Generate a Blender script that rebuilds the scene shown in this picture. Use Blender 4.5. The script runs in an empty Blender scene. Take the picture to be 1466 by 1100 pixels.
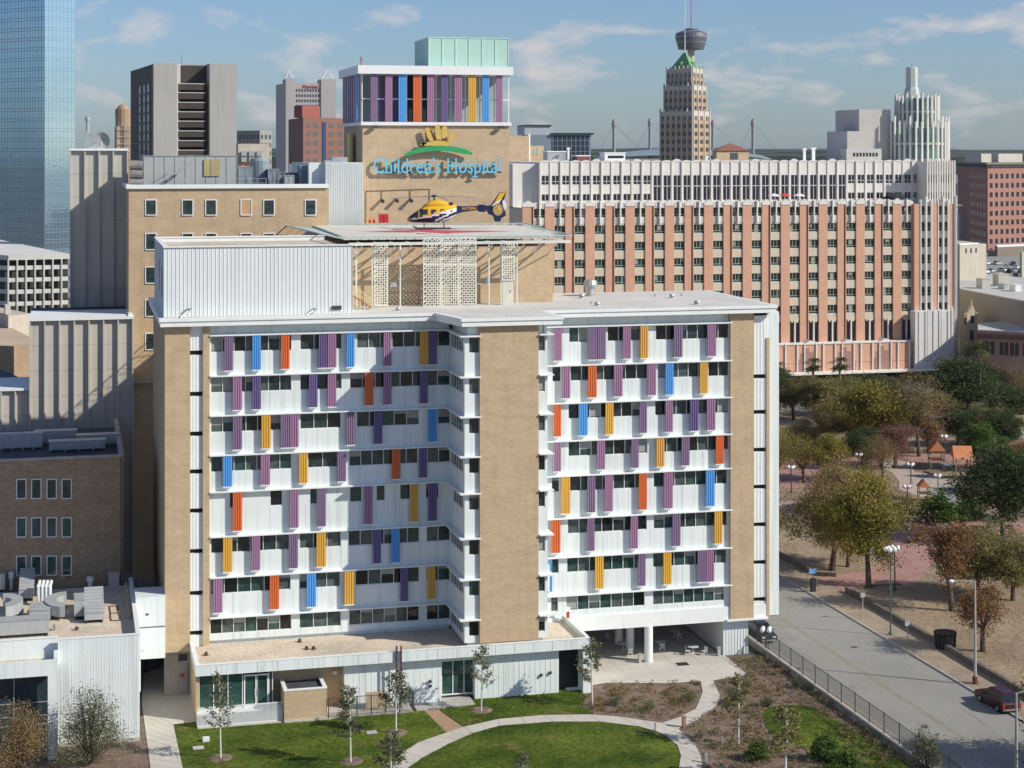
import bpy, math, random
from mathutils import Vector, Matrix, noise
R = math.radians
SC = bpy.context.scene
COL = SC.collection
# ---------------------------------------------------------------- camera, sky, sun
F, CX, CY, H = 2500.0, 733.0, 219.0, 54.0          # focal length and horizon of the photograph, in its pixels
TH = math.atan(0.251)
S_, C_ = math.sin(TH), math.cos(TH)
cam = bpy.data.cameras.new('camera')
cam.sensor_width = 36.0
cam.lens = F / 1466.0 * 36.0
cam.shift_y = -(550.0 - CY) / 1466.0
cam.clip_start = 1.0
cam.clip_end = 30000.0
camo = bpy.data.objects.new('camera', cam)
camo.location = (0, 0, H)
camo.rotation_euler = (R(90), 0, -TH)
COL.objects.link(camo)
SC.camera = camo
SUN = Vector((1.51, -1.0, 1.207)).normalized()
sl = bpy.data.lights.new('sun', 'SUN')
sl.energy = 4.9
sl.angle = R(0.5)
sl.color = (1.0, 0.95, 0.83)
so = bpy.data.objects.new('sun', sl)
so.rotation_euler = SUN.to_track_quat('Z', 'Y').to_euler()
so.location = (0, 0, 300)
COL.objects.link(so)
SC.view_settings.view_transform = 'Standard'
SC.view_settings.look = 'None'
SC.view_settings.gamma = 1.0
SC.view_settings.exposure = 0.0
SC.render.resolution_x = 1024
SC.render.resolution_y = 768
W = bpy.data.worlds.new('World')
SC.world = W
W.use_nodes = True
nt = W.node_tree
for n in list(nt.nodes):
    nt.nodes.remove(n)
def N(t, ty, **kw):
    n = t.nodes.new(ty)
    for k, v in kw.items():
        setattr(n, k, v)
    return n
def L(t, a, b):
    t.links.new(a, b)
sky = N(nt, 'ShaderNodeTexSky', sky_type='NISHITA')
sky.sun_disc = False
sky.sun_elevation = math.asin(SUN.z)
sky.sun_rotation = math.atan2(SUN.x, SUN.y)
sky.altitude = 200
sky.air_density = 1.0
sky.dust_density = 0.7
sky.ozone_density = 2.0
tc = N(nt, 'ShaderNodeTexCoord')
sp = N(nt, 'ShaderNodeSeparateXYZ')
L(nt, tc.outputs['Generated'], sp.inputs[0])
zz = N(nt, 'ShaderNodeMath', operation='MAXIMUM')
L(nt, sp.outputs[2], zz.inputs[0]); zz.inputs[1].default_value = 0.0
za = N(nt, 'ShaderNodeMath', operation='ADD'); za.inputs[1].default_value = 0.055
L(nt, zz.outputs[0], za.inputs[0])
dx = N(nt, 'ShaderNodeMath', operation='DIVIDE'); L(nt, sp.outputs[0], dx.inputs[0]); L(nt, za.outputs[0], dx.inputs[1])
dy = N(nt, 'ShaderNodeMath', operation='DIVIDE'); L(nt, sp.outputs[1], dy.inputs[0]); L(nt, za.outputs[0], dy.inputs[1])
cb = N(nt, 'ShaderNodeCombineXYZ'); L(nt, dx.outputs[0], cb.inputs[0]); L(nt, dy.outputs[0], cb.inputs[1])
n1 = N(nt, 'ShaderNodeTexNoise'); n1.inputs['Scale'].default_value = 17.0; n1.inputs['Detail'].default_value = 9; n1.inputs['Roughness'].default_value = 0.56
n1.inputs['Distortion'].default_value = 0.25
cs = N(nt, 'ShaderNodeMapping'); cs.inputs['Scale'].default_value = (1, 1, 2.7); cs.inputs['Location'].default_value = (.31, .12, .2)
L(nt, tc.outputs['Generated'], cs.inputs['Vector'])
L(nt, cs.outputs[0], n1.inputs['Vector'])
cr = N(nt, 'ShaderNodeValToRGB')
cr.color_ramp.elements[0].position = 0.535; cr.color_ramp.elements[0].color = (0, 0, 0, 1)
cr.color_ramp.elements[1].position = 0.70; cr.color_ramp.elements[1].color = (1, 1, 1, 1)
L(nt, n1.outputs['Fac'], cr.inputs[0])
cm = N(nt, 'ShaderNodeMath', operation='MULTIPLY'); cm.inputs[1].default_value = 0.85
L(nt, cr.outputs[0], cm.inputs[0])
mx = N(nt, 'ShaderNodeMix', data_type='RGBA')
L(nt, cm.outputs[0], mx.inputs['Factor'])
hs = N(nt, 'ShaderNodeHueSaturation'); hs.inputs['Saturation'].default_value = 1.0; hs.inputs['Value'].default_value = 0.9
L(nt, sky.outputs[0], hs.inputs['Color'])
tn = N(nt, 'ShaderNodeMix', data_type='RGBA', blend_type='MULTIPLY'); tn.inputs['Factor'].default_value = 1.0
L(nt, hs.outputs[0], tn.inputs['A']); tn.inputs['B'].default_value = (.86, 1.05, 1.40, 1)
L(nt, tn.outputs['Result'], mx.inputs['A'])
mx.inputs['B'].default_value = (7.6, 7.15, 7.1, 1)
bg = N(nt, 'ShaderNodeBackground'); bg.inputs['Strength'].default_value = 0.09
L(nt, mx.outputs['Result'], bg.inputs['Color'])
wo = N(nt, 'ShaderNodeOutputWorld')
L(nt, bg.outputs[0], wo.inputs['Surface'])

# ---------------------------------------------------------------- photo pixel -> place in the world
def ray(px, py=CY):
    a = (px - CX) / F
    return Vector((S_ + C_ * a, C_ - S_ * a, (CY - py) / F))
CAMP = Vector((0, 0, H))
def onV(px, py, v):
    r = ray(px, py); return CAMP + r * (v / r.y)
def onU(px, py, u):
    r = ray(px, py); return CAMP + r * (u / r.x)
def onZ(px, py, z=0.0):
    r = ray(px, py); return CAMP + r * ((z - H) / r.z)
def atD(px, py, d):
    return CAMP + ray(px, py) * d
def UX(px, v=176.0):
    return onV(px, CY, v).x
def ZY(py, px, v):
    return onV(px, py, v).z
def G(px, py, z=0.0):
    p = onZ(px, py, z); return (p.x, p.y)

# ---------------------------------------------------------------- objects
OFF = {}
def wloc(o):
    return OFF.get(o.name, Vector((0, 0, 0)))
def tag(o, label=None, cat=None, group=None, kind=None):
    if label: o['label'] = label
    if cat: o['category'] = cat
    if group: o['group'] = group
    if kind: o['kind'] = kind
    return o
def empty(name, loc, label=None, cat=None, group=None, rz=0.0):
    o = bpy.data.objects.new(name, None)
    o.empty_display_size = 0.5
    o.location = loc
    o.rotation_euler = (0, 0, rz)
    COL.objects.link(o)
    OFF[o.name] = Vector(loc)
    return tag(o, label, cat, group)
KIDS = {}
class MB:
    def __init__(s):
        s.v, s.f, s.m = [], [], []
    def add(s, vs, fs, m=0):
        b = len(s.v)
        s.v += [tuple(p) for p in vs]
        s.f += [tuple(b + i for i in f) for f in fs]
        s.m += ([m] * len(fs)) if isinstance(m, int) else list(m)
        return s
    def box(s, x0, x1, y0, y1, z0, z1, m=0):
        if x0 > x1: x0, x1 = x1, x0
        if y0 > y1: y0, y1 = y1, y0
        if z0 > z1: z0, z1 = z1, z0
        return s.add([(x0,y0,z0),(x1,y0,z0),(x1,y1,z0),(x0,y1,z0),(x0,y0,z1),(x1,y0,z1),(x1,y1,z1),(x0,y1,z1)],
              [(0,3,2,1),(4,5,6,7),(0,1,5,4),(1,2,6,5),(2,3,7,6),(3,0,4,7)], m)
    def prism(s, poly, z0, z1, m=0, cap=True):
        a = sum(poly[i][0]*poly[(i+1)%len(poly)][1]-poly[(i+1)%len(poly)][0]*poly[i][1] for i in range(len(poly)))
        if a < 0: poly = poly[::-1]
        n = len(poly)
        vs = [(p[0], p[1], z0) for p in poly] + [(p[0], p[1], z1) for p in poly]
        fs = [(i, (i+1) % n, n+(i+1) % n, n+i) for i in range(n)]
        if cap: fs += [tuple(range(n-1, -1, -1)), tuple(range(n, 2*n))]
        return s.add(vs, fs, m)
    def sheet(s, poly, z, m=0):
        a = sum(poly[i][0]*poly[(i+1)%len(poly)][1]-poly[(i+1)%len(poly)][0]*poly[i][1] for i in range(len(poly)))
        if a < 0: poly = poly[::-1]
        return s.add([(p[0], p[1], z) for p in poly], [tuple(range(len(poly)))], m)
    def strip(s, A, B, z, th=0.0, m=0):
        n = len(A)
        for i in range(n-1):
            q = [A[i], A[i+1], B[i+1], B[i]]
            if th: s.prism(q, z-th, z, m)
            else: s.sheet(q, z, m)
        return s
    def obox(s, P0, P1, s0, s1, z0, z1, o0, o1, m=0):
        """box on the vertical face P0-P1; s0..s1 metres along, o0..o1 metres outwards (towards the camera side)"""
        t = Vector((P1[0]-P0[0], P1[1]-P0[1])); t.normalize()
        n = Vector((t.y, -t.x))
        if n.dot(Vector((-P0[0], -P0[1]))) < 0: n = -n
        def P(a, b): return (P0[0]+t.x*a+n.x*b, P0[1]+t.y*a+n.y*b)
        return s.prism([P(s0, o0), P(s1, o0), P(s1, o1), P(s0, o1)], z0, z1, m)
    def bar(s, a, b, w, h=None, m=0):
        """square bar from a to b"""
        a, b = Vector(a), Vector(b); h = h or w
        d = (b-a).normalized(); up = Vector((0,0,1)) if abs(d.z) < 0.95 else Vector((1,0,0))
        x = d.cross(up).normalized()*w/2; y = x.normalized().cross(d).normalized()*h/2
        vs = [a-x-y, a+x-y, a+x+y, a-x+y, b-x-y, b+x-y, b+x+y, b-x+y]
        return s.add(vs, [(0,1,2,3),(7,6,5,4),(1,0,4,5),(2,1,5,6),(3,2,6,7),(0,3,7,4)], m)
    def tube(s, a, b, r0, r1=None, n=8, m=0, caps=True):
        a, b = Vector(a), Vector(b); r1 = r0 if r1 is None else r1
        d = (b-a).normalized(); up = Vector((0,0,1)) if abs(d.z) < 0.95 else Vector((1,0,0))
        x = d.cross(up).normalized(); y = x.cross(d).normalized()
        vs = []
        for c, r in ((a, r0), (b, r1)):
            for i in range(n):
                t = 2*math.pi*i/n
                vs.append(c + x*math.cos(t)*r + y*math.sin(t)*r)
        fs = [(i, i+n, (i+1) % n+n, (i+1) % n) for i in range(n)]
        if caps: fs += [tuple(range(n)), tuple(range(2*n-1, n-1, -1))]
        return s.add(vs, fs, m)
    def lathe(s, prof, cx=0, cy=0, n=16, m=0, rot=0.0, mats=None):
        vs = []
        for r, z in prof:
            for i in range(n):
                t = 2*math.pi*i/n+rot
                vs.append((cx+r*math.cos(t), cy+r*math.sin(t), z))
        fs, ms = [], []
        for k in range(len(prof)-1):
            for i in range(n):
                fs.append((k*n+i, k*n+(i+1) % n, (k+1)*n+(i+1) % n, (k+1)*n+i)); ms.append(mats[k] if mats else m)
        fs += [tuple(range(n-1, -1, -1)), tuple(range((len(prof)-1)*n, len(prof)*n))]; ms += [mats[0] if mats else m, mats[-1] if mats else m]
        return s.add(vs, fs, ms)
    def grid(s, rows, m=0, closed=True):
        """rows: list of rings of points"""
        n = len(rows[0]); b = []
        for r in rows: b += r
        fs = []
        for k in range(len(rows)-1):
            for i in range(n if closed else n-1):
                fs.append((k*n+i, k*n+(i+1) % n, (k+1)*n+(i+1) % n, (k+1)*n+i))
        return s.add(b, fs, m)
    def build(s, name, mats, parent=None, smooth=False):
        me = bpy.data.meshes.new(name)
        if parent is not None:
            off = wloc(parent)
        else:
            xs = [p[0] for p in s.v]; ys = [p[1] for p in s.v]; z0 = min(p[2] for p in s.v)
            off = Vector(((min(xs)+max(xs))/2, (min(ys)+max(ys))/2, z0))
        me.from_pydata([(p[0]-off.x, p[1]-off.y, p[2]-off.z) for p in s.v], [], s.f)
        if not isinstance(mats, (list, tuple)): mats = [mats]
        for m in mats: me.materials.append(m)
        if len(mats) > 1: me.polygons.foreach_set('material_index', s.m)
        if smooth: me.polygons.foreach_set('use_smooth', [True]*len(me.polygons))
        me.update()
        o = bpy.data.objects.new(name, me)
        COL.objects.link(o)
        if parent is not None:
            o.parent = parent; OFF[o.name] = off.copy(); KIDS.setdefault(parent.name, []).append(o)
        else:
            o.location = off; OFF[o.name] = off.copy()
        return o
def many(lst, name, mats, parent, cap=100):
    """lst: MBs of one repeated part, largest first; beyond the cap they become one part"""
    for mb in lst[:cap]: mb.build(name, mats, parent)
    if len(lst) > cap:
        r = MB()
        for mb in lst[cap:]: r.add(mb.v, mb.f, mb.m)
        o = r.build(name, mats, parent); o['kind'] = 'stuff'
def copy_tree(o, loc=None, rz=None, scale=None, label=None, parent=None):
    c = o.copy(); COL.objects.link(c); c.parent = parent
    if loc is not None: c.location = loc
    if rz is not None: c.rotation_euler = (0, 0, rz)
    if scale is not None: c.scale = scale
    if label: c['label'] = label
    for ch in KIDS.get(o.name, []): copy_kid(ch, c)
    return c
def copy_kid(o, parent):
    c = o.copy(); COL.objects.link(c); c.parent = parent
    for ch in KIDS.get(o.name, []): copy_kid(ch, c)

# ---------------------------------------------------------------- materials
MATS = {}
def mat(name, col, rough=0.8, var=0.12, scale=0.6, metal=0.0, stretch=(1,1,1), bump=0.0, bscale=8.0, col2=None, streak=0.0, spec=0.5, fine=0.0, fscale=6.0):
    if name in MATS: return MATS[name]
    m = bpy.data.materials.new(name); m.use_nodes = True
    t = m.node_tree; b = t.nodes['Principled BSDF']
    b.inputs['Roughness'].default_value = rough; b.inputs['Metallic'].default_value = metal
    b.inputs['Specular IOR Level'].default_value = spec
    geo = N(t, 'ShaderNodeNewGeometry')
    mp = N(t, 'ShaderNodeMapping'); mp.inputs['Scale'].default_value = stretch
    L(t, geo.outputs['Position'], mp.inputs['Vector'])
    no = N(t, 'ShaderNodeTexNoise'); no.inputs['Scale'].default_value = scale; no.inputs['Detail'].default_value = 7; no.inputs['Roughness'].default_value = 0.62
    L(t, mp.outputs[0], no.inputs['Vector'])
    mr = N(t, 'ShaderNodeMapRange'); mr.inputs['From Min'].default_value = 0.3; mr.inputs['From Max'].default_value = 0.7
    L(t, no.outputs['Fac'], mr.inputs[0])
    mix = N(t, 'ShaderNodeMix', data_type='RGBA')
    L(t, mr.outputs[0], mix.inputs['Factor'])
    c2 = col2 or tuple(c*(1+var) for c in col); c1 = tuple(c*(1-var) for c in col) if not col2 else col
    mix.inputs['A'].default_value = (*c1, 1); mix.inputs['B'].default_value = (*c2, 1)
    out = mix.outputs['Result']
    if streak:
        ms = N(t, 'ShaderNodeMapping'); ms.inputs['Scale'].default_value = (1.6, 1.6, 0.06)
        L(t, geo.outputs['Position'], ms.inputs['Vector'])
        ns = N(t, 'ShaderNodeTexNoise'); ns.inputs['Scale'].default_value = 1.3; ns.inputs['Detail'].default_value = 4
        L(t, ms.outputs[0], ns.inputs['Vector'])
        r2 = N(t, 'ShaderNodeMapRange'); r2.inputs['From Min'].default_value = 0.5; r2.inputs['From Max'].default_value = 0.75; r2.inputs['To Min'].default_value = 1.0; r2.inputs['To Max'].default_value = 1.0-streak
        L(t, ns.outputs['Fac'], r2.inputs[0])
        mm = N(t, 'ShaderNodeMix', data_type='RGBA', blend_type='MULTIPLY'); mm.inputs['Factor'].default_value = 1
        L(t, out, mm.inputs['A']); L(t, r2.outputs[0], mm.inputs['B']); out = mm.outputs['Result']
    if fine:
        nf = N(t, 'ShaderNodeTexNoise'); nf.inputs['Scale'].default_value = fscale; nf.inputs['Detail'].default_value = 3
        L(t, mp.outputs[0], nf.inputs['Vector'])
        r3 = N(t, 'ShaderNodeMapRange'); r3.inputs['From Min'].default_value = 0.3; r3.inputs['From Max'].default_value = 0.7; r3.inputs['To Min'].default_value = 1-fine; r3.inputs['To Max'].default_value = 1+fine
        L(t, nf.outputs['Fac'], r3.inputs[0])
        m3 = N(t, 'ShaderNodeMix', data_type='RGBA', blend_type='MULTIPLY'); m3.inputs['Factor'].default_value = 1
        L(t, out, m3.inputs['A']); L(t, r3.outputs[0], m3.inputs['B']); out = m3.outputs['Result']
    L(t, out, b.inputs['Base Color'])
    if bump:
        nb = N(t, 'ShaderNodeTexNoise'); nb.inputs['Scale'].default_value = bscale; nb.inputs['Detail'].default_value = 4
        L(t, mp.outputs[0], nb.inputs['Vector'])
        bp = N(t, 'ShaderNodeBump'); bp.inputs['Strength'].default_value = bump; bp.inputs['Distance'].default_value = 0.1
        L(t, nb.outputs['Fac'], bp.inputs['Height']); L(t, bp.outputs[0], b.inputs['Normal'])
    MATS[name] = m
    return m
def brick(name, c1, c2, mortar, var=0.1):
    if name in MATS: return MATS[name]
    m = mat(name, c1, 0.9, var, 0.35, stretch=(1,1,2.5), spec=0.2, streak=.10)
    t = m.node_tree; b = t.nodes['Principled BSDF']
    geo = N(t, 'ShaderNodeNewGeometry'); s = N(t, 'ShaderNodeSeparateXYZ'); L(t, geo.outputs['Position'], s.inputs[0])
    ad = N(t, 'ShaderNodeMath', operation='ADD'); L(t, s.outputs[0], ad.inputs[0]); L(t, s.outputs[1], ad.inputs[1])
    c = N(t, 'ShaderNodeCombineXYZ'); L(t, ad.outputs[0], c.inputs[0]); L(t, s.outputs[2], c.inputs[1])
    bt = N(t, 'ShaderNodeTexBrick'); bt.inputs['Scale'].default_value = 1.0; bt.inputs['Brick Width'].default_value = 0.42; bt.inputs['Row Height'].default_value = 0.13
    bt.inputs['Mortar Size'].default_value = 0.012
    k = [x/max(1e-3, y) for x, y in zip(c2, c1)]; mk = [x/max(1e-3, y) for x, y in zip(mortar, c1)]
    bt.inputs['Color1'].default_value = (1, 1, 1, 1); bt.inputs['Color2'].default_value = (*k, 1); bt.inputs['Mortar'].default_value = (*mk, 1)
    L(t, c.outputs[0], bt.inputs['Vector'])
    mm = N(t, 'ShaderNodeMix', data_type='RGBA', blend_type='MULTIPLY'); mm.inputs['Factor'].default_value = 1
    src = b.inputs['Base Color'].links[0].from_socket
    L(t, src, mm.inputs['A']); L(t, bt.outputs['Color'], mm.inputs['B']); L(t, mm.outputs['Result'], b.inputs['Base Color'])
    return m
def glass(name, c1, c2, rough=0.06, wav=0.12, spec=0.6, scale=0.5, stretch=(1,1,1)):
    m = mat(name, c1, rough, 0, scale, col2=c2, spec=spec, stretch=stretch)
    t = m.node_tree; b = t.nodes['Principled BSDF']
    nb = N(t, 'ShaderNodeTexNoise'); nb.inputs['Scale'].default_value = 0.9; nb.inputs['Detail'].default_value = 1
    geo = N(t, 'ShaderNodeNewGeometry'); L(t, geo.outputs['Position'], nb.inputs['Vector'])
    bp = N(t, 'ShaderNodeBump'); bp.inputs['Strength'].default_value = wav; bp.inputs['Distance'].default_value = 0.2
    L(t, nb.outputs['Fac'], bp.inputs['Height']); L(t, bp.outputs[0], b.inputs['Normal'])
    return m
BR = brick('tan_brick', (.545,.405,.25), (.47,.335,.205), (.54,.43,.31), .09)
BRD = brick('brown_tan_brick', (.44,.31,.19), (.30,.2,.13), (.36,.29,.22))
BRL = brick('light_tan_brick', (.57,.43,.275), (.50,.36,.225), (.5,.4,.3))
BRO = brick('orange_brick', (.60,.32,.21), (.45,.23,.15), (.5,.33,.24))
WH = mat('white_panel', (.74,.79,.775), 0.5, .05, .25, streak=.2, fine=.02)
WHT = mat('white_trim', (.80,.82,.80), 0.5, .04, .5, streak=.06)
RIB = mat('ribbed_metal', (.72,.76,.75), 0.45, .04, .3, streak=.1)
ROOF = mat('roof_membrane', (.60,.57,.52), .9, .12, .18, fine=.06, fscale=2)
TANR = mat('tan_roof_gravel', (.58,.49,.38), .95, .22, .25, fine=.2, fscale=3)
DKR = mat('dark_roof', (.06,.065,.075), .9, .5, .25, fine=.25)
GL = glass('window_glass', (.008,.014,.016), (.05,.075,.075), scale=1.2, wav=.35)
GLV = [GL, glass('window_glass_green', (.01,.03,.03), (.05,.10,.09), scale=1.1, wav=.4), glass('window_glass_grey_reflection', (.035,.055,.055), (.12,.15,.14), scale=1.6, wav=.5), mat('blind', (.31,.32,.30), .7, .06, 2), glass('window_glass_black', (.004,.006,.007), (.015,.02,.02), wav=.3)]  # the grey glass has reflections painted into its colour
GLG = glass('green_window_glass', (.01,.03,.028), (.05,.12,.10), scale=.5)
FR = mat('window_frame', (.68,.71,.70), .4, .05)
DK = mat('dark_recess', (.02,.02,.022), .9, .2)
CON = mat('concrete', (.42,.40,.37), .9, .12, .4, streak=.18, fine=.06)
CONL = mat('pale_concrete_panel', (.50,.47,.42), .9, .06, .15, streak=.15)
STEEL = mat('galvanised_steel', (.45,.47,.48), .45, .15, 2, metal=.5)
DST = mat('dark_steel', (.05,.05,.055), .5, .2, 2)
WPAINT = mat('white_paint', (.8,.8,.8), .4, .03)
PAVE = mat('concrete_paving', (.52,.48,.42), .9, .10, .3, fine=.06)
FINC = {
 'P': mat('purple_metal', (.36,.19,.32), .4, .06, .3), 'V': mat('violet_metal', (.15,.11,.27), .4, .06, .3),
 'M': mat('mauve_metal', (.24,.16,.27), .4, .06, .3), 'B': mat('blue_metal', (.10,.34,.75), .4, .05, .3),
 'O': mat('orange_metal', (.68,.15,.045), .4, .06, .3), 'Y': mat('ochre_metal', (.72,.40,.07), .4, .06, .3)}
# ================================================================ HOSPITAL, main block
VF = 176.0
LEDGE = [35.85, 31.8, 27.85, 23.9, 20.25, 15.8, 11.75, 7.75]
hosp = empty('hospital_building', (UX(640), 185, 0), 'nine storey white panelled hospital with tan brick piers and coloured fins across its front', 'building')
uL = UX(236, 175.6); uR = UX(1079, 175.6)
uBL = UX(644, 176.0); uBR = UX(784, 169.0)
VB = 169.0
ZT, ZC = 37.65, 36.85
# body behind the facade
b = MB()
b.box(uL+.2, uBL, 176.3, 201, 4.6, ZC)
b.box(uBL+.4, uBR-.4, 169.3, 201, 4.4, ZC-.01)
b.box(uBR, uR+3.2, 176.3, 195, 4.0, ZC-.02)
b.build('wall', WH, hosp)
# facades: spandrels, piers between windows, all real depth
LW = {0: [(302,417),(430,489),(511,644)], 1: [(302,417),(430,489),(501,644)], 2: [(302,402),(430,488),(511,600),(627,644)],
      3: [(302,417),(441,483),(500,598),(612,644)], 4: [(329,334.5),(387,404),(444,454),(501,518),(539,551),(573,587),(610,628)],
      5: [(302,414),(429,488),(499,600),(611,644)], 6: [(302,416),(429,487),(509,600),(611,644)], 7: [(301,417),(429,488),(500,600),(611,644)]}
RW = {0: [(815,842),(870,917),(939,1043)], 1: [(791,803),(817,927),(942,1043)], 2: [(814,920),(938,1043)], 3: [(814,927),(940,1043)],
      4: [(790,801),(816,925),(936,1041)], 5: [(813,926),(936,1041)], 6: [(789,800),(812,924),(935,1040)], 7: [(789,799),(811,923),(935,1037)]}
LFN = {0: [(321,334,'M'),(361,374,'B'),(402,415,'O'),(456,469,'V'),(469,482,'P'),(496,508,'B'),(549,561,'P'),(601,614,'Y'),(614,626,'V')],
       1: [(333,347,'P'),(361,374,'V'),(442,455,'V'),(469,482,'P'),(522,535,'O'),(549,561,'P'),(601,613,'V')],
       2: [(333,347,'M'),(374,388,'Y'),(402,415,'M'),(415,428,'P'),(496,508,'M'),(535,548,'V'),(613,626,'B')],
       3: [(319,333,'B'),(373,387,'P'),(428,441,'Y'),(483,496,'M'),(561,574,'O'),(600,612,'V')],
       4: [(333,347,'O'),(415,428,'P'),(455,467,'M'),(521,534,'P'),(587,599,'Y'),(613,626,'V')],
       5: [(319,333,'Y'),(360,373,'P'),(414,427,'M'),(453,467,'Y'),(534,546,'V'),(560,573,'B')],
       6: [(305,319,'P'),(386,400,'O'),(439,453,'B'),(493,507,'Y'),(573,585,'V'),(612,624,'Y')]}
RFN = {0: [(793,805,'P'),(843,855.5,'M'),(855.5,868,'M'),(892,904,'P'),(917,929,'Y'),(965,978,'M'),(1013,1026,'P')],
       1: [(805,817,'P'),(842,855,'O'),(879,892,'P'),(928,940,'P'),(953,965,'B'),(1002,1014,'Y')],
       2: [(793,804,'O'),(829,842,'B'),(867,879,'Y'),(916,927,'M'),(953,964,'P'),(988,1001,'V'),(1012,1025,'P')],
       3: [(793,804,'P'),(855,867,'P'),(904,915,'M'),(940,952,'Y'),(976,988,'M'),(1025,1037,'O')],
       4: [(804,817,'Y'),(841,853,'M'),(866,878,'P'),(915,927,'O'),(951,964,'P'),(1011,1024,'B')],
       5: [(790,803,'O'),(841,852,'M'),(903,914,'P'),(963,975,'M'),(1023,1035,'Y')],
       6: [(787,791,'B'),(852,865,'Y'),(914,925,'M'),(950,962,'Y'),(999,1011,'M'),(1011,1023,'P')]}
WHH = 1.62
fac = MB(); seams = MB(); wins = []
random.seed(4)
def window_strip(P0, P1, s0, s1, z0, z1, o=-.16, pitch=1.25, g=None, fr=FR, mid=None):
    """a run of glazing in a face, with its frame as a sub-part"""
    gm = MB(); n = max(1, round((s1-s0)/pitch)); green = g is GLG
    for k in range(n):
        xa, xb = s0+(s1-s0)*k/n, s0+(s1-s0)*(k+1)/n; r_ = random.random()
        pm_ = (1 if r_ < .5 else 2 if r_ < .75 else 4) if green else (0 if r_ < .38 else 4 if r_ < .6 else 1 if r_ < .8 else 2)
        gm.obox(P0, P1, xa, xb, z0, z1, o-.05, o, pm_)
        if random.random() < (.22 if not green else .3): gm.obox(P0, P1, xa+.04, xb-.04, z1-(z1-z0)*random.choice((.25,.4,.55,.9)), z1-.02, o, o+.012, 3)
    w = gm.build('window', GLV, hosp)
    fm = MB()
    fm.obox(P0, P1, s0, s1, z0, z0+.07, o, o+.10); fm.obox(P0, P1, s0, s1, z1-.07, z1, o, o+.10)
    n = max(1, round((s1-s0)/pitch))
    for k in range(n+1):
        x = s0+(s1-s0)*k/n
        fm.obox(P0, P1, max(s0, x-.035), min(s1, x+.035), z0+.07, z1-.07, o, o+.09)
    fm.build('frame', fr, w)
def facade(P0, P1, su, fl, rng, zlow):
    """su: pixel->metres along the face"""
    z1 = LEDGE[fl]-.12
    zb = (LEDGE[fl+1] if fl < 7 else zlow)
    wz1 = z1-.03; wz0 = LEDGE[fl]-.12-WHH
    Ltot = math.hypot(P1[0]-P0[0], P1[1]-P0[1])
    fac.obox(P0, P1, 0, Ltot, zb, wz0, -.3, 0)
    cuts = sorted((max(0, su(a)), min(Ltot, su(b_))) for a, b_ in rng)
    x = 0.0
    for a, b_ in cuts:
        if a > x+.01: fac.obox(P0, P1, x, a, wz0, z1+.12, -.3, 0)
        window_strip(P0, P1, a, b_, wz0, wz1, g=GLG if fl in (6, 7) else GL, pitch=1.22)  # lower rows: green and grey pane colours paint in the roof's reflection
        x = b_
    if x < Ltot-.01: fac.obox(P0, P1, x, Ltot, wz0, z1+.12, -.3, 0)
    # vertical panel joints
    k = 1
    while k*1.2 < Ltot:
        seams.obox(P0, P1, k*1.2-.012, k*1.2+.012, zb+.1, wz0-.05, 0, .012); k += 1
    return
A0 = (UX(300), VF); A1 = (uBL, VF)
B0 = (uBR, VF); B1 = (UX(1046), VF)
S0 = (uBL, VF); S1 = (uBL, VB+.3)
F0 = (uBL, VB); F1 = (UX(687, VB), VB)
E0 = (UX(771, VB), VB); E1 = (uBR, VB)
ident = lambda a: a
for fl in range(8):
    facade(A0, A1, lambda p: UX(p)-A0[0], fl, LW[fl], 5.4)
    facade(B0, B1, lambda p: UX(p)-B0[0], fl, RW[fl], 4.0)
    facade(S0, S1, ident, fl, [(.35 if fl != 4 else 1.6, 6.2)], 5.4)
    facade(F0, F1, ident, fl, [(.45, 1.5)], 5.4)
    facade(E0, E1, ident, fl, [(.0, .68)], 5.4)
fac.box(uBR-.3, uBR-.002, VB+.31, VF, 5.4, ZC-.02)
fac.build('panelling', WH, hosp)
seams.build('panel_joints', mat('joint', (.58,.62,.62), .6), hosp)
# ledges, one continuous per floor
for fl in range(8):
    m = MB(); z = LEDGE[fl]
    q = .55
    m.box(A0[0], uBL-q, VF-q, VF+.05, z-.09, z+.03)
    m.box(uBL-q, uBL+.05, VB-q, VF-.0, z-.092, z+.028)
    m.box(uBL+.05, F1[0], VB-q, VB+.05, z-.09, z+.03)
    m.box(E0[0], uBR+q, VB-q, VB+.05, z-.09, z+.03)
    m.box(uBR-.02, uBR+q, VB+.05, VF-q, z-.094, z+.026)
    m.box(uBR+.02, B1[0], VF-q, VF+.05, z-.09, z+.03)
    m.build('ledge', WHT, hosp)
# coloured fins, corrugated, each with its white foot plate
def fin(x0, x1, v, z1, z0, c):
    m = MB(); n = 4; w = (x1-x0)/n; q0, q1 = v-.50, v-.40
    prof = [(x0, q1)]
    for k in range(n):
        a = x0+k*w
        prof += [(a+.12*w, q0), (a+.80*w, q0), (a+.92*w, q1+.02)]
    prof += [(x1, q1), (x1, q1+.05), (x0, q1+.05)]
    m.prism(prof, z0, z1)
    o = m.build('sunshade_fin', FINC[c], hosp)
    p = MB().box(x0-.03, x1+.03, v-.56, v-.0, z0-.10, z0-.005)
    p.box(x0+.1, x0+.16, v-.35, v, z0+.3, z0+.36).box(x1-.16, x1-.1, v-.35, v, z0+.3, z0+.36)
    p.build('foot_plate', WPAINT, o)
for D in (LFN, RFN):
    for fl, l in D.items():
        for a, b_, c in l:
            ua, ub = UX(a, 175.5)+.02, UX(b_, 175.5)-.02
            fin(ua, ub, VF, LEDGE[fl]-.10, LEDGE[fl+1]+.52, c)
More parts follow.
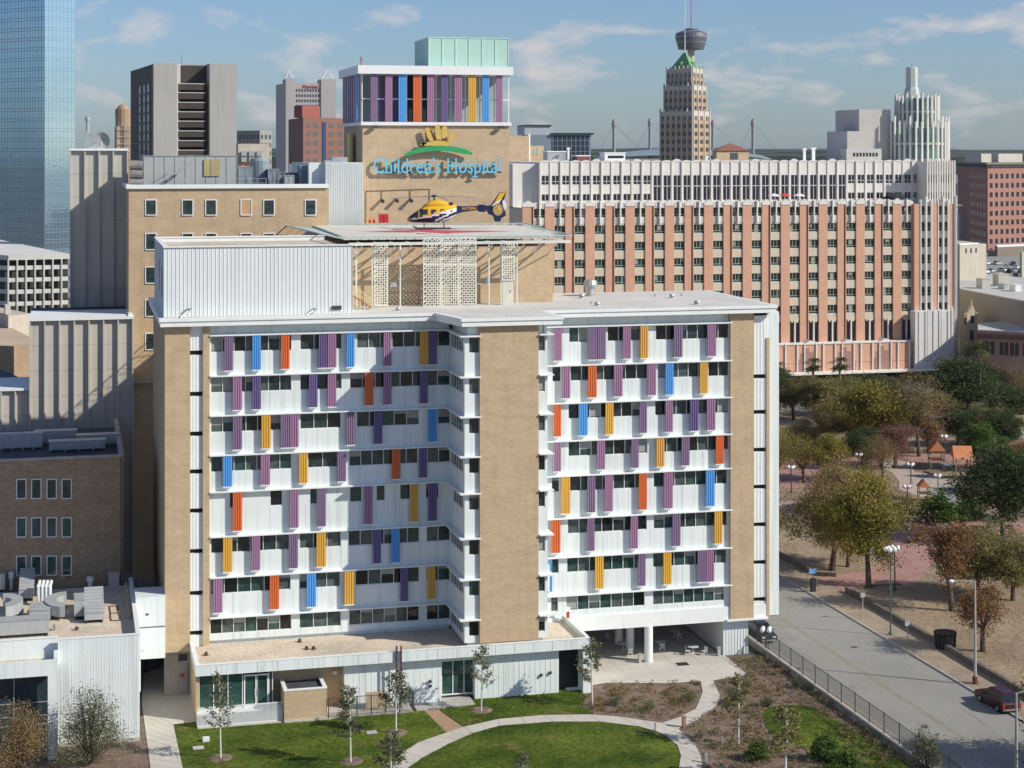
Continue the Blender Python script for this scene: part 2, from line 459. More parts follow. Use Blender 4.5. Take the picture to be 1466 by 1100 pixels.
# brick piers
p = MB(); p.box(UX(236,175.6), UX(272,175.6), 175.6, 201.3, 4.6, ZC-.03); p.build('brick_pier', BR, hosp)
p = MB(); p.box(UX(290.5,175.6), UX(300,175.6), 175.6, 176.32, 4.6, ZC-.03); p.build('brick_pier', BR, hosp)
p = MB(); p.box(UX(687,168.7), UX(771,168.7), 168.7, 176.32, 5.35, ZC-.03); p.build('brick_tower', BR, hosp)
p = MB(); p.box(UX(1046,175.6), UX(1079,175.6), 175.6, 194, 4.0, ZC-.03); p.build('brick_pier', BR, hosp)
uq = UX(1098,175.6)
p = MB(); p.box(uq, uq+.35, 175.72, 195.2, 4.0, ZY(485,1100,175)); p.build('brick_fin_wall', BR, hosp)
# white slot panels
for (a, b_, zz0, ys) in ((272, 290.5, 4.6, (452,502,561,618,672,728,786,846,903,950)), (1079, 1098, 4.0, (452,536,587,641,694,748,802,855,893))):
    for k in range(len(ys)-1):
        m = MB(); za, zb = ZY(ys[k], (a+b_)/2, 175.9), ZY(ys[k+1], (a+b_)/2, 175.9)
        za = min(za, ZC); zb = max(zb, zz0)
        u0, u1 = UX(a,175.9)+.02, UX(b_,175.9)-.02
        m.box(u0, u1, 175.85, 176.3, zb, za-(.45 if k else 0))
        for j in range(1, 4): m.box(u0+(u1-u0)*j/4-.02, u0+(u1-u0)*j/4+.02, 175.82, 175.86, zb+.05, za-.5)
        m.build('slot_panel', WHT, hosp)
d = MB(); d.box(UX(272,176.2), UX(290.5,176.2), 176.27, 176.31, 4.6, ZC-.1); d.build('slot_recess', DK, hosp)
d = MB(); d.box(UX(1079,176.2), UX(1098,176.2), 176.27, 176.31, 4.0, ZC-.1); d.build('slot_recess', DK, hosp)
# cornice (fascia with a stepped lip) and roof
ucl, ucr = UX(229.5, 175), UX(1111, 175)
ubl, ubr = UX(657.5, 168), UX(806, 168)
vq = 174.9
pol = [(ucl,vq),(ubl-1.0,vq),(ubl+.3,168.1),(ubr,168.1),(ubr,vq),(ucr,vq),(ucr,195.6),(uBR,195.6),(uBR,201.6),(ucl,201.6)]
c = MB(); c.prism(pol, ZC, ZT-.3)
pol2 = [(ucl-.12,vq-.12),(ubl-1.1,vq-.12),(ubl+.2,167.98),(ubr+.12,167.98),(ubr+.12,vq-.12),(ucr+.12,vq-.12),(ucr+.12,195.7),(uBR+.1,195.7),(uBR+.1,201.7),(ucl-.12,201.7)]
c.prism(pol2, ZT-.3, ZT)
c.build('cornice', WHT, hosp)
def inset(poly, k):
    cx = sum(q[0] for q in poly)/len(poly); cy = sum(q[1] for q in poly)/len(poly)
    return [(q[0]+(k if q[0] < cx else -k), q[1]+(k if q[1] < cy else -k)) for q in poly]
r = MB(); r.sheet(inset(pol, .5), ZT+.01); r.build('roof', ROOF, hosp)
# ribbed penthouse on the roof
px0, px1 = UX(235,176), UX(504,176)
zp = 44.6
ph = MB(); ph.box(px0, px1, 176.05, 196.5, ZT+.02, zp-.45)
ph.box(px0, px1, 176.05, 176.35, zp-.45, zp).box(px0, px0+.3, 176.35, 196.5, zp-.45, zp).box(px0+.3, px1, 196.2, 196.5, zp-.45, zp)
n = 48
for k in range(n+1):
    x = px0+(px1-px0)*k/n
    ph.box(x-.035, x+.035, 176.02, 176.06, ZT+.02, zp-.02)
for k in range(30):
    y = 176.4+k*.67
    ph.box(px0-.06, px0, y, y+.1, ZT+.02, zp-.02)
po = ph.build('penthouse', RIB, hosp)
cp = MB(); cp.box(px0-.1, px1+.1, 175.9, 176.4, zp, zp+.12).box(px0-.1, px0+.4, 176.4, 196.6, zp, zp+.12).box(px0+.4, px1+.1, 196.1, 196.6, zp, zp+.12)
cp.build('coping', WHT, po)
st = MB()
for k in range(27):
    x = px0+1.2+(px1-px0-2)*k/27
    st.bar((x, 176.5, zp-.02), (x+.1, 180.0, zp-.40), .16)
st.build('parapet_strut', DST, po)
MB().sheet([(px0+.3,176.4),(px1,176.4),(px1,196.2),(px0+.3,196.2)], zp-.43).build('penthouse_roof', TANR, po)
v = MB(); v.box(UX(475,175.9), UX(489,175.9), 175.9, 175.97, ZY(443.6,480,176), ZY(438,480,176))
v.build('louvre', DST, po)
v = MB().box(px0-.09, px0-.05, 179, 179.4, 39.5, 42.6).box(px0-.09, px0-.05, 184, 184.4, 39.8, 43)
v.build('louvre', DST, po)
for a in (272, 452):
    l = MB(); q = onV(a-14, 456, 175.7); q2 = onV(a, 443, 175.7)
    l.tube((q.x, 175.2, ZT+.05), (q2.x, 175.9, q2.z), .07, .07, 6)
    l.box(q2.x-.25, q2.x+.15, 175.6, 175.95, q2.z-.05, q2.z+.12)
    l.build('floodlight', STEEL, po)
# undercroft: columns, end block, soffit
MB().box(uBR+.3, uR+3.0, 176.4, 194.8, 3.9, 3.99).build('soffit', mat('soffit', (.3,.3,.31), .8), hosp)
fz = MB(); fz.box(uBR+.2, uq, 175.75, 176.0, 3.85, 5.4); fz.box(UX(1041,175.5), uq+.1, 175.45, 175.75, 3.85, 4.05); fz.build('base_beam', WHT, hosp)
for (a, y) in ((928.5, 948), (902, 930), (886, 922)):
    q = onZ(a, y, 0.0); rad = .45
    c = MB(); c.lathe([(rad,0.02),(rad,3.9)], q.x, q.y, 20); c.build('round_column', WHT, hosp, smooth=False)
q = onZ(1035, 940); q1 = onZ(1071, 936)
e = MB(); e.box(UX(1035.5, 176.4), UX(1071, 176.4), 176.4, 194.5, 0.0, 3.88)
x = UX(1035.5,176.4)
for k in range(9): e.box(x+k*.33, x+k*.33+.04, 176.36, 176.4, .1, 3.8)
e.build('end_block', RIB, hosp)
bw = MB(); bw.box(uBR+.5, UX(1035,190), 193.8, 194.5, 0, 1.2); bw.build('rear_low_wall', WH, hosp)

# roof furniture of the hospital
def vent_stack(px, py, r, h, label, hood=True):
    q = onZ(px, py, ZT)
    m = MB(); m.lathe([(r*1.25,ZT+.01),(r*1.25,ZT+.15),(r*.8,ZT+.2),(r*.8,ZT+h*.6)], q.x, q.y, 12)
    t = empty('roof_vent', (q.x, q.y, ZT), label, 'vent', 'vents on the hospital roof')
    m.build('pipe', STEEL, t)
    if hood: MB().lathe([(r*1.3,ZT+h*.55),(r*1.5,ZT+h*.7),(r*1.3,ZT+h*.95),(r*.5,ZT+h)], q.x, q.y, 12).build('hood', STEEL, t)
vent_stack(845, 424, .55, 1.9, 'large metal mushroom vent at the back edge of the right roof')
vent_stack(833, 427, .25, .5, 'small brown vent beside the large mushroom vent')
vent_stack(855, 438, .2, .4, 'small dark roof vent nearest the cornice on the right roof')
vent_stack(962, 427, .22, .45, 'small dark roof vent in the middle of the right roof')
vent_stack(998, 436, .25, .4, 'small dark roof vent toward the right end of the roof')
vent_stack(938, 425, .1, .6, 'thin pale pipe standing left of centre on the right roof', False)
vent_stack(976, 424, .1, .6, 'thin pale pipe near the back of the right roof', False)
vent_stack(847, 435, .1, .5, 'thin pale pipe in front of the large mushroom vent', False)
vent_stack(570, 445, .2, .35, 'small vent on the flat roof between penthouse and mesh screens')

# ================================================================ entrance pavilion (low canopy building)
ZP = 5.5
pav = empty('entrance_pavilion', (UX(560,168), 170, 0), 'low white flat roofed entrance block along the foot of the hospital', 'building')
a0, a1 = UX(280,167.3), UX(845,167.3)
m = MB()
m.box(a0, a1, 167.3, 167.6, 4.5, ZP).box(a0, a0+.3, 167.6, 175.5, 4.5, ZP).box(a1-.3, a1, 167.6, 176, 4.5, ZP)
m.box(a0+.3, a1-.3, 167.6, 175.5, 4.5, 4.9)
m.build('fascia', WH, pav)
m = MB()
for k in range(1, 20):
    x = a0+(a1-a0)*k/20; m.box(x-.015, x+.015, 167.285, 167.3, 4.55, ZP-.05)
m.build('fascia_joints', mat('joint2', (.45,.48,.5), .6), pav)
m = MB(); m.box(a0-.03, a1+.03, 167.27, 167.65, ZP, ZP+.06).box(a0-.03, a0+.35, 167.65, 175.5, ZP, ZP+.06).box(a1-.35, a1+.03, 167.65, 176, ZP, ZP+.06); m.build('coping', WHT, pav)
MB().sheet([(a0+.3,167.6),(a1-.3,167.6),(a1-.3,176.2),(a0+.3,176.2)], 5.0).build('roof', TANR, pav)
X = lambda p_, v=168.2: UX(p_, v)
w = MB(); w.box(X(493), X(632), 168.2, 170, 0, 4.5).box(X(680), X(800), 168.2, 170, 0, 4.5).box(X(632), X(680), 168.2, 170, 3.95, 4.5).box(X(832), X(844), 167.5, 175.8, 0, 4.5)
w.box(X(632), X(832), 169.6, 172, 0, 4.5)
for k in range(16):
    for (p0, p1) in ((493,632),(680,800)):
        x = X(p0)+(X(p1)-X(p0))*(k+.5)/16; w.box(x-.02, x+.02, 168.18, 168.2, .2, 4.4)
w.build('wall', WH, pav)
MB().box(X(800), X(832), 169.3, 169.58, 0, 4.4).build('dark_opening', DK, pav)
MB().box(X(558), X(572), 168.1, 168.2, 0, 4.4).build('wall_pilaster', WHT, pav)
MB().box(X(390), X(493,169.4), 169.4, 170.5, 0, 4.5).build('brick_wall', BR, pav)
MB().box(X(280), X(285), 167.9, 176, 0, 4.5).build('brick_wall', BR, pav)
def store(name, p0, p1, v, z0, z1, n, g=GLG, parent=pav):
    u0, u1 = UX(p0, v), UX(p1, v)
    o = MB().box(u0, u1, v, v+.05, z0, z1).build(name, g, parent)
    f_ = MB(); f_.box(u0, u1, v-.08, v, z0, z0+.1).box(u0, u1, v-.08, v, z1-.1, z1)
    for k in range(n+1):
        x = u0+(u1-u0)*k/n; f_.box(x-.04, x+.04, v-.08, v, z0+.1, z1-.1)
    f_.build('frame', WPAINT, o)
    return o
store('window', 285, 347, 168.2, 1.0, 4.4, 3)
store('window', 632, 680, 169.2, .35, 3.95, 3)
d_ = MB().box(X(349), X(366.5), 168.15, 168.25, 1.0, 4.1).build('door', GLG, pav)
f_ = MB(); u0, u1 = X(349), X(366.5)
f_.box(u0, u0+.12, 168.05, 168.15, 1, 4.1).box(u1-.08, u1, 168.05, 168.15, 1, 4.1).box(u0+.12, u1-.08, 168.05, 168.15, 3.95, 4.1).box(u0+.12, u1-.08, 168.05, 168.15, 1, 1.25); f_.build('frame', WPAINT, d_)
MB().box(u1-.16, u1-.12, 167.98, 168.05, 2.1, 2.7).build('handle', STEEL, d_)
d_ = MB().box(X(367), X(384), 168.15, 168.25, 1.0, 4.1).build('door', GLG, pav)
f_ = MB(); u0, u1 = X(367), X(384)
f_.box(u0, u0+.08, 168.05, 168.15, 1, 4.1).box(u1-.12, u1, 168.05, 168.15, 1, 4.1).box(u0+.08, u1-.12, 168.05, 168.15, 3.95, 4.1).box(u0+.08, u1-.12, 168.05, 168.15, 1, 1.25); f_.build('frame', WPAINT, d_)
MB().box(u0+.12, u0+.16, 167.98, 168.05, 2.1, 2.7).build('handle', STEEL, d_)
store('window', 385, 390, 168.2, 1.0, 4.4, 1)
# raised terrace with white railing
tt = MB(); tt.box(X(283,166), X(405,166), 166.2, 169.3, 0, .98); tt.build('terrace', WHT, pav)
rl = MB(); rl.box(X(283,166), X(405,166), 166.0, 166.06, 1.85, 1.93).box(X(283,166), X(405,166), 166.0, 166.06, .15, .23)
for k in range(72):
    x = X(283,166)+(X(405,166)-X(283,166))*k/71; rl.box(x-.025, x+.025, 166.01, 166.05, .15, 1.85)
rl.build('railing', WPAINT, pav)
# brick enclosure
u0, u1 = UX(407,165.6), UX(468,165.6)
e = MB(); e.box(u0, u1, 165.6, 165.9, .3, 3.0).box(u0, u0+.3, 165.9, 169.3, .3, 3.0).box(u1-.3, u1, 165.9, 169.3, .3, 3.0); e.build('brick_enclosure', BR, pav)
e = MB(); e.box(u0-.04, u1+.04, 165.56, 165.94, 3.0, 3.1).box(u0-.04, u0+.34, 165.94, 169.3, 3.0, 3.1).box(u1-.34, u1+.04, 165.94, 169.3, 3.0, 3.1); e.build('coping', WHT, pav)
e = MB(); e.sheet([(u0+.3,165.9),(u1-.3,165.9),(u1-.3,169.3),(u0+.3,169.3)], 2.85); e.build('enclosure_lid', DKR, pav)
e = MB(); e.box(u0, u1+.5, 165.5, 166, 0, .3); e.build('plinth', PAVE, pav)
# pipes on the pavilion wall, roof items
for px in (568, 574.5):
    q = MB(); x = X(px, 167.1); q.tube((x,167.15,.3),(x,167.15,6.1),.09,.09,8); q.build('downpipe', mat('pipe_brown', (.10,.05,.045), .6), pav)
for (a, b_) in ((616,975),(616,981.5),(775,966),(788,962.5)):
    q = onV(a, b_, 168.15); MB().lathe([(.12,q.z-.15),(.16,q.z),(.1,q.z+.12)], q.x, 168.05, 8).build('wall_light', DST, pav)
q = onV(476.5, 963, 169.3); fl_ = MB(); fl_.tube((q.x,169.3,q.z),(q.x+.2,168.8,q.z+.1),.14,.18,8); fl_.build('floodlight', WPAINT, pav)
for i, (a, b_) in enumerate(((295,938.5),(439,930),(449,930),(429,919.5),(790,921))):
    q = onZ(a, b_, 5.0); t = MB(); t.lathe([(.24,5.01),(.24,5.1),(.14,5.14),(.17,5.3),(.08,5.34)], q.x, q.y, 10)
    tag(t.build('roof_drain', mat('rust_cap', (.11,.05,.04), .8)), ['rusty roof drain cap near the left end of the low entrance roof','left one of two rusty drain caps close together on the entrance roof','right one of two rusty drain caps close together on the entrance roof','small rusty cap close to the white facade on the entrance roof','rusty drain cap on the narrow roof right of the brick tower'][i], 'roof drain', 'drain caps on the entrance roof')
# red and white sign board and pale bench on the right end of pavilion roof
q = onV(812, 879, 175.0)
t = MB(); t.box(q.x-.2, q.x+.35, 174.95, 175.05, 5.3, 6.7, 0).box(q.x-.08, q.x+.23, 174.92, 174.95, 5.5, 6.2, 1)
tag(t.build('sign_board', [WPAINT, mat('sign_red', (.55,.04,.05), .5)]), 'small red and white sign board at the right end of the entrance roof', 'sign')

# ================================================================ helipad block
hb = empty('helipad_building', (UX(650,185), 190, 0), 'tan brick rooftop block carrying the cream helipad deck with white mesh screens', 'building')
VH = 185.0; ZH = 44.9
h0, h1 = UX(505,VH), UX(791.5,VH)
MB().box(h0, h1, VH, 214, ZT+.03, ZH-1.2).build('brick_wall', BR, hb)
dk = [G(479.5,341,ZH), G(818.7,338.5,ZH), G(745,322,ZH), G(428,322,ZH)]
deckz = ZH
dkm = MB(); dkm.prism([G(492,339.3,ZH), G(796,337,ZH), G(740,322.5,ZH), G(447,322.5,ZH)], ZH-.35, ZH)
dko = dkm.build('deck', mat('deck_paint', (.66,.62,.54), .8, .08, .3), hb)
# safety net frame round the deck
RINGM = mat('net_green_steel', (.46,.56,.54), .5, .05)
oc = [G(479.5,341.6,ZH-.1), G(819,339,ZH-.1), G(752,321.2,ZH-.1), G(407.5,324,ZH-.1)]
ic = [G(492,339.3,ZH), G(796,337,ZH), G(740,322.5,ZH), G(447,322.5,ZH)]
nm = MB()
for i in range(4):
    a, b_ = Vector((*oc[i], ZH+.02)), Vector((*oc[(i+1) % 4], ZH+.02))
    c, d = Vector((*ic[i], ZH-.25)), Vector((*ic[(i+1) % 4], ZH-.25))
    nm.bar(a, b_, .12); 
    n = 24
    for k in range(n+1):
        nm.bar(a.lerp(b_, k/n), c.lerp(d, k/n), .06)
    for w_ in (.33, .66):
        nm.bar(a.lerp(c, w_), b_.lerp(d, w_), .035)
nm.build('safety_net', RINGM, hb)
# underside trusses / braces
tr = MB()
zt = ZH-.5
for k in range(13):
    x = h0+.5+(h1-h0-1)*k/12
    tr.bar((x, 181.3, zt), (x, VH, zt), .16); tr.bar((x, 181.6, zt-.05), (x, VH, zt-1.5), .10)
tr.bar((h0-1, 181.4, zt+.02), (h1+1, 181.4, zt+.02), .22, .3)
for px in (437, 533, 573, 700, 717, 740):
    x = UX(px if px > 500 else 510, 182.6); tr.box(x-.07, x+.07, 182.5, 182.65, ZT+.03, zt)
tr.build('support_frame', mat('white_steel', (.66,.66,.6), .5), hb)
# white mesh screens: real lattice
def screen(p0, p1, y0, y1, v=182.4):
    u0, u1 = UX(p0, v), UX(p1, v); z1, z0 = ZY(y0, (p0+p1)/2, v), ZY(y1, (p0+p1)/2, v)
    m = MB(); w = .09
    m.box(u0, u0+w, v, v+.1, z0, z1).box(u1-w, u1, v, v+.1, z0, z1).box(u0+w, u1-w, v, v+.1, z0, z0+w).box(u0+w, u1-w, v, v+.1, z1-w, z1)
    zm = z0+(z1-z0)*.6; m.box(u0+w, u1-w, v, v+.1, zm, zm+w)
    so_ = m.build('mesh_screen', mat('cream_steel', (.72,.72,.64), .5), hb)
    g = MB(); dxx, dz = .46, .25
    nx = max(2, round((u1-u0)/dxx)); dxx = (u1-u0)/nx
    nz = int((z1-z0)/dz)
    for j in range(nz):
        za = z0+dz*j
        for i in range(nx):
            o_ = (j % 2)*dxx/2
            xa = u0+i*dxx+o_; 
            for (q0, q1) in ((xa, xa+dxx/2), (xa+dxx, xa+dxx/2)):
                q0c, q1c = min(max(q0,u0),u1), min(max(q1,u0),u1)
                if abs(q0c-q1c) < .05: continue
                g.bar((q0c, v+.05, za), (q1c, v+.05, za+dz), .07, .12)
    g.build('lattice', mat('cream_steel', (.72,.72,.64), .5), so_)
screen(536, 555.5, 347, 438); screen(606, 631.5, 340, 440); screen(632, 657, 340, 440); screen(658, 682, 340, 440); screen(718.5, 737, 347, 402)
d_ = MB().box(UX(719.5,182.5), UX(735,182.5), 182.5, 182.6, ZT+.02, ZY(403,728,182.5)).build('door', mat('cream_door', (.62,.6,.5), .5), hb)
MB().box(UX(731,182.4), UX(732.2,182.4), 182.42, 182.5, 39, 39.25).build('handle', STEEL, d_)
MB().box(UX(559,VH), UX(568,VH), VH-.1, VH, ZY(411,563,VH), ZY(404,563,VH)).build('wall_unit', WPAINT, hb)
m = MB(); m.box(UX(682,183), UX(699,183), 182.9, 183, ZY(407,690,183), ZY(405.5,690,183)); m.box(UX(694,183), UX(699,183), 182.8, 183, ZY(404,696,183), ZY(397,696,183)); m.build('conduit', STEEL, hb)
# painted red cross and marking on the deck
RED = mat('red_marking', (.55,.09,.10), .8, .15, .6)
WMK = mat('white_marking', (.74,.74,.72), .8, .05)
m = MB()
m.sheet([G(511,332.2,ZH), G(600,329,ZH), G(735,331.5,ZH), G(640,334,ZH)], ZH+.006)
m.sheet([G(590,329.5,ZH), G(612,327,ZH), G(652,336.5,ZH), G(597,335,ZH)][:4], ZH+.010)
m.build('red_cross', RED, hb)
m = MB(); m.sheet([G(590,333,ZH), G(598,332.4,ZH), G(652,336.2,ZH), G(646,337.2,ZH)], ZH+.014); m.build('white_line', WMK, hb)
# yellow stair and railing beside the penthouse
stx = empty('roof_stair', (UX(512,181), 181, ZT), 'short yellow railed roof stair beside the ribbed penthouse', 'stair')
m = MB(); x0 = UX(505,181)
for k in range(7): m.box(x0+k*.28, x0+k*.28+.3, 180.4, 181.6, ZT+1.3-k*.19, ZT+1.36-k*.19)
m.build('tread', mat('rust_step', (.25,.10,.07), .7), stx)
m = MB()
for vv in (180.4, 181.6):
    m.bar((x0,vv,ZT+2.5),(x0+1.9,vv,ZT+1.1),.06); m.bar((x0,vv,ZT+1.9),(x0+1.9,vv,ZT+.6),.05)
    for k in range(6): m.bar((x0+k*.38,vv,ZT+.1),(x0+k*.38,vv,ZT+2.5-k*.28),.05)
m.build('railing', mat('yellow_rail', (.62,.5,.28), .5), stx)
# shrubs-free: red box, chairs and barrels on the pad
q = onZ(549, 319.3, ZH)
t = empty('equipment_cabinet', (q.x, q.y, ZH), 'red metal cabinet at the back of the helipad by the brick wall', 'cabinet')
MB().box(q.x-.6, q.x+.6, q.y-.3, q.y+.3, ZH+.01, ZH+1.15).build('body', mat('cabinet_red', (.5,.03,.04), .4), t)
MB().box(q.x-.02, q.x+.02, q.y-.33, q.y-.3, ZH+.1, ZH+1.05).build('door_seam', DST, t)
q = onZ(514, 319.5, ZH)
t = empty('drum', (q.x, q.y, ZH), 'small orange and yellow drum behind the helipad', 'drum')
MB().lathe([(.28,ZH+.01),(.3,ZH+.3),(.28,ZH+.6),(.2,ZH+.62)], q.x, q.y, 12).build('body', mat('drum_orange', (.7,.35,.08), .5), t)
q = onZ(532, 319.8, ZH)
t = MB(); random.seed(2)
for k in range(5):
    a = q.x-.55+k*.27; t.lathe([(.14,ZH+.01),(.14,ZH+.4),(.06,ZH+.5),(.06,ZH+.56)], a, q.y+.1*(k % 2), 8, mats=[k % 2]*3)
tag(t.build('extinguisher_cluster', [mat('drum_orange',(0,0,0)), mat('cabinet_red',(0,0,0))]), 'row of small orange and red extinguishers left of the red cabinet', 'extinguisher')
for i, a in enumerate((489, 502)):
    q = onZ(a, 319.8, ZH)
    t = empty('step_ladder', (q.x, q.y, ZH), ['left of two white folding step stools by the ribbed wall','right of two white folding step stools by the ribbed wall'][i], 'step stool', 'step stools behind the helipad')
    for s_ in (-.35, .35):
        m = MB(); m.bar((q.x+s_,q.y-.3,ZH),(q.x+s_*.8,q.y,ZH+1.3),.07); m.bar((q.x+s_,q.y+.3,ZH),(q.x+s_*.8,q.y,ZH+1.3),.07); m.build('leg', WPAINT, t)
    for k in range(4):
        MB().box(q.x-.33, q.x+.33, q.y-.28+k*.07, q.y-.12+k*.07, ZH+.25+k*.3, ZH+.3+k*.3).build('step', WPAINT, t)

# ================================================================ sign tower
sg = empty('sign_tower', (UX(620,226), 234, 0), 'tan brick tower with striped top storey and blue Children\'s Hospital lettering', 'building')
VS = 226.0
t0, t1 = UX(519,VS), UX(729,VS)
zb1 = ZY(180,620,VS); zf1 = ZY(107,620,VS); zc1 = ZY(95,620,VS)
MB().box(t0, t1, VS, VS+16, 20, zb1).build('brick_wall', BRL, sg)
MB().box(t0-.25, t1+.25, VS-.35, VS+16.2, zb1, zb1+.45).build('ledge', WPAINT, sg)
MB().box(t0+.1, t1+.1, VS+4.8, VS+15.8, zb1+.45, zf1).build('inner_wall', mat('grey_green_wall', (.30,.36,.34), .7), sg)
MB().box(t0+6.5, t0+9.5, VS+3, VS+4.8, zb1+.45, zf1).build('dark_machine', DK, sg)
MB().box(t0-.7, t1+.4, VS-.7, VS+16.4, zf1, zc1).build('cornice', WPAINT, sg)
fr = MB()
zm = (zb1+zf1)/2+.1
fr.box(t0, t1, VS+.2, VS+.3, zm-.08, zm+.08)
fr.box(t0+.02, t0+.12, VS+.3, VS+15.8, zm-.08, zm+.08)
for k in range(11):
    x = t0+(t1-t0)*k/10; fr.box(x-.07, x+.07, VS+.3, VS+.45, zb1+.45, zf1)
for k in range(1, 6):
    y = VS+.4+k*2.6; fr.box(t0+.12, t0+.27, y-.07, y+.07, zb1+.45, zf1)
fr.build('frame', WPAINT, sg)
ST = [(531,541,'M'),(552,562,'P'),(571,582,'B'),(592,603,'O'),(612,622,'P'),(632,642,'V'),(651,662,'P'),(671,682,'Y'),(691,701,'B'),(711,720,'P')]
for a, b_, c in ST:
    u0, u1 = UX(a,VS-.4), UX(b_,VS-.4); m = MB(); w_ = (u1-u0)/4
    for k in range(4): m.box(u0+k*w_, u0+(k+.82)*w_, VS-.35, VS-.2, zb1+.5, zf1)
    m.box(u0, u1, VS-.22, VS-.12, zb1+.49, zf1-.005)
    m.build('sunshade_fin', FINC[c], sg)
for a, b_, c in ((524,529,'B'),(543,548,'P')):
    pass
for k, c in enumerate('MBPMVPMP'):
    y = VS+.8+k*1.9; m = MB().box(t0-.35, t0-.22, y, y+1.0, zb1+.5, zf1); m.build('sunshade_fin', FINC[c], sg)
for a, b_, c in ((545,550,'V'),(562,570,'V'),(582,588,'P')):
    u0, u1 = UX(a,VS+4.7), UX(b_,VS+4.7); MB().box(u0, u1, VS+4.6, VS+4.75, zb1+.5, zf1).build('inner_fin', FINC[c], sg)
u0, u1 = UX(614,VS+3), UX(728,VS+3)
gz1 = ZY(54,670,VS+3)
gb = MB(); gb.box(u0, u1, VS+3, VS+13, zc1, gz1-.1)
go = gb.build('glass_screen', mat('pale_green_panel', (.40,.60,.52), .55, .05, .15), sg)
m = MB()
for k in range(7):
    x = u0+(u1-u0)*k/6; m.box(x-.05, x+.05, VS+2.93, VS+3, zc1, gz1)
m.box(u0, u1, VS+2.92, VS+13.05, gz1-.1, gz1); m.build('screen_frame', mat('pale_green_frame2', (.55,.70,.62), .5), go)
a_ = MB(); q = onV(517, 90, VS+2); a_.bar((q.x,VS+2,zc1),(q.x,VS+2,zc1+1.2),.25); a_.build('antenna', mat('aerial_brown', (.25,.2,.17), .6), sg)
# lettering and emblem
LB = mat('letter_blue', (.16,.55,.78), .35, .03)
LE = mat('emblem_yellow', (.62,.43,.10), .4, .05)
LGN = mat('emblem_green', (.03,.34,.12), .4, .05)
cu = bpy.data.curves.new('lettering', 'FONT'); cu.body = "Children's Hospital"
cu.size = 1.0; cu.extrude = .0; cu.offset = .0
tmp = bpy.data.objects.new('tmp', cu); COL.objects.link(tmp)
bpy.context.view_layer.update()
deps = bpy.context.evaluated_depsgraph_get()
wid = tmp.dimensions.x
tu0, tu1 = UX(534,VS-.9), UX(717,VS-.9)
bpy.data.objects.remove(tmp)
# each letter is a part; serif feet are added so the letters read as the photographed roman face
SER = {'C':[(.78,.56)], 'h':[(.1,0),(.46,0),(.06,.72)], 'i':[(.11,0),(.06,.5)], 'l':[(.11,0),(.06,.72)], 'd':[(.50,0),(.40,.72)], 'r':[(.1,0),(.05,.5)], 'n':[(.1,0),(.46,0),(.05,.5)],
       'H':[(.13,0),(.57,0),(.13,.70),(.57,.70)], 'p':[(.1,-.20),(.05,.5)], 'a':[(.50,0)], 't':[(.24,0)]}
def lettering(parent, text, x0, x1, zbase, v, out, material, size=None):
    def width(s_):
        c_ = bpy.data.curves.new('t', 'FONT'); c_.body = s_; o_ = bpy.data.objects.new('t', c_); COL.objects.link(o_)
        bpy.context.view_layer.update(); w_ = o_.dimensions.x; bpy.data.objects.remove(o_); bpy.data.curves.remove(c_); return w_
    tot = width(text); sc = (x1-x0)/tot
    ref = width('|')
    for i, ch in enumerate(text):
        if ch == ' ': continue
        xs = (width(text[:i].replace(' ', 'i ')+'|')-ref) if False else None
        c_ = bpy.data.curves.new('letter', 'FONT'); c_.body = ch; c_.extrude = .09; c_.offset = .0; c_.resolution_u = 3
        o_ = bpy.data.objects.new('t', c_); COL.objects.link(o_); bpy.context.view_layer.update()
        me = bpy.data.meshes.new_from_object(o_.evaluated_get(bpy.context.evaluated_depsgraph_get()))
        bpy.data.objects.remove(o_)
        yield ch, me, sc
ADV = None
def text_positions(text):
    pos = []
    base = bpy.data.curves.new('t', 'FONT'); o_ = bpy.data.objects.new('t', base); COL.objects.link(o_)
    def W_(s_):
        base.body = s_; bpy.context.view_layer.update()
        me = bpy.data.meshes.new_from_object(o_.evaluated_get(bpy.context.evaluated_depsgraph_get()))
        w_ = max(v_.co.x for v_ in me.vertices) if len(me.vertices) else 0; bpy.data.meshes.remove(me); return w_
    l0 = W_('l')
    for i in range(len(text)):
        pos.append(W_(text[:i]+'l')-l0)
    tot = W_(text)
    bpy.data.objects.remove(o_)
    return pos, tot
TX = "Children's Hospital"
pos, tot = text_positions(TX)
sc = (tu1-tu0)/tot
zl = ZY(248,620,VS-.9)
VL = VS-.52
for (ch, me, _), xo in zip(lettering(sg, TX, tu0, tu1, zl, VS, .9, LB), [p_ for p_, ch_ in zip(pos, TX) if ch_ != ' ']):
    mb = MB()
    hz = 1.28
    vs = [(tu0+(xo+v_.co.x)*sc, VL-v_.co.z*1.2, zl+v_.co.y*sc*hz) for v_ in me.vertices]
    mb.add(vs, [tuple(p_.vertices) for p_ in me.polygons], 0)
    for (sx, sy) in [q_ for q_ in SER.get(ch, []) if q_[1] < .3]:
        xx = tu0+(xo+sx)*sc; z_ = zl+sy*sc*hz
        mb.box(xx-.30*sc*.55, xx+.30*sc*.55, VL-.11, VL+.11, z_, z_+.07*sc)
    mb.build('letter', LB, sg)
    bpy.data.meshes.remove(me)
def plate(pts, v, th, name, m_, parent=sg):
    P = [onV(a, b_, v) for a, b_ in pts]
    vs = [(p_.x, v, p_.z) for p_ in P]+[(p_.x, v+th, p_.z) for p_ in P]; n = len(P)
    fs = [tuple(range(n)), tuple(range(2*n-1, n-1, -1))]+[(i, i+n, (i+1) % n+n, (i+1) % n) for i in range(n)]
    return MB().add(vs, fs).build(name, m_, parent)
Z = lambda X_, Y_: (380+X_/3.665, 30+Y_/3.665)
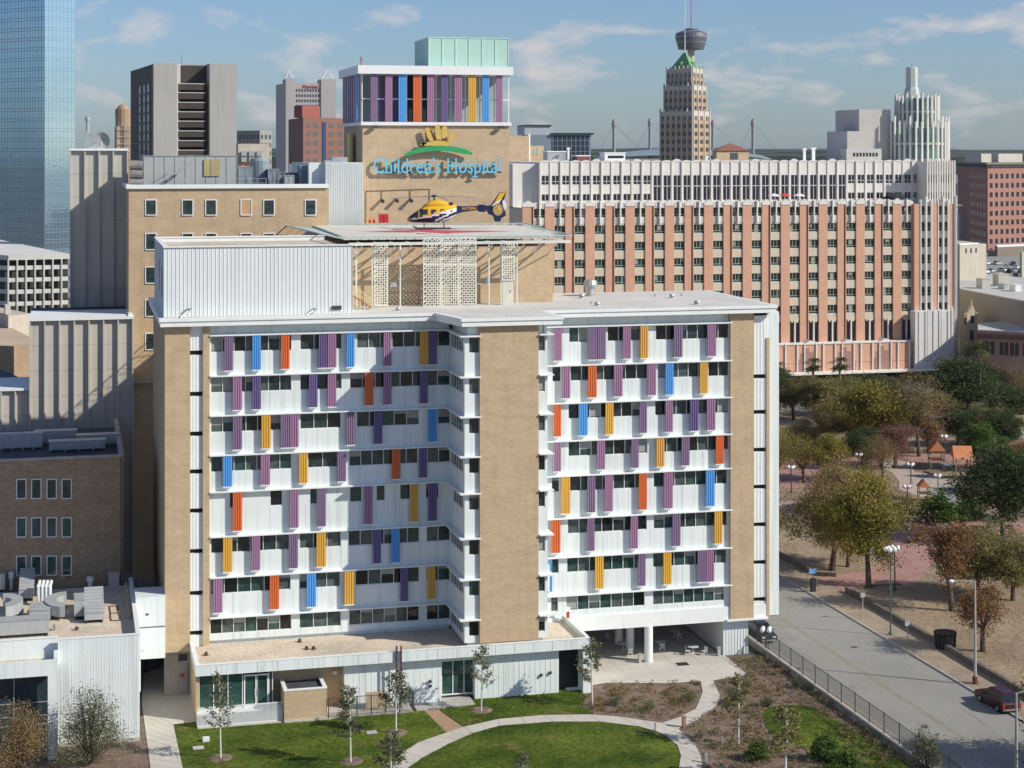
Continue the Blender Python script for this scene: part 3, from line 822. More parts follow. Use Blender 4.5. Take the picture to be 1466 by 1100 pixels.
arc = [(725,702),(760,685),(800,668),(850,660),(905,657),(960,657),(1010,664),(1050,675),(1085,690),(1085,705),(1040,697),(1000,690),(950,684),(900,683),(850,686),(800,694),(740,708)]
plate([Z(*a) for a in arc], VS-.9, .3, 'green_swoosh', LGN)
plate([Z(*a) for a in [(818,640),(850,637),(900,628),(945,632),(968,650),(950,657),(905,655),(850,656),(822,656)]], VS-.8, .25, 'hand_palm', LE)
for pts in ([(838,562),(858,560),(868,590),(884,632),(866,636),(848,606)], [(890,548),(915,545),(920,620),(900,625),(892,600)], [(930,555),(952,552),(955,590),(950,612),(930,618),(925,590)], [(970,590),(992,582),(994,600),(975,635),(955,640)], [(822,638),(812,650),(826,657),(850,640)]):
    plate([Z(*a) for a in pts], VS-.8, .25, 'hand_finger', LE)
# emblem on the tower's left side
m = MB(); m.box(t0-.9, t0-.6, VS+5, VS+9, zb1-8.2, zb1-6.6); m.build('side_letter', LB, sg)
m = MB(); m.box(t0-.9, t0-.6, VS+2.5, VS+9, zb1-10.6, zb1-9.0); m.build('side_letter', mat('side_blue', (.03,.18,.32), .5), sg)
m = MB(); m.box(t0-.8, t0-.5, VS+5.5, VS+8.3, zb1-5.6, zb1-1.0); m.build('side_emblem', LE, sg)
# pipes and lamps low on the wall
m = MB()
def pt(X_, Y_, v=VS-.08):
    q_ = onV(*Z(X_, Y_), v); return (q_.x, v, q_.z)
m.bar(pt(528,1060), pt(528,893), .06); m.bar(pt(528,893), pt(862,882), .06); m.bar(pt(862,882), pt(862,935), .06)
m.bar(pt(610,890), pt(610,935), .06); m.bar(pt(760,885), pt(760,930), .06); m.bar(pt(862,882), pt(862,960), .05)
m.build('conduit', mat('conduit_brown', (.16,.11,.08), .7), sg)
for X_, Y_ in ((610,945),(760,943),(685,943)):
    q = pt(X_, Y_); l = MB(); l.tube((q[0],VS,q[2]+.2),(q[0],VS-.9,q[2]-.05),.12,.26,10); l.build('wall_lamp', DST, sg)
for X_ in (575, 1235):
    q = pt(X_, 552); l = MB(); l.box(q[0]-.3, q[0]+.3, VS-.8, VS-.3, zb1+.05-.35, zb1-.02); l.build('soffit_lamp', DST, sg)
# ribbed white block left of the tower
sh = empty('ribbed_stair_block', (UX(486,222), 224, 0), 'narrow white ribbed metal block left of the brick sign tower', 'building')
s0, s1 = UX(466,221), UX(519.5,221); zsh = ZY(233,490,221)
m = MB(); m.box(s0, s1, 221, 226-.01, 20, zsh)
m.box(s0-2, s0, 222, 240, 20, zsh-.02)
for k in range(22): x = s0+(s1-s0)*k/21.5; m.box(x, x+.08, 220.93, 221, 30, zsh-.05)
m.build('ribbed_wall', RIB, sh)
m = MB(); m.box(s0+1.0, s1-1.8, 222, 226, zsh, zsh+.7); m.box(s0, s1-2.8, 221.5, 223, zsh+.01, zsh+.28); m.build('roof_unit', STEEL, sh)
# ================================================================ GROUND, STREET, GARDEN
def ground(name, poly, z, m):
    o = MB().sheet(poly, z).build(name, m); return tag(o, kind='structure')
GM = mat('city_ground', (.19,.18,.14), .95, .35, .02, col2=(.30,.27,.23), fine=.2, fscale=.2)
worn(ASPH, (.20,.19,.175), .35, .55, .7) if False else None
ground('ground', [(-9000,-3000),(9000,-3000),(9000,14000),(-9000,14000)], -.12, GM)
MULCH = mat('mulch', (.12,.082,.062), .95, .3, .8, col2=(.23,.165,.115), fine=.35, fscale=4)
GRASS = mat('grass_green', (.014,.045,.005), .95, .2, .14, col2=(.15,.19,.028), fine=.35, fscale=2.2, bump=.6, bscale=20, spec=.08)
def worn(m, col, scale, lo, hi):
    t = m.node_tree; b = t.nodes['Principled BSDF']; src = b.inputs['Base Color'].links[0].from_socket
    ge = N(t, 'ShaderNodeNewGeometry'); nn = N(t, 'ShaderNodeTexNoise'); nn.inputs['Scale'].default_value = scale; nn.inputs['Detail'].default_value = 6; nn.inputs['Roughness'].default_value = .7
    L(t, ge.outputs['Position'], nn.inputs['Vector']); mr = N(t, 'ShaderNodeMapRange'); mr.inputs['From Min'].default_value = lo; mr.inputs['From Max'].default_value = hi
    L(t, nn.outputs['Fac'], mr.inputs[0]); mx_ = N(t, 'ShaderNodeMix', data_type='RGBA'); L(t, mr.outputs[0], mx_.inputs['Factor']); L(t, src, mx_.inputs['A']); mx_.inputs['B'].default_value = (*col, 1)
    L(t, mx_.outputs['Result'], b.inputs['Base Color'])
worn(GRASS, (.25,.17,.075), .17, .60, .70)
DRY = mat('dry_grass', (.20,.14,.085), .95, .2, .12, col2=(.34,.255,.165), fine=.3, fscale=1.6, bump=.5, bscale=6)
ASPH = mat('asphalt', (.275,.26,.23), .9, .10, .10, fine=.09, fscale=2.5, streak=0)
VERGE = mat('verge_soil', (.30,.235,.165), .95, .2, .3, fine=.2, fscale=3)
PINK = mat('red_brick_paving', (.36,.20,.17), .9, .15, .4, fine=.15, fscale=4)
SAND = mat('pale_play_surface', (.44,.36,.30), .9, .1, .3, fine=.08)
UF = onZ(1093, 932, .3).x
ground('garden_ground', [(-40,120),(UF,120),(UF,176),(-40,176)], 0.0, MULCH)
ground('service_yard', [(-80,176),(UF,176),(UF,300),(-80,300)], -.02, mat('yard_asphalt', (.10,.10,.10), .9, .2))
g = lambda l: [G(*p) for p in l]
ground('lawn', g([(248,1038),(350,1029),(460,1022),(560,1013),(602,1013),(620,1032),(638,1049),(601,1064),(577,1080),(555,1100),(545,1125),(266,1125),(258,1095)]), .04, GRASS)
ground('lawn', g([(614,1003),(640,994),(677,988),(773,979),(800,978),(825,984),(838,996),(835,1012),(850,1022),(778,1024),(713,1030),(664,1041),(640,1024)]), .042, GRASS)
ground('lawn', g([(560,1125),(578,1102),(604,1084),(642,1064),(675,1050),(713,1040),(750,1036),(792,1034),(860,1034),(915,1041.5),(945,1051),(965,1064),(974,1080),(972,1100),(960,1125)]), .044, GRASS)
ground('lawn', g([(1092,1018),(1097,1043),(1120,1058),(1147,1070),(1175,1090),(1200,1125),(1345,1125),(1290,1090),(1230,1050),(1190,1028),(1160,1012),(1134,1010),(1105,1012.5)]), .046, GRASS)
m = MB()
m.strip(g([(550,1125),(562,1098),(576,1078),(601,1063),(664,1041.5),(713,1030.5),(778,1024.5),(846,1024),(887,1027),(920,1032),(948,1036)]),
        g([(562,1125),(580,1103),(606,1085),(644,1065),(677,1050.5),(715,1040),(792,1034),(860,1034),(915,1041),(940,1048),(955,1055)]), .06)
m.strip(g([(948,1036),(972,1028),(996,1016),(1006,992),(1003,977),(1000,966)]), g([(970,1045),(1003,1029),(1026,1011),(1031,998),(1021,975),(1021,966)]), .064)
m.strip(g([(948,1036),(955,1056),(970,1068),(975,1083),(972,1100),(962,1125)]), g([(970,1044),(993,1064),(1003,1082),(1005,1095),(1004,1110),(998,1125)]), .068)
tag(m.build('garden_path', PAVE), kind='structure')
m = MB(); m.strip(g([(602,1013),(622,1033),(640,1051)]), g([(614,1006),(636,1024),(664,1042)]), .05); tag(m.build('gravel_path', mat('brown_gravel', (.36,.23,.14), .95, .15, .5, fine=.2)), kind='structure')
ground('side_path', g([(203,1008),(219,1125),(267,1125),(248,1038),(283,1034),(279,1012),(270,985),(262,960),(236,955),(205,965)]), .05, PAVE)
ground('patio', g([(800,990),(868,978.5),(960,979),(1021,975),(1070,967),(1039,940)])+[(UX(1035,176),178),(UX(1035,176),194),(uBR,194),(uBR,176),(UX(840,172),170)], .05, PAVE)
# terrace strip at pavilion foot
m = MB(); m.prism([(UX(283,165.5),165.7),(UX(592,165.5),165.7),(UX(592,165.5),170),(UX(283,165.5),170)], -.05, .12); tag(m.build('paved_apron', PAVE), kind='structure')
m = MB(); m.prism([(UX(595,166.5),165.9),(UX(680,166.5),166.5),(UX(680,166.5),169.1),(UX(595,166.5),169.1)], -.05, .14); tag(m.build('paved_apron', CON), kind='structure')
jm = MB()
def joints(A, B, z, step=1.6):
    A, B = g(A), g(B)
    for i in range(min(len(A), len(B))-1):
        La_ = math.dist(A[i], A[i+1]); n_ = max(1, int(La_/step))
        for k in range(n_):
            f = k/n_; a = lerp2_(A[i],A[i+1],f); b2 = lerp2_(B[i],B[i+1],f); t = Vector((b2[0]-a[0], b2[1]-a[1])).normalized(); w = .018
            jm.sheet([(a[0]-t.y*w,a[1]+t.x*w),(b2[0]-t.y*w,b2[1]+t.x*w),(b2[0]+t.y*w,b2[1]-t.x*w),(a[0]+t.y*w,a[1]-t.x*w)], z)
def lerp2_(A, B, f): return (A[0]+(B[0]-A[0])*f, A[1]+(B[1]-A[1])*f)
joints([(550,1125),(562,1098),(576,1078),(601,1063),(664,1041.5),(713,1030.5),(778,1024.5),(846,1024),(887,1027),(920,1032),(948,1036)],[(562,1125),(580,1103),(606,1085),(644,1065),(677,1050.5),(715,1040),(792,1034),(860,1034),(915,1041),(940,1048),(955,1055)], .074)
joints([(948,1036),(972,1028),(996,1016),(1006,992),(1003,977),(1000,966)],[(970,1045),(1003,1029),(1026,1011),(1031,998),(1021,975),(1021,966)], .076)
joints([(948,1036),(955,1056),(970,1068),(975,1083),(972,1100),(962,1125)],[(970,1044),(993,1064),(1003,1082),(1005,1095),(1004,1110),(998,1125)], .078)
joints([(210,1020),(219,1125)],[(247,1038),(267,1125)], .06)
for y_ in range(171, 193, 3): jm.box(UX(870,y_) if y_ < 176 else uBR+1, UX(1030,y_), y_, y_+.03, .05, .056)
for k in range(8): x_ = UX(880,176)+k*3; jm.box(x_, x_+.03, 171.5, 192, .05, .057)
tag(jm.build('paving_joints', mat('joint_grey', (.30,.28,.25), .9)), kind='structure')
# tree rings
# road
RL, RR = UF+1.6, onZ(1240, 899).x
ground('street', [(RL,60),(RR,60),(RR,346),(RL,346)], -.03, ASPH)
m = MB()
for s in (-.16, .16):
    x = (RL+RR)/2-.9+s; 
    y = 60
    while y < 340: m.sheet([(x-.06,y),(x+.06,y),(x+.06,y+5.8),(x-.06,y+5.8)], -.02); y += 6
tag(m.build('centre_line', mat('worn_yellow', (.30,.23,.13), .9, .25, .8)), kind='structure')
worn(ASPH, (.26,.245,.215), .12, .5, .7)
m = MB(); random.seed(31)
for k in range(5):
    x = random.uniform(RL+1,RR-2); y = random.uniform(120,300); w_ = random.uniform(.6,2.2); l_ = random.uniform(1,6); m.sheet([(x,y),(x+w_,y+random.uniform(-.1,.1)),(x+w_,y+l_),(x,y+l_)], -.024)
tag(m.build('road_patch', mat('asphalt_patch', (.255,.24,.212), .95, .15, 1, fine=.15)), kind='structure')
m = MB()
for k in range(9):
    x = random.uniform(RL+.5,RR-.5); y = random.uniform(110,310); a = random.choice((0,0,1.57)); p_ = Vector((x,y,0))
    for j in range(random.randint(4,12)):
        a2 = a+random.uniform(-.35,.35)+1.57*(a == 0); q_ = p_+Vector((math.cos(a2),math.sin(a2),0))*.8; n_ = Vector((-math.sin(a2),math.cos(a2),0))*.022
        if RL < q_.x < RR: m.sheet([tuple((p_-n_)[:2]),tuple((q_-n_)[:2]),tuple((q_+n_)[:2]),tuple((p_+n_)[:2])], -.016)
        p_ = q_
tag(m.build('tar_seam', mat('tar', (.16,.15,.14), .8)), kind='structure')
m = MB()
for (mx1, my1) in ((4,150),(9,176),(6,205)): m.lathe([(.38,-.022),(.38,-.012)], RL+mx1, my1, 16)
tag(m.build('road_covers', mat('iron', (.09,.085,.08), .7)), kind='structure')
m = MB(); m.prism([(UF+.3,60),(RL,60),(RL,330),(UF+.3,330)], -.1, .09); tag(m.build('near_pavement', VERGE), kind='structure')
m = MB(); m.prism([(RR,60),(RR+.18,60),(RR+.18,338),(RR,338)], -.1, .13); m.prism([(RL-.15,60),(RL,60),(RL,338),(RL-.15,338)], -.1, .13-.03); tag(m.build('kerb', CON), kind='structure')
LWU = onZ(1436, 980).x
m = MB(); m.sheet([(RR+.18,60),(LWU,60),(LWU,338),(RR+.18,338)], .09); tag(m.build('verge', VERGE), kind='structure')
ground('park_ground', [(LWU,60),(420,60),(420,338),(LWU,338)], .02, DRY)
# cross street and hotel forecourt
ground('street', [(-10,346),(420,346),(420,360),(-10,360)], -.028, ASPH)
ground('forecourt', [(-10,360),(420,360),(420,420),(-10,420)], -.05, mat('forecourt_paving', (.3,.27,.24), .9, .15))
ground('plaza', g([(1167,829.5),(1213,849),(1244,840),(1308,838),(1330,815),(1345,790),(1400,770),(1466,764),(1500,764),(1500,745),(1466,749),(1372,746),(1287,742),(1282,764),(1269,802),(1244,818),(1195,824)]), .06, PINK)
ground('park_path', g([(1262,672),(1277,677),(1287,690),(1287,702),(1321,713),(1346,707),(1390,700),(1400,690),(1360,686),(1310,676),(1300,662),(1255,655)]), .07, SAND)
ground('park_path', g([(1096,722),(1140,717),(1140,744),(1096,742)]), .05, SAND)
ground('park_path', g([(1096,600),(1240,604),(1466,618),(1466,628),(1240,612),(1096,607)]), .05, mat('grey_path', (.42,.41,.4), .9))
ground('park_path', g([(1096,640),(1160,640),(1280,650),(1350,650),(1466,665),(1466,672),(1350,664),(1270,668),(1180,700),(1096,700)]), .055, PINK)
ground('play_surface', g([(1330,706),(1348,698),(1385,702),(1380,722),(1340,724)]), .075, mat('grey_rubber', (.24,.24,.24), .9))
# retaining wall and fence along the street
wl = tag(MB().box(UF-.15, UF+.25, 60, 181, -.1, .62).build('retaining_wall', mat('stone_wall', (.30,.28,.25), .95, .3, 1.2, fine=.3, fscale=3)), 'long low stone retaining wall under the black fence beside the street', 'wall')
MB().box(UF-.2, UF+.3, 60, 181.05, .62, .72).build('cap', PAVE, wl)
OFF[wl.name] = OFF[wl.name]
fe = empty('metal_fence', (UF+.05, 150, .72), 'black metal mesh fence with square posts running beside the street', 'fence')
y0 = 181
for k in range(28):
    y = y0-k*3.07
    MB().box(UF+.01, UF+.09, y-.04, y+.04, .72, 2.62).build('post', DST, fe)
    pm = MB(); pm.box(UF+.03, UF+.07, y-3.03, y-.04, 2.5, 2.55).box(UF+.03, UF+.07, y-3.03, y-.04, .82, .86)
    for j in range(24): pm.box(UF+.045, UF+.055, y-.1-j*.125, y-.075-j*.125, .86, 2.5)
    pm.build('mesh_panel', DST, fe)
# low dark stone walls in the park
SW = mat('dark_stone', (.13,.11,.095), .95, .35, 1.0, fine=.3, fscale=3)
def lowwall(pts, label, h=.75, t=.45):
    m = MB(); P = [G(*p) for p in pts]
    for a, b_ in zip(P[:-1], P[1:]): m.bar((a[0],a[1],h/2-.1),(b_[0],b_[1],h/2-.1), t, h+.2)
    tag(m.build('low_wall', SW), label, 'wall')
lowwall([(1096,788),(1160,822)], 'low dark stone wall beside the verge at the far end of the street')
lowwall([(1161,824),(1197,826.5)], 'short low wall end turning toward the brick plaza', .55)
lowwall([(1212,848.5),(1436,980),(1520,1030)], 'long low dark stone wall between the verge and the park trees')
lowwall([(1213,848),(1246,840),(1290,838)], 'thin pale kerb wall at the foot of the park trees beside the plaza', .2, .3)
# black fence round the entrance service corner
fn = empty('metal_fence', (UX(530,166), 166, .1), 'small black metal fence enclosing the yard beside the brick enclosure', 'fence')
fx0, fx1 = UX(470,165.6), UX(592,165.6)
for k in range(7):
    x = fx0+(fx1-fx0)*k/6; MB().box(x-.04, x+.04, 165.5, 165.58, .12, 2.1).build('post', DST, fn)
pm = MB(); pm.box(fx0, fx1, 165.52, 165.56, 2.0, 2.05).box(fx0, fx1, 165.52, 165.56, .3, .34)
for k in range(60): x = fx0+(fx1-fx0)*k/60+.05; pm.box(x, x+.02, 165.53, 165.55, .34, 2.0)
for k in range(20): y = 165.6+k*.14; pm.box(fx1, fx1+.02, y, y+.02, .3, 2.0)
pm.build('picket_panel', DST, fn)
pm = MB()
for k in range(14): x = UX(524,167)+k*.155; pm.box(x, x+.13, 167.0, 167.04, .3, 1.9)
tag(pm.build('timber_screen', mat('timber', (.45,.32,.19), .8, .15, 2)), 'short screen of vertical tan boards behind the black yard fence', 'screen')

# ================================================================ LEFT SIDE BUILDINGS
def win(parent, P0, P1, s0, s1, z0, z1, g=GL, fr=WPAINT, t=.12, rec=.12, cross=False, name='window'):
    m = MB(); m.obox(P0, P1, s0, s1, z0, z1, .005, .03, 0)
    m.obox(P0, P1, s0-t, s0, z0-t, z1+t, .0, .09, 1).obox(P0, P1, s1, s1+t, z0-t, z1+t, .0, .09, 1)
    m.obox(P0, P1, s0, s1, z1, z1+t, .0, .09, 1).obox(P0, P1, s0, s1, z0-t, z0, .0, .14, 1)
    if cross: m.obox(P0, P1, s0, s1, (z0+z1)/2-.05, (z0+z1)/2+.05, .03, .08, 1)
    return m.build(name, [g, fr], parent)
# front-left brown brick building
V1 = 187.7
u0, u1 = UX(-60,V1), UX(176,V1)
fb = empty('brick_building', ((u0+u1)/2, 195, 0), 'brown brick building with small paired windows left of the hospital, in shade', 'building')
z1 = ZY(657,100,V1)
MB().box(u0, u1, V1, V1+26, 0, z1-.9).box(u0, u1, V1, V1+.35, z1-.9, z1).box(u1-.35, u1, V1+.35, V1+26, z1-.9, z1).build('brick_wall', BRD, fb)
MB().box(u0, u1+.1, V1-.1, V1+.4, z1, z1+.22).box(u1-.4, u1+.1, V1+.4, V1+26, z1, z1+.22).build('coping', CON, fb)
MB().sheet([(u0,V1+.35),(u1-.35,V1+.35),(u1-.35,V1+25.9),(u0,V1+25.9)], z1-.88).build('roof', DKR, fb)
P0, P1 = (u0,V1), (u1,V1)
for (ya, yb) in ((687,713),(742,768),(797,823)):
    for c in (30.5, 52, 74, 95.5):
        s0 = UX(c-6,V1)-u0; s1 = UX(c+6,V1)-u0
        win(fb, P0, P1, s0, s1, ZY(yb,c,V1), ZY(ya,c,V1), g=GLG if ya > 700 else GL, t=.1)
m = MB().box(UX(172.5,V1), UX(173.3,V1), V1-.12, V1-.02, 6, z1); m.build('downpipe', DST, fb)
# roof clutter: long ducts and pipes
random.seed(11)
for i, (a, y, w_, vv, h_) in enumerate(((0,635,60,12,1.5),(50,622,60,15,1.2),(110,640,60,12.5,1.0),(70,640,80,9.5,.9))):
    x = UX(a,V1+vv); m = MB(); L_ = w_*.075
    m.box(x, x+L_, V1+vv, V1+vv+1.4, z1-.6, z1-.6+h_); m.box(x-.1, x+L_+.1, V1+vv-.05, V1+vv+1.45, z1-.6+h_, z1-.55+h_)
    for k in range(4): m.box(x+L_*k/4+.1, x+L_*k/4+.25, V1+vv+.2, V1+vv+1.2, z1-.88, z1-.6)
    tag(m.build('air_duct', STEEL), ['low grey duct at the left edge on the brown brick building roof','low grey duct in front of the fluted concrete wall on the brown brick roof','low grey duct at the right end of the brown brick building roof','low grey duct nearest the parapet on the brown brick building roof'][i], 'air duct', 'ducts on the brown brick roof')
# fluted concrete block, two heights
V2 = 215.0
def fluted(pa, pb, ytop, v, zbot, step, label, depth=10, name='concrete_building', cop=True):
    a, b_ = UX(pa,v), UX(pb,v); zt = ZY(ytop,(pa+pb)/2,v)
    t = empty(name, ((a+b_)/2, v+depth/2, 0), label, 'building')
    MB().box(a, b_, v, v+depth, zbot, zt).build('wall', CONL, t)
    m = MB(); n = round((b_-a)/step)
    for k in range(n+1):
        x = a+(b_-a)*k/n; m.box(x-.09, x+.09, v-.42, v, zbot+.05, zt-.02)
    m.build('rib', CONL, t)
    m = MB()
    k = 1
    while zt-k*3.0 > zbot: m.box(a, b_, v-.012, v, zt-k*3.0-.02, zt-k*3.0+.02); k += 1
    m.build('panel_joints', mat('joint_dark', (.26,.25,.22), .8), t)
    if cop: MB().box(a-.1, b_+.1, v-.5, v+depth+.1, zt, zt+.3).build('coping', WHT, t)
    return t, a, b_, zt
t, a, b_, zt = fluted(43, 190, 458, V2, 0, 1.78, 'beige ribbed concrete block crossed by a diagonal shadow, left of the hospital')
MB().box(b_-.5, b_+.0, V2+.02, V2+9, zt+.3, zt+.5).build('coping', WHT, t)
fluted(-60, 42.6, 560, V2+.5, 0, 1.78, 'lower beige ribbed concrete wall at the left edge of the view')
t, a, b_, zt = fluted(101, 182.5, 216, 233.0, 25, 1.78, 'tall pale concrete tower with raised vertical ribs and a satellite dish on top', depth=3.0)
MB().box(UX(43,220), UX(187,220), 225.1, 232.9, 0, ZY(445,100,228)).build('lower_roof_block', DKR, t)
# dish and stack on it
ds = empty('satellite_dish', (UX(143,234), 234, zt+.3), 'weathered grey satellite dish on top of the pale concrete tower', 'satellite dish')
cx = UX(145,234); cz = ZY(202,145,234)
rows = []
for k in range(6):
    r = 1.15*k/5+.001; rows.append([(cx+r*math.cos(t_)*.95+.25*(1-(k/5)**2), 234.2+.35*(1-(k/5)**2)-.2*math.cos(t_)*k/5, cz+r*math.sin(t_)) for t_ in [2*math.pi*i/20 for i in range(20)]])
MB().grid(rows).build('reflector', mat('dish_grey', (.33,.34,.34), .7, .3, 1), ds)
MB().tube((cx,234.5,zt+.3),(cx,234.5,cz),.12,.1,8).tube((cx,234.5,cz),(cx-.9,233.2,cz),.05,.05,6).build('mount', STEEL, ds)
hd = empty('exhaust_hood', (UX(126,234), 234.6, zt+.3), 'angular metal exhaust hood with a short chimney beside the dish', 'exhaust')
x = UX(121,234)
MB().add([(x,234,zt+.3),(x+2.0,234,zt+.3),(x+2.0,234,zt+1.6),(x,234,zt+2.6),(x,235.5,zt+.3),(x+2.0,235.5,zt+.3),(x+2.0,235.5,zt+1.6),(x,235.5,zt+2.6)],[(0,1,2,3),(7,6,5,4),(0,4,5,1),(1,5,6,2),(2,6,7,3),(3,7,4,0)]).build('hood', STEEL, hd)
MB().lathe([(.22,zt+2.2),(.22,zt+3.9),(.34,zt+3.9),(.34,zt+4.4)], x+.4, 234.7, 12).build('chimney', STEEL, hd)
# tan brick building behind
V3 = 217.6
ta = empty('brick_building', (UX(330,V3), 230, 0), 'long tan brick building with square white framed windows behind the ribbed penthouse', 'building')
a, b_ = UX(184.3,V3), UX(470,V3); z3 = ZY(270,300,V3)
MB().box(a, b_, V3, V3+26, 0, z3).build('brick_wall', BR, ta)
MB().box(a-.3, b_, V3-.3, V3+.3, z3, z3+.5).box(a-.3, a+.3, V3+.3, V3+26, z3, z3+.5).build('coping', WHT, ta)
MB().sheet([(a+.3,V3+.3),(b_,V3+.3),(b_,V3+25.9),(a+.3,V3+25.9)], z3+.05).build('roof', DKR, ta)
for (ya, yb) in ((287,307.5),(335,357),(383,405),(430,452.5),(478,500)):
    for i, c in enumerate((216,268.5,302,352.5,385,444.5)):
        s0 = UX(c-7,V3)-a; s1 = UX(c+7,V3)-a
        board = (ya == 287 and c == 352.5)
        w_ = win(ta, (a,V3), (b_,V3), s0, s1, ZY(yb,c,V3), ZY(ya,c,V3), g=mat('plywood', (.55,.33,.17), .8, .1) if board else GL, cross=False, t=.11)
        if board: w_['label'] = 'window boarded up with orange plywood'
MB().box(a+.5, a+12, V3-.6, V3, ZY(545,230,V3)-.2, ZY(545,230,V3)).build('ledge', CON, ta)
# plant on its roof
zr = z3+.06
def unit(px0, px1, ytop, v, dep, label, mt, nm='rooftop_unit', cat='air handling unit', grp='plant on the tan building roof', z=None, feet=True):
    z = zr if z is None else z
    x0, x1 = UX(px0,v), UX(px1,v); zt_ = ZY(ytop,(px0+px1)/2,v)
    t = empty(nm, ((x0+x1)/2, v+dep/2, z), label, cat, grp)
    MB().box(x0, x1, v, v+dep, z+.12, zt_).build('casing', mt, t)
    m = MB()
    n = max(2, int((x1-x0)/1.2))
    for k in range(n+1): xx = x0+(x1-x0)*k/n; m.box(xx-.04, xx+.04, v-.05, v, z+.15, zt_-.02)
    m.box(x0-.05, x1+.05, v-.08, v+dep+.05, zt_, zt_+.08); m.build('frame', STEEL, t)
    m = MB(); m.box(x0+.1, x0+.3, v+.1, v+dep-.1, z, z+.12).box(x1-.3, x1-.1, v+.1, v+dep-.1, z, z+.12); m.build('base', DST, t)
    return t, x0, x1, zt_
GRYU = mat('grey_green_cladding', (.40,.42,.40), .6, .08, .3, streak=.15)
t, x0, x1, zt_ = unit(206, 339, 224, V3+5, 8, 'long grey clad plant room with a yellow louvred window on the tan building roof', GRYU, 'plant_room', 'plant room')
m = MB(); m.box(UX(292,V3+4.9), UX(315,V3+4.9), V3+4.85, V3+4.95, zr+1.4, zt_-.4); wq = m.build('louvre', mat('ochre_louvre', (.42,.36,.16), .6), t)
MB().box(UX(303,V3+4.8)-.06, UX(303,V3+4.8)+.06, V3+4.8, V3+4.85, zr+1.4, zt_-.4).build('mullion', STEEL, wq)
random.seed(7)
st = MB()
for k in range(9): st.box(UX(222,V3+3)+k*.5, UX(222,V3+3)+k*.5+.5, V3+3, V3+3.9, zr+.3+k*.32, zr+.36+k*.32)
st.bar((UX(222,V3+3),V3+3,zr+.2),(UX(222,V3+3)+4.6,V3+3,zr+3.2),.12); st.bar((UX(222,V3+3),V3+3,zr+1.1),(UX(222,V3+3)+4.6,V3+3,zr+4.1),.07)
tag(st.build('steel_stair', STEEL), 'steel stair rising against the grey clad plant room', 'stair')
rl = MB()
for k in range(16): x = UX(205,V3+1)+k*1.0; rl.box(x-.03, x+.03, V3+1, V3+1.06, zr, zr+1.1)
rl.box(UX(205,V3+1), UX(205,V3+1)+15.1, V3+1, V3+1.05, zr+1.1, zr+1.15).box(UX(205,V3+1), UX(205,V3+1)+15.1, V3+1, V3+1.05, zr+.55, zr+.6)
tag(rl.build('roof_railing', STEEL), 'thin grey railing along the front edge of the tan building roof', 'railing')
m = MB()
for k in range(3): m.tube((UX(186,V3+4),V3+4,zr+.6+k*1.1),(UX(204,V3+4),V3+4,zr+.5+k*1.1),.62,.62,12)
tag(m.build('pipe_stack', mat('rusty_grey', (.22,.21,.2), .7, .3, 1)), 'stack of fat grey pipes at the left end of the tan building roof', 'pipes')
m = MB(); x = UX(372,V3+8); m.lathe([(1.3,zr),(1.3,zr+3.3),(1.1,zr+3.6)], x, V3+8, 18); tag(m.build('water_tank', mat('tank_blue_grey', (.22,.26,.30), .5, .15, .8)), 'round blue grey tank on the tan building roof', 'tank')
lb = ['dark blocky unit right of the round tank','wide low unit with pale top left of the round tank','small bluish unit nearest the parapet on the tan roof','tall thin unit behind the other roof units','dark unit beside the ribbed metal block','low dark unit at the far end of the tan roof']
for i, (p0, p1, yt, v, dep) in enumerate(((384,399,243,V3+6,2),(342,362,240,V3+7,2),(408,421,252,V3+2,1.5),(414,417,236,V3+10,1),(430,454,238,V3+6,3),(398,428,248,V3+9,2))):
    unit(p0, p1, yt, v, dep, lb[i], mat('unit_blue_grey', (.20,.25,.29), .6, .3, 1) if i != 2 else STEEL)
pm = MB()
for k in range(10):
    x = UX(340+k*11,V3+4); y = V3+2+random.random()*5
    pm.tube((x,y,zr+.25),(x+2.4,y+random.random(),zr+.3),.07,.07,6); pm.tube((x,y,zr),(x,y,zr+1+random.random()),.06,.06,6)
tag(pm.build('roof_pipes', DST), 'tangle of thin dark pipes running over the tan building roof', 'pipes')

# white building at lower left
V4 = 163.9
wb = empty('white_building', (UX(100,V4), 172, 0), 'low white metal clad building with a roof full of grey ducts at lower left', 'building')
a, b_ = UX(-60,V4), UX(200,V4); c0 = UX(83,V4); z4 = 9.75; zr4 = 8.9
m = MB(); m.box(c0, b_, V4, V4+22.5, 0.35, zr4).box(a, c0, V4+.8, V4+22.5, 0, zr4)
m.box(c0, b_, V4, V4+.3, zr4, z4).box(b_-.3, b_, V4+.3, V4+22, zr4, z4).box(a, c0, V4+.8, V4+1.1, zr4, z4)
m.build('wall', WH, wb)
m = MB()
for k in range(30): x = c0+(b_-c0)*k/30; m.box(x-.012, x+.012, V4-.015, V4, .4, z4-.05)
m.build('panel_joints', mat('joint', (0,0,0)), wb)
MB().box(c0, b_+.05, V4-.06, V4, -.05, .35).build('plinth', PAVE, wb)
MB().box(a, c0-.05, V4+.75, V4+1.15, z4, z4+.08).box(c0-.05, b_+.05, V4-.05, V4+.35, z4, z4+.08).box(b_-.35, b_+.05, V4+.35, V4+22, z4, z4+.08).build('coping', WHT, wb)
MB().sheet([(a,V4+1.1),(c0,V4+1.1),(c0,V4+.3),(b_-.3,V4+.3),(b_-.3,V4+22),(a,V4+22)], zr4+.02).build('roof', TANR, wb)
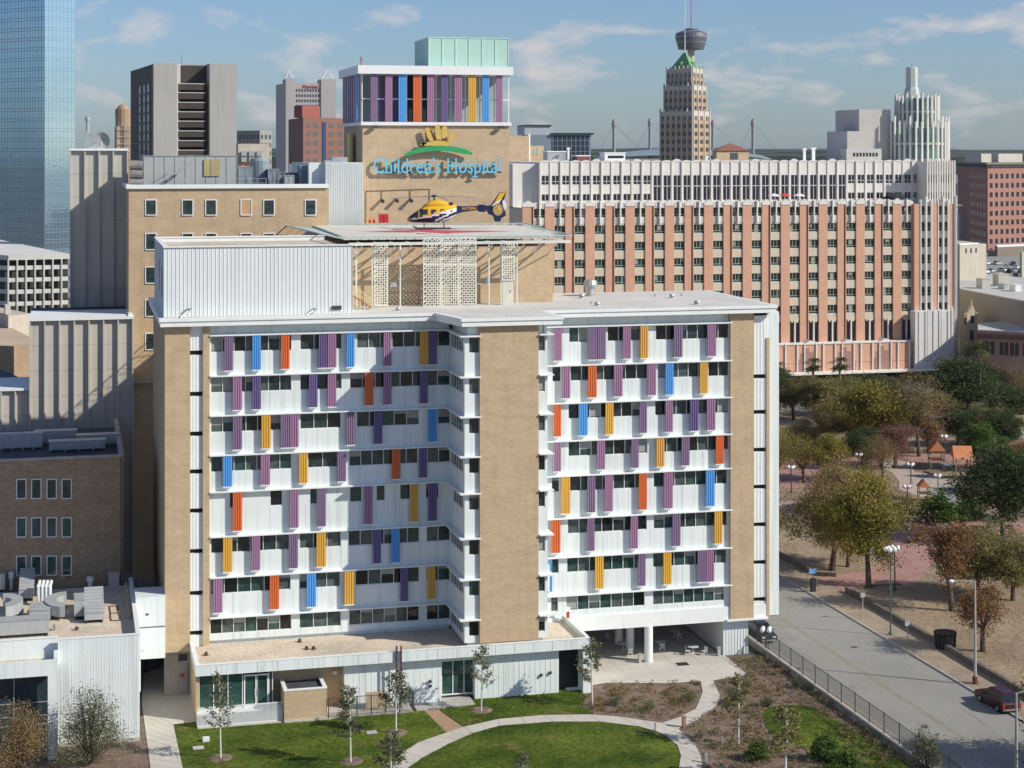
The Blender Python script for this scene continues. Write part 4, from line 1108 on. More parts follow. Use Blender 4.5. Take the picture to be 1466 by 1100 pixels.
# portal
V5 = 160.6
pa = UX(82.5,V5); pz = ZY(948,40,V5)
m = MB(); m.box(a, pa, V5, V5+.35, pz-1.35, pz).box(pa-.35, pa, V5+.35, V4, pz-1.35, pz).box(a, pa-.35, V5+.35, V4+.8, pz-1.3, pz-.9)
m.box(UX(68.5,V5), pa, V5, V5+.8, 0, pz-1.35); m.build('portal', WH, wb)
MB().sheet([(a,V5+.35),(pa-.35,V5+.35),(pa-.35,V4+.8),(a,V4+.8)], pz-.88).build('portal_roof', TANR, wb)
MB().box(a, UX(68,V5+2), V5+2.0, V5+2.1, .1, pz-1.35).build('window', glass('navy_glass', (.01,.02,.03), (.04,.07,.09), wav=.2), wb)
fr_ = MB()
for zz_ in (3.4, 4.6, 2.6): fr_.box(a, UX(68,V5+2), V5+1.92, V5+2.0, zz_, zz_+.08)
for px in (46, 56, 66): x = UX(px,V5+2); fr_.box(x-.05, x+.05, V5+1.9, V5+1.98, .1, 2.6)
for px in (20, -10): x = UX(px,V5+2); fr_.box(x-.04, x+.04, V5+1.9, V5+1.98, 2.68, pz-1.4)
fr_.build('window_frame', STEEL, wb)
q = onV(203, 933, V4); MB().lathe([(.05,q.z-.1),(.18,q.z-.05),(.18,q.z+.1),(.05,q.z+.2)], b_+.3, V4+.4, 10).box(b_, b_+.25, V4+.35, V4+.45, q.z, q.z+.08).build('wall_camera', WPAINT, wb)
MB().box(b_, b_+.12, V4+1.0, V4+1.3, 4.2, 7.0).build('downpipe', WHT, wb)
# link between the white building and the hospital
V6 = 175.0
la, lb_ = UX(186,V6), uL+.01
MB().box(b_+.01, lb_, V6, 179, 4.3, ZY(855,212,V6)).build('link_bridge', WH, wb)
MB().box(b_+.01, lb_, V6-.06, V6-.0, 7.4, 7.46).box(UX(209,V6), UX(212.5,V6), V6-.05, V6, ZY(881,210,V6), ZY(878.5,210,V6)).build('link_trim', DST, wb)
# beige door wall under the brick pier
dw = empty('service_door_wall', (UX(252,177), 177.2, 0), 'beige wall with a grey door and small red notice under the brick pier', 'wall')
MB().box(UX(235,177), UX(272,177), 177, 177.3, 0, 4.58).build('wall', mat('beige_wall', (.42,.38,.32), .8), dw)
dd = MB().box(UX(254,177), UX(268.5,177), 176.9, 177, .1, 3.0).build('door', mat('grey_door', (.36,.34,.31), .6), dw)
MB().box(UX(258,176.8), UX(264,176.8), 176.86, 176.9, 1.7, 2.1).build('notice', mat('sign_red', (0,0,0)), dd)
MB().box(UX(255,177), UX(268,177), 176.95, 177, 3.3, 4.0).build('louvre', DST, dw)
# ducts on the white building roof
DU = mat('duct_grey', (.40,.41,.41), .55, .12, .5, streak=.12)
DL = ['tall upright grey duct with stepped ribs near the left edge of the ducted roof','wide grey duct box with a sloping top at the centre of the ducted roof','long low duct lying along the front of the ducted roof','curved grey duct elbow sweeping round the middle of the ducted roof','curved grey duct elbow at the left edge of the ducted roof','narrow upright duct box left of the wide sloping duct','low duct joining the two elbows on the ducted roof','short duct stub at the very left edge of the ducted roof']
def rp(px, py, z=zr4): return onZ(px, py, z)
def duct_box(px0, px1, pyf, h, dep, label, slope=0.0, lift=.35, ribs=0):
    q0, q1 = rp(px0, pyf), rp(px1, pyf); v = (q0.y+q1.y)/2; x0, x1 = UX(px0,v), UX(px1,v)
    t = empty('air_duct', ((x0+x1)/2, v+dep/2, zr4), label, 'air duct', 'grey ducts on the white building roof')
    z0, z1_ = zr4+lift, zr4+lift+h
    MB().add([(x0,v,z0),(x1,v,z0),(x1,v+dep,z0),(x0,v+dep,z0),(x0,v,z1_-slope),(x1,v,z1_-slope),(x1,v+dep,z1_),(x0,v+dep,z1_)],[(0,3,2,1),(4,5,6,7),(0,1,5,4),(1,2,6,5),(2,3,7,6),(3,0,4,7)]).build('casing', DU, t)
    m = MB()
    n = max(2, ribs)
    for k in range(n+1):
        f = k/n; m.box(x0-.03, x1+.03, v+dep*f-.04, v+dep*f+.04, z1_-slope*(1-f)-.06, z1_-slope*(1-f)+.05)
    m.build('flange', STEEL, t)
    MB().box(x0+.1, x0+.25, v+.1, v+dep-.1, zr4+.03, z0).box(x1-.25, x1-.1, v+.1, v+dep-.1, zr4+.03, z0).build('foot', DST, t)
duct_box(27, 48.5, 862, 1.9, 4.8, DL[0], 1.0, ribs=7)
duct_box(121, 149, 893, 1.7, 6.0, DL[1], 1.0, ribs=8)
duct_box(-40, 70, 915, 1.3, 1.6, DL[2], ribs=3)
duct_box(106, 121, 888, 1.6, 2.6, DL[5], ribs=2)
duct_box(42, 72, 893, .9, 3.2, DL[6], ribs=3)
duct_box(-30, 7, 850, 1.5, 3.5, DL[7], ribs=4)
def elbow(cpx, cpy, r, a0_, a1_, w_, h, label):
    q = rp(cpx, cpy); m = MB(); n = 14; vs = []
    for k in range(n+1):
        t_ = a0_+(a1_-a0_)*k/n
        for rr, z in ((r-w_/2,.4),(r+w_/2,.4),(r+w_/2,.4+h),(r-w_/2,.4+h)):
            vs.append((q.x+rr*math.cos(t_), q.y+rr*math.sin(t_)*1.5, zr4+z))
    fs = [(k*4+i, k*4+(i+1) % 4, (k+1)*4+(i+1) % 4, (k+1)*4+i) for k in range(n) for i in range(4)]+[(3,2,1,0),tuple(n*4+i for i in range(4))]
    m.add(vs, fs)
    t = empty('air_duct', (q.x, q.y, zr4), label, 'air duct', 'grey ducts on the white building roof')
    m.build('elbow', DU, t)
    MB().box(q.x-.6+r*math.cos((a0_+a1_)/2), q.x+.6+r*math.cos((a0_+a1_)/2), q.y+r*1.5*math.sin((a0_+a1_)/2)-.2, q.y+r*1.5*math.sin((a0_+a1_)/2)+.2, zr4+.03, zr4+.4).build('foot', DST, t)
elbow(95, 878, 1.5, R(90), R(265), 1.1, 1.0, DL[3])
elbow(5, 880, 1.3, R(-80), R(95), 1.1, 1.0, DL[4])
for i, (a_, b2) in enumerate(((54,61),(58,65),(63,70),(68,75))):
    q = rp(55+i*5.5, 868); m = MB(); m.tube((q.x,q.y,zr4+.03),(q.x,q.y,zr4+2.0),.18,.18,10); m.tube((q.x,q.y,zr4+2.0),(q.x+.1,q.y+1.5,zr4+2.1),.18,.18,10)
    tag(m.build('riser_pipe', WHT), ['leftmost of four white riser pipes on the ducted roof','second from left of four white riser pipes on the ducted roof','third from left of four white riser pipes on the ducted roof','rightmost of four white riser pipes on the ducted roof'][i], 'pipe', 'white riser pipes on the ducted roof')
for i, (px, py, h_, r_, mt, lab) in enumerate(((16,845,1.8,.3,WPAINT,'white pipe with a double cap near the left edge of the ducted roof'),(129,842,1.1,.38,WPAINT,'small white box on a stub behind the wide sloping duct'),(125,832,2.0,.16,STEEL,'slim grey stack at the back of the ducted roof'),(98,838,1.2,.35,mat('valve_red',(.45,.07,.06),.5),'red painted valve head on the ducted roof'),(110,903,.3,.2,mat('rust_cap',(0,0,0)),'small rusty drain cap at the front of the ducted roof'),(79,903,.5,.2,STEEL,'small grey drain at the front of the ducted roof'))):
    q = rp(px, py); m = MB(); m.lathe([(r_*.6,zr4+.03),(r_*.6,zr4+h_*.6),(r_,zr4+h_*.65),(r_,zr4+h_),(r_*.4,zr4+h_+.1)], q.x, q.y, 10); tag(m.build('roof_vent', mt), lab, 'vent')
q = rp(163, 840); m = MB(); m.box(q.x-.55,q.x+.55,q.y,q.y+.8,zr4+.02,zr4+1.3).box(q.x-.6,q.x+.6,q.y-.05,q.y+.85,zr4+1.3,zr4+1.38)
for k in range(5): m.box(q.x-.5,q.x+.5,q.y-.03,q.y,zr4+.2+k*.2,zr4+.28+k*.2)
tag(m.build('condenser_unit', CONL), 'small pale condenser box at the back right of the ducted roof', 'air conditioner')
m = MB(); q0, q1 = rp(157,869), rp(172,889)
m.bar((UX(157,q0.y),q0.y,zr4+.05),(UX(159,q1.y),q1.y,zr4+.05),.1); m.bar((UX(168,q0.y),q0.y,zr4+.05),(UX(173,q1.y),q1.y,zr4+.05),.1); m.bar((UX(157,q0.y),q0.y,zr4+.05),(UX(168,q0.y),q0.y,zr4+.05),.1); m.bar((UX(159,q1.y),q1.y,zr4+.05),(UX(173,q1.y),q1.y,zr4+.05),.1); m.bar((UX(158,q1.y),(q0.y+q1.y)/2,zr4+.05),(UX(170,q1.y),(q0.y+q1.y)/2,zr4+.05),.1)
tag(m.build('rusty_grid', mat('rust_cap',(0,0,0))), 'flat rectangular frame of thin rusty pipe lying on the ducted roof', 'pipe frame')
m = MB(); q0, q1 = rp(180,848), rp(184,888); m.bar((q0.x,q0.y,zr4+.9),(q1.x,q1.y,zr4+.1),.22); tag(m.build('timber_plank', mat('plank',(.55,.42,.26),.8)), 'long pale plank leaning on the parapet of the ducted roof', 'plank')
# steel platform with stair behind the ducted roof
sp_ = empty('steel_platform', (UX(208,186), 186, 0), 'dark steel walkway and stairs in the shaded gap beside the brick pier', 'platform')
m = MB(); v = 186.0; x0, x1 = UX(180,v), UX(222,v); zA = ZY(838,200,v)
m.box(x0, x1, v, v+2, zA-.1, zA)
for z in (.55, 1.1): m.box(x0, x1, v, v+.05, zA+z, zA+z+.05)
for k in range(6): x = x0+(x1-x0)*k/5; m.box(x-.04, x+.04, v, v+.06, zA, zA+1.15).box(x-.06, x+.06, v, v+.1, 0, zA-.1)
m.build('walkway', mat('blue_grey_steel',(.13,.16,.19),.6), sp_)
m = MB()
for k in range(8): m.box(x0+2, x1, v-1.2+k*.14, v-1.05+k*.14, zA-2.6+k*.3, zA-2.54+k*.3)
m.build('stair_tread', mat('blue_grey_steel',(0,0,0)), sp_)

# ================================================================ DOWNTOWN
def tower(name, label, pts, ytop, zb=0, mt=None, cat='building'):
    """pts: list of (px, depth) footprint corners seen from the camera, left to right; closed behind"""
    P = [atD(px, CY, d) for px, d in pts]; P2 = [(p.x, p.y) for p in P]
    back = [(P2[-1][0]+P2[0][0]-P2[1][0], P2[-1][1]+P2[0][1]-P2[1][1])] if len(pts) == 3 else [(P2[-1][0]-S_*25*0+(-S_)*30, P2[-1][1]+C_*30),(P2[0][0]-S_*30, P2[0][1]+C_*30)]
    z = atD(pts[1][0], ytop, pts[1][1]).z
    t = empty(name, (sum(p[0] for p in P2)/len(P2), sum(p[1] for p in P2)/len(P2), 0), label, cat)
    return t, P2+back, P2, z
def zD(y, d): return 54-(y-CY)*d/F
# grey concrete tower with dark balconies
d1 = 420
t, fp, P, z = tower('office_tower', 'tall grey concrete tower with a dark recess of stacked balconies', [(187,456),(218,420),(339,425)], 90.5)
GC = mat('grey_concrete', (.42,.41,.385), .9, .07, .1, streak=.1)
DKB = mat('dark_brown_cladding_shade', (.055,.042,.038), .7, .15, .3)
def lerp2(A, B, f): return (A[0]+(B[0]-A[0])*f, A[1]+(B[1]-A[1])*f)
def at(A, B, p0, p1, px): return (px-p0)/(p1-p0)
Lf = math.dist(P[1], P[2])
nrm = Vector((P[2][1]-P[1][1], -(P[2][0]-P[1][0]))).normalized()
sa, sb = Lf*(253-218)/121, Lf*(300-218)/121
t2 = Vector((P[2][0]-P[1][0], P[2][1]-P[1][1])).normalized()
def fpnt(s, o): return (P[1][0]+t2.x*s-nrm.x*o, P[1][1]+t2.y*s-nrm.y*o)
MB().prism([fpnt(0.3,0), fpnt(sa,0), fpnt(sa+1.2,4), fpnt(sb-.5,4), fpnt(sb,0), fpnt(Lf,0), fpnt(Lf,30), fpnt(.3,30)], 0, z).build('wall', GC, t)
MB().prism([P[0], P[1], fpnt(.3,0), fpnt(.3,30)], 0, z-.3).build('side_wall', DKB, t)  # dark brown, with the shade of this left face put into the colour
m = MB(); m.prism([fpnt(sa+1.25,3.5), fpnt(sb-.6,3.5), fpnt(sb-.6,3.95), fpnt(sa+1.25,3.95)], 10, z-.3).build('dark_recess', DKB, t)
for y in (123,136,150,163.5,177,191,205,219):
    zz_ = zD(y,d1); m = MB(); m.prism([fpnt(sa+.2,1.0), fpnt(sb-1.0,1.0), fpnt(sb-1.6,3.4), fpnt(sa+1.4,3.4)], zz_-.9, zz_+.5); 
    o = m.build('balcony', DKB, t); MB().prism([fpnt(sa+.1,.9), fpnt(sb-.9,.9), fpnt(sb-.9,1.5), fpnt(sa+.1,1.5)], zz_+.5, zz_+.72).build('rail', CONL, o)
for r_ in range(8):
    zz_ = zD(133+r_*13.6, 440)
    MB().obox(P[0], P[1], 2, math.dist(P[0],P[1])-1, zz_-.9, zz_-.7, 0, .3).build('floor_band', mat('band_grey',(.2,.19,.18),.8), t)
    for c in (.42,.62,.8):
        s_ = math.dist(P[0],P[1])*c; m = MB(); m.obox(P[0], P[1], s_, s_+2.2, zz_-.4, zz_+1.6, 0, .05, 0); m.build('window', mat('pale_pane',(.22,.24,.27),.2), t)  # panes in a plain pale blue-grey
m = MB(); q = atD(260, 90, 430); m.tube((q.x,q.y,z),(q.x,q.y,z+3),.06,.03,5); m.build('antenna', DST, t)
# glass tower at the left edge
GTM = glass('blue_mirror_glass', (.30,.45,.55), (.42,.56,.64), rough=.05, wav=.03, spec=.8, scale=.02)
GTM.node_tree.nodes['Principled BSDF'].inputs['Metallic'].default_value = .75
t, fp, P, z = tower('glass_tower', 'tall blue mirrored glass skyscraper filling the left edge', [(-90,690),(64,655),(108,664)], -70)
MB().prism(fp, 0, z).build('curtain_wall', GTM, t)
mu = MB()
for (A, B) in ((P[0],P[1]),(P[1],P[2])):
    Ld = math.dist(A, B)
    k = 0
    while k*1.6 < Ld: mu.obox(A, B, k*1.6-.04, k*1.6+.04, 8, z, 0, .05); k += 1
    zz_ = 10; j = 0
    while zz_ < z: mu.obox(A, B, 0, Ld, zz_-.08, zz_+.08, .05, .08); zz_ += 1.1 if j % 2 else 2.7; j += 1
mu.build('mullion_grid', mat('mullion_blue', (.22,.31,.38), .4), t)
# parking garage
t, fp, P, z = tower('parking_garage', 'white open sided parking garage below the glass tower', [(-60,500),(12,482),(101,488)], 366)
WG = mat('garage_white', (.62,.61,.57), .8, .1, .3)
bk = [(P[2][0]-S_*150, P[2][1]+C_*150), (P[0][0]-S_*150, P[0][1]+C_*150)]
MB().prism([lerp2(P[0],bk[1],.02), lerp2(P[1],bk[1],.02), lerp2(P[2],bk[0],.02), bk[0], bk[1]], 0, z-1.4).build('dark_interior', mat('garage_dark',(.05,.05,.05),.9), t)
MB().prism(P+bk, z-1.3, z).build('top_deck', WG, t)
for k in range(5):
    zz_ = zD(383+k*17, 485); m = MB()
    for (A, B) in ((P[0],P[1]),(P[1],P[2])): m.obox(A, B, 0, math.dist(A,B), zz_-.6, zz_+.55, -.2, .15)
    m.build('deck_parapet', WG, t)
for f in range(8):
    A = lerp2(P[1],P[2],f/7); MB().box(A[0]-.2, A[0]+.2, A[1]-.5, A[1]+.2, 0, z-1.3).build('column', WG, t)
# low things at far left between garage and hospital
t, fp, P, z = tower('low_tan_building', 'low building with a pale sandy roof at the left edge', [(-60,300),(20,296),(60,300)], 496)
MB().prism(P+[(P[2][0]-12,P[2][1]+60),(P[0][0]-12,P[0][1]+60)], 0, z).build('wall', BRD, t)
MB().sheet(P+[(P[2][0]-12,P[2][1]+60),(P[0][0]-12,P[0][1]+60)], z+.02).build('roof', mat('sandy_roof',(.5,.38,.26),.9,.12,.1), t)
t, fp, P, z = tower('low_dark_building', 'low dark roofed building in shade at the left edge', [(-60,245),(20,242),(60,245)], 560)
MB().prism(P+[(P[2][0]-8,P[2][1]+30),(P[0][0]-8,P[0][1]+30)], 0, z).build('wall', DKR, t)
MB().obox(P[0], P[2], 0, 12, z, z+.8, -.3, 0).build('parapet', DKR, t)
t, fp, P, z = tower('low_cream_building', 'small cream house with a square porch in front of the parking garage', [(6,330),(12,326),(44,330)], 452)
MB().prism(P+[(P[2][0]-8,P[2][1]+20),(P[0][0]-8,P[0][1]+20)], 0, z).build('wall', mat('cream_wall',(.5,.44,.36),.8), t)
MB().obox(P[0], P[1], 0, 1.2, z, z+1.8, -1.0, 0).build('porch', CONL, t)
# brown tank tower beside the grey tower
t, fp, P, z = tower('brick_tower', 'narrow brown brick tower with a crown and scaffold left of the grey tower', [(164,540),(167,530),(188,532)], 181)
MB().prism(fp, 0, z).build('brick_wall', BRD, t)
q = atD(176, CY, 536); MB().lathe([(2.2,z),(2.4,z+5.3),(2.0,z+5.3),(1.4,z+6.2),(.3,z+7)], q.x, q.y, 14).build('crown', BRD, t)
m = MB()
for k in range(5): A = atD(165+k*4.5, CY, 531); m.box(A.x-.08, A.x+.08, A.y-.6, A.y-.45, 30, z+1)
for k in range(6): m.obox(P[1], P[2], 0, 4.4, z-1-k*2.2, z-.85-k*2.2, .5, .6)
m.build('scaffold', STEEL, t)
# twin-peaked hotel
GH = mat('hotel_grey', (.42,.38,.37), .8, .06, .1)
t, fp, P, z = tower('twin_peaked_hotel', 'distant pale grey hotel slab with two pointed steel frames on its roof', [(395,1030),(409,1000),(481,1006)], 119)
MB().prism(fp, 0, z).build('wall', GH, t)
Lw = math.dist(P[1],P[2])
for (f0, f1) in ((0,.17),(.70,1.0)):
    m = MB(); m.obox(P[1], P[2], Lw*f0, Lw*f1, 0, z+2.4, -22, .8); m.build('shoulder', GH, t)
    a_, b2 = lerp2(P[1],P[2],f0), lerp2(P[1],P[2],f1); md = lerp2(P[1],P[2],(f0+f1)/2)
    m = MB()
    for o_ in (0, 8):
        m.bar((a_[0],a_[1]+o_,z+2.4),(md[0],md[1]+4,z+7.5),.25); m.bar((b2[0],b2[1]+o_,z+2.4),(md[0],md[1]+4,z+7.5),.25)
    m.build('roof_frame', WPAINT, t)
wl_ = []
for r_ in range(16):
    for c in range(9):
        s_ = Lw*(.20+.055*c); m = MB(); m.obox(P[1], P[2], s_, s_+1.0, z-5-r_*3.0, z-3.4-r_*3.0, 0, .06); wl_.append(m)
many(wl_, 'window', mat('far_window',(.07,.08,.10),.3), t)
m = MB(); m.obox(P[0], P[1], 1, 5, z-30, z-4, 0, .1); m.build('side_glazing', mat('far_window',(0,0,0)), t)
cu = bpy.data.curves.new('t', 'FONT'); cu.body = 'Marriott'; cu.extrude = .1; cu.size = 2.6
o_ = bpy.data.objects.new('t', cu); COL.objects.link(o_); bpy.context.view_layer.update()
me = bpy.data.meshes.new_from_object(o_.evaluated_get(bpy.context.evaluated_depsgraph_get())); bpy.data.objects.remove(o_)
tt = Vector((P[2][0]-P[1][0], P[2][1]-P[1][1])).normalized(); nn = Vector((tt.y,-tt.x)); b0 = lerp2(P[1],P[2],.34)
MB().add([(b0[0]+tt.x*v_.co.x+nn.x*(v_.co.z+.2), b0[1]+tt.y*v_.co.x+nn.y*(v_.co.z+.2), z-2.9+v_.co.y) for v_ in me.vertices], [tuple(p_.vertices) for p_ in me.polygons]).build('lettering', mat('letter_red',(.4,.03,.06),.5), t)
# red-brown block
RB = mat('red_brown_cladding', (.22,.105,.08), .8, .08, .2)
t, fp, P, z = tower('red_brown_tower', 'red brown office block with blue grey window columns left of the sign tower', [(413,690),(434,650),(500,668)], 157)
MB().prism(fp, 0, z-3).build('wall', RB, t)
m = MB(); m.obox(P[1], P[2], 0, 9, z-3, z+1.5, -5, -.5); m.build('roof_block', mat('red_roof_block',(.30,.09,.07),.8), t)
Lw = math.dist(P[1],P[2]); wl_ = []
for r_ in range(15):
    for c, (s0, s1) in enumerate(((.07,.16),(.22,.31),(.40,.47),(.55,.66),(.75,.86))):
        m = MB(); m.obox(P[1], P[2], Lw*s0, Lw*s1, z-6.6-r_*3.3, z-5.0-r_*3.3, 0, .08); wl_.append(m)
many(wl_, 'window', mat('grey_brown_window',(.12,.11,.10),.3), t)
MB().obox(P[1], P[2], Lw*.40, Lw*.48, 10, z-4.5, .08, .25).build('glazing_strip', mat('dark_blue_strip',(.03,.05,.12),.3), t)
# small blocks between
GB = mat('warm_grey_far', (.30,.28,.25), .8, .1)
t, fp, P, z = tower('balcony_apartments', 'grey apartment block with rows of small balconies behind the plant room', [(336,620),(372,612),(389,620)], 187)
MB().prism(fp, 0, z).build('wall', GB, t)
wl_ = []
for r_ in range(8):
    for (A, B, n) in ((P[0],P[1],7),(P[1],P[2],3)):
        Ld = math.dist(A,B)
        for c in range(n): m = MB(); m.obox(A, B, Ld*(c+.25)/n, Ld*(c+.75)/n, z-3-r_*2.9, z-1.5-r_*2.9, 0, .1); wl_.append(m)
many(wl_, 'window', mat('far_window',(0,0,0)), t)
t, fp, P, z = tower('cream_building', 'small cream building with condensers on its wall behind the round tank', [(338,400),(341,396),(386,398)], 206)
MB().prism(fp, 0, z).build('wall', mat('cream_wall',(0,0,0)), t)
MB().obox(P[1], P[2], 0, math.dist(P[1],P[2]), 10, z-3.4, 0, .1).build('brick_band', BRO, t)
for r_ in range(2):
    for c in range(3):
        m = MB(); m.obox(P[1], P[2], .6+c*1.75, 1.8+c*1.75, z-2.8-r_*1.35, z-1.7-r_*1.35, .1, .9); o = m.build('condenser', STEEL, t)
# blocks between sign tower and art-deco tower
t, fp, P, z = tower('tan_brick_block', 'tan brick block rising just right of the sign tower', [(700,470),(708,462),(757.5,466)], 195)
MB().prism(fp, 0, z).build('wall', BRL, t); MB().obox(P[1], P[2], 0, 4.2, z, z+.9, -8, -.3).build('dark_cap', DST, t)
t, fp, P, z = tower('small_tan_block', 'small tan block with a pale corner post behind the white parapet', [(754,476),(757,468),(778.5,470)], 209)
MB().prism(fp, 0, z).build('wall', BRL, t); MB().obox(P[1], P[2], -.2, .3, 20, z+3.2, 0, .3).build('corner_post', WHT, t)
for c in (.35,.6): MB().obox(P[1], P[2], 4*c, 4*c+.7, z-2.5, z-.9, 0, .08).build('window', mat('pale_green_pane',(.35,.42,.38),.4), t)
t, fp, P, z = tower('blue_grey_office', 'blue grey office building with a dark glazed front in the distance', [(748,720),(751,712),(846,716)], 190)
BG = mat('blue_grey_cladding', (.21,.26,.31), .6, .06)
MB().prism(fp, 0, z-.9).build('wall', BG, t)
Lw = math.dist(P[1],P[2]); MB().obox(P[1], P[2], 0, Lw*.40, z-.9, z+2.6, -20, 0).build('stair_block', mat('pale_blue_grey',(.42,.47,.52),.6), t)
MB().obox(P[1], P[2], Lw*.40, Lw+1, z-.9, z-.1, -20, 1).build('roof_edge', mat('dark_navy',(.03,.045,.06),.5), t)
MB().obox(P[1], P[2], 0, Lw*.40, z+2.6, z+3.2, -20, .5).build('roof_edge', mat('dark_navy',(0,0,0)), t)
g_ = MB().obox(P[1], P[2], Lw*.42, Lw*.97, 20, z-1.2, 0, .1).build('glazing', mat('navy_window',(.03,.05,.07),.2), t)
m = MB()
for k in range(8): m.obox(P[1], P[2], Lw*(.42+.55*k/8), Lw*(.42+.55*k/8)+.25, 20, z-1.2, .1, .3)
for k in range(5): m.obox(P[1], P[2], Lw*.42, Lw*.97, z-3.4-k*2.2, z-3.2-k*2.2, .1, .28)
m.build('mullions', BG, g_)
# art-deco tower with green pyramid
DB = mat('deco_brick', (.40,.28,.18), .9, .08, .1); DW = mat('deco_terracotta', (.52,.47,.41), .8, .06, .1)
dp = empty('art_deco_tower', (*G(980,230,0)[:2], 0) if False else (atD(980,CY,1110).x, atD(980,CY,1110).y, 0), 'stepped art deco brick skyscraper with a green pyramid roof', 'building')
def tier(pa, pc, pb, y0, y1, d, top_pale=True, rows=0, name='tier'):
    P = [(p.x,p.y) for p in (atD(pa,CY,d+22), atD(pc,CY,d), atD(pb,CY,d+22))]
    back = (P[0][0]+P[2][0]-P[1][0], P[0][1]+P[2][1]-P[1][1])
    z0, z1 = zD(y1,d), zD(y0,d)
    MB().prism(P+[back], z0 if z0 < 50 else z0, z1).build(name, DB, dp)
    zt0 = z1-5.5 if top_pale else z1-2
    tr = MB()
    for (A, B, n) in ((P[0],P[1],6),(P[1],P[2],3)):
        Ld = math.dist(A,B)
        tr.obox(A, B, 0, Ld, zt0, z1-.01, 0, .12)
        for k in range(n+1): tr.obox(A, B, Ld*k/n-.5+ (.5 if k == 0 else 0) - (.5 if k == n else 0), Ld*k/n+.5+(.5 if k == 0 else 0)-(.5 if k == n else 0), max(z0,0), z1+1.6, .0, .55)
    tr.build('terracotta_trim', DW, dp)
    ws = []
    nr = int((z1-z0)/5.2)
    for (A, B, n) in ((P[0],P[1],6),(P[1],P[2],3)):
        Ld = math.dist(A,B)
        for r_ in range(nr):
            for k in range(n):
                m = MB(); zz_ = z1-4.4-r_*5.0
                m.obox(A, B, Ld*(k+.28)/n, Ld*(k+.48)/n, zz_-1.2, zz_+1.3, .12, .2); m.obox(A, B, Ld*(k+.56)/n, Ld*(k+.76)/n, zz_-1.2, zz_+1.3, .12, .2); ws.append(m)
    return P, back, z1, ws
allw = []
P, bk_, z, ws = tier(945, 992, 1016, 159, 350, 1100); allw += ws
P, bk_, z, ws = tier(950.5, 992, 1011, 122, 159.2, 1104); allw += ws
P, bk_, z, ws = tier(954.5, 991, 1006.5, 97, 122.2, 1108); allw += ws
allw.sort(key=lambda m_: -m_.v[-1][2])
many(allw, 'window', mat('deco_window',(.04,.035,.03),.3), dp)
q = [(p[0],p[1]) for p in P]+[bk_]; cxx = sum(p[0] for p in q)/4; cyy = sum(p[1] for p in q)/4
sq = [(cxx+(p[0]-cxx)*.82, cyy+(p[1]-cyy)*.82) for p in q]; tz = zD(73,1108)
zb_ = z
MB().add([(*p, zb_) for p in sq]+[(cxx+(p[0]-cxx)*.10, cyy+(p[1]-cyy)*.10, tz) for p in sq], [(0,1,5,4),(1,2,6,5),(2,3,7,6),(3,0,4,7),(4,5,6,7),(3,2,1,0)]).build('pyramid_roof', mat('green_copper',(.14,.33,.13),.7,.15,.2), dp)
for (A, B) in ((sq[0],sq[1]),(sq[1],sq[2])):
    md = lerp2(A,B,.5); md = lerp2(md,(cxx,cyy),.25)
    MB().box(md[0]-1, md[0]+1, md[1]-1.5, md[1]+1, zb_, zb_+4.6).build('dormer', mat('green_copper',(0,0,0)), dp)
m = MB(); m.tube((cxx,cyy,tz),(cxx,cyy,tz+17),.35,.2,6).tube((cxx,cyy,tz+17),(cxx,cyy,tz+46),.25,.12,6); m.build('flagpole', WPAINT, dp)
# observation tower on a slender shaft
ot = empty('observation_tower', (atD(990,CY,1500).x, atD(990,CY,1500).y, 0), 'slender observation tower with a wide dark saucer and antenna mast', 'tower')
q = atD(989.5, CY, 1500); zs = lambda y: zD(y,1500); mm_ = .6
SHF = mat('tower_shaft',(.50,.42,.36),.8,.05)
MB().lathe([(3.4,0),(3.0,zs(72))], q.x, q.y, 12).build('shaft', SHF, ot)
TD = mat('saucer_dark',(.10,.11,.13),.5,.1,.1)
MB().lathe([(5,zs(72)),(11,zs(71)),(12.5,zs(62)),(13,zs(60)),(13.6,zs(54)),(13.8,zs(52)),(13.2,zs(48)),(9,zs(45)),(6,zs(44)),(6,zs(41.5)),(2,zs(41))], q.x, q.y, 28, mats=[0,0,1,0,1,0,0,1,0,1]).build('saucer', [TD, mat('saucer_band',(.22,.24,.26),.4)], ot)
MB().lathe([(12.95,zs(59.5)),(13.3,zs(56.5))], q.x, q.y, 28).build('window_band', mat('saucer_glass',(.30,.36,.42),.2), ot)
MB().tube((q.x,q.y,zs(41)),(q.x,q.y,zs(-30)),.45,.25,6).build('mast', mat('mast_red',(.45,.14,.12),.6), ot)
# stadium: four masts, cables and shallow roof
sd = empty('stadium', (atD(960,CY,2100).x, atD(960,CY,2100).y, 0), 'distant cable stayed stadium with four tall masts around a low grey roof', 'stadium')
MS = mat('mast_grey',(.28,.26,.28),.6)
tops = []
for px, yt, dd_ in ((879,171,2050),(930.5,170,2200),(1020.5,172,2350),(1078,170.5,2150)):
    q = atD(px,CY,dd_); zt_ = zD(yt,dd_); MB().lathe([(2.0,0),(2.0,zt_-9),(2.8,zt_-8),(2.8,zt_-3),(1.8,zt_-2),(1.8,zt_)], q.x, q.y, 10).build('mast', MS, sd); tops.append((q.x,q.y,zt_-4,px,dd_))
for (x,y,z_,px,dd_) in tops:
    m = MB()
    for ox in (-20, 34):
        e_ = atD(px+ox,CY,dd_+30); m.tube((x,y,z_),(e_.x,e_.y,58),.22,.22,4)
    m.build('cable', MS, sd)
RF = mat('stadium_roof',(.24,.29,.33),.6,.08,.02)
rows = []
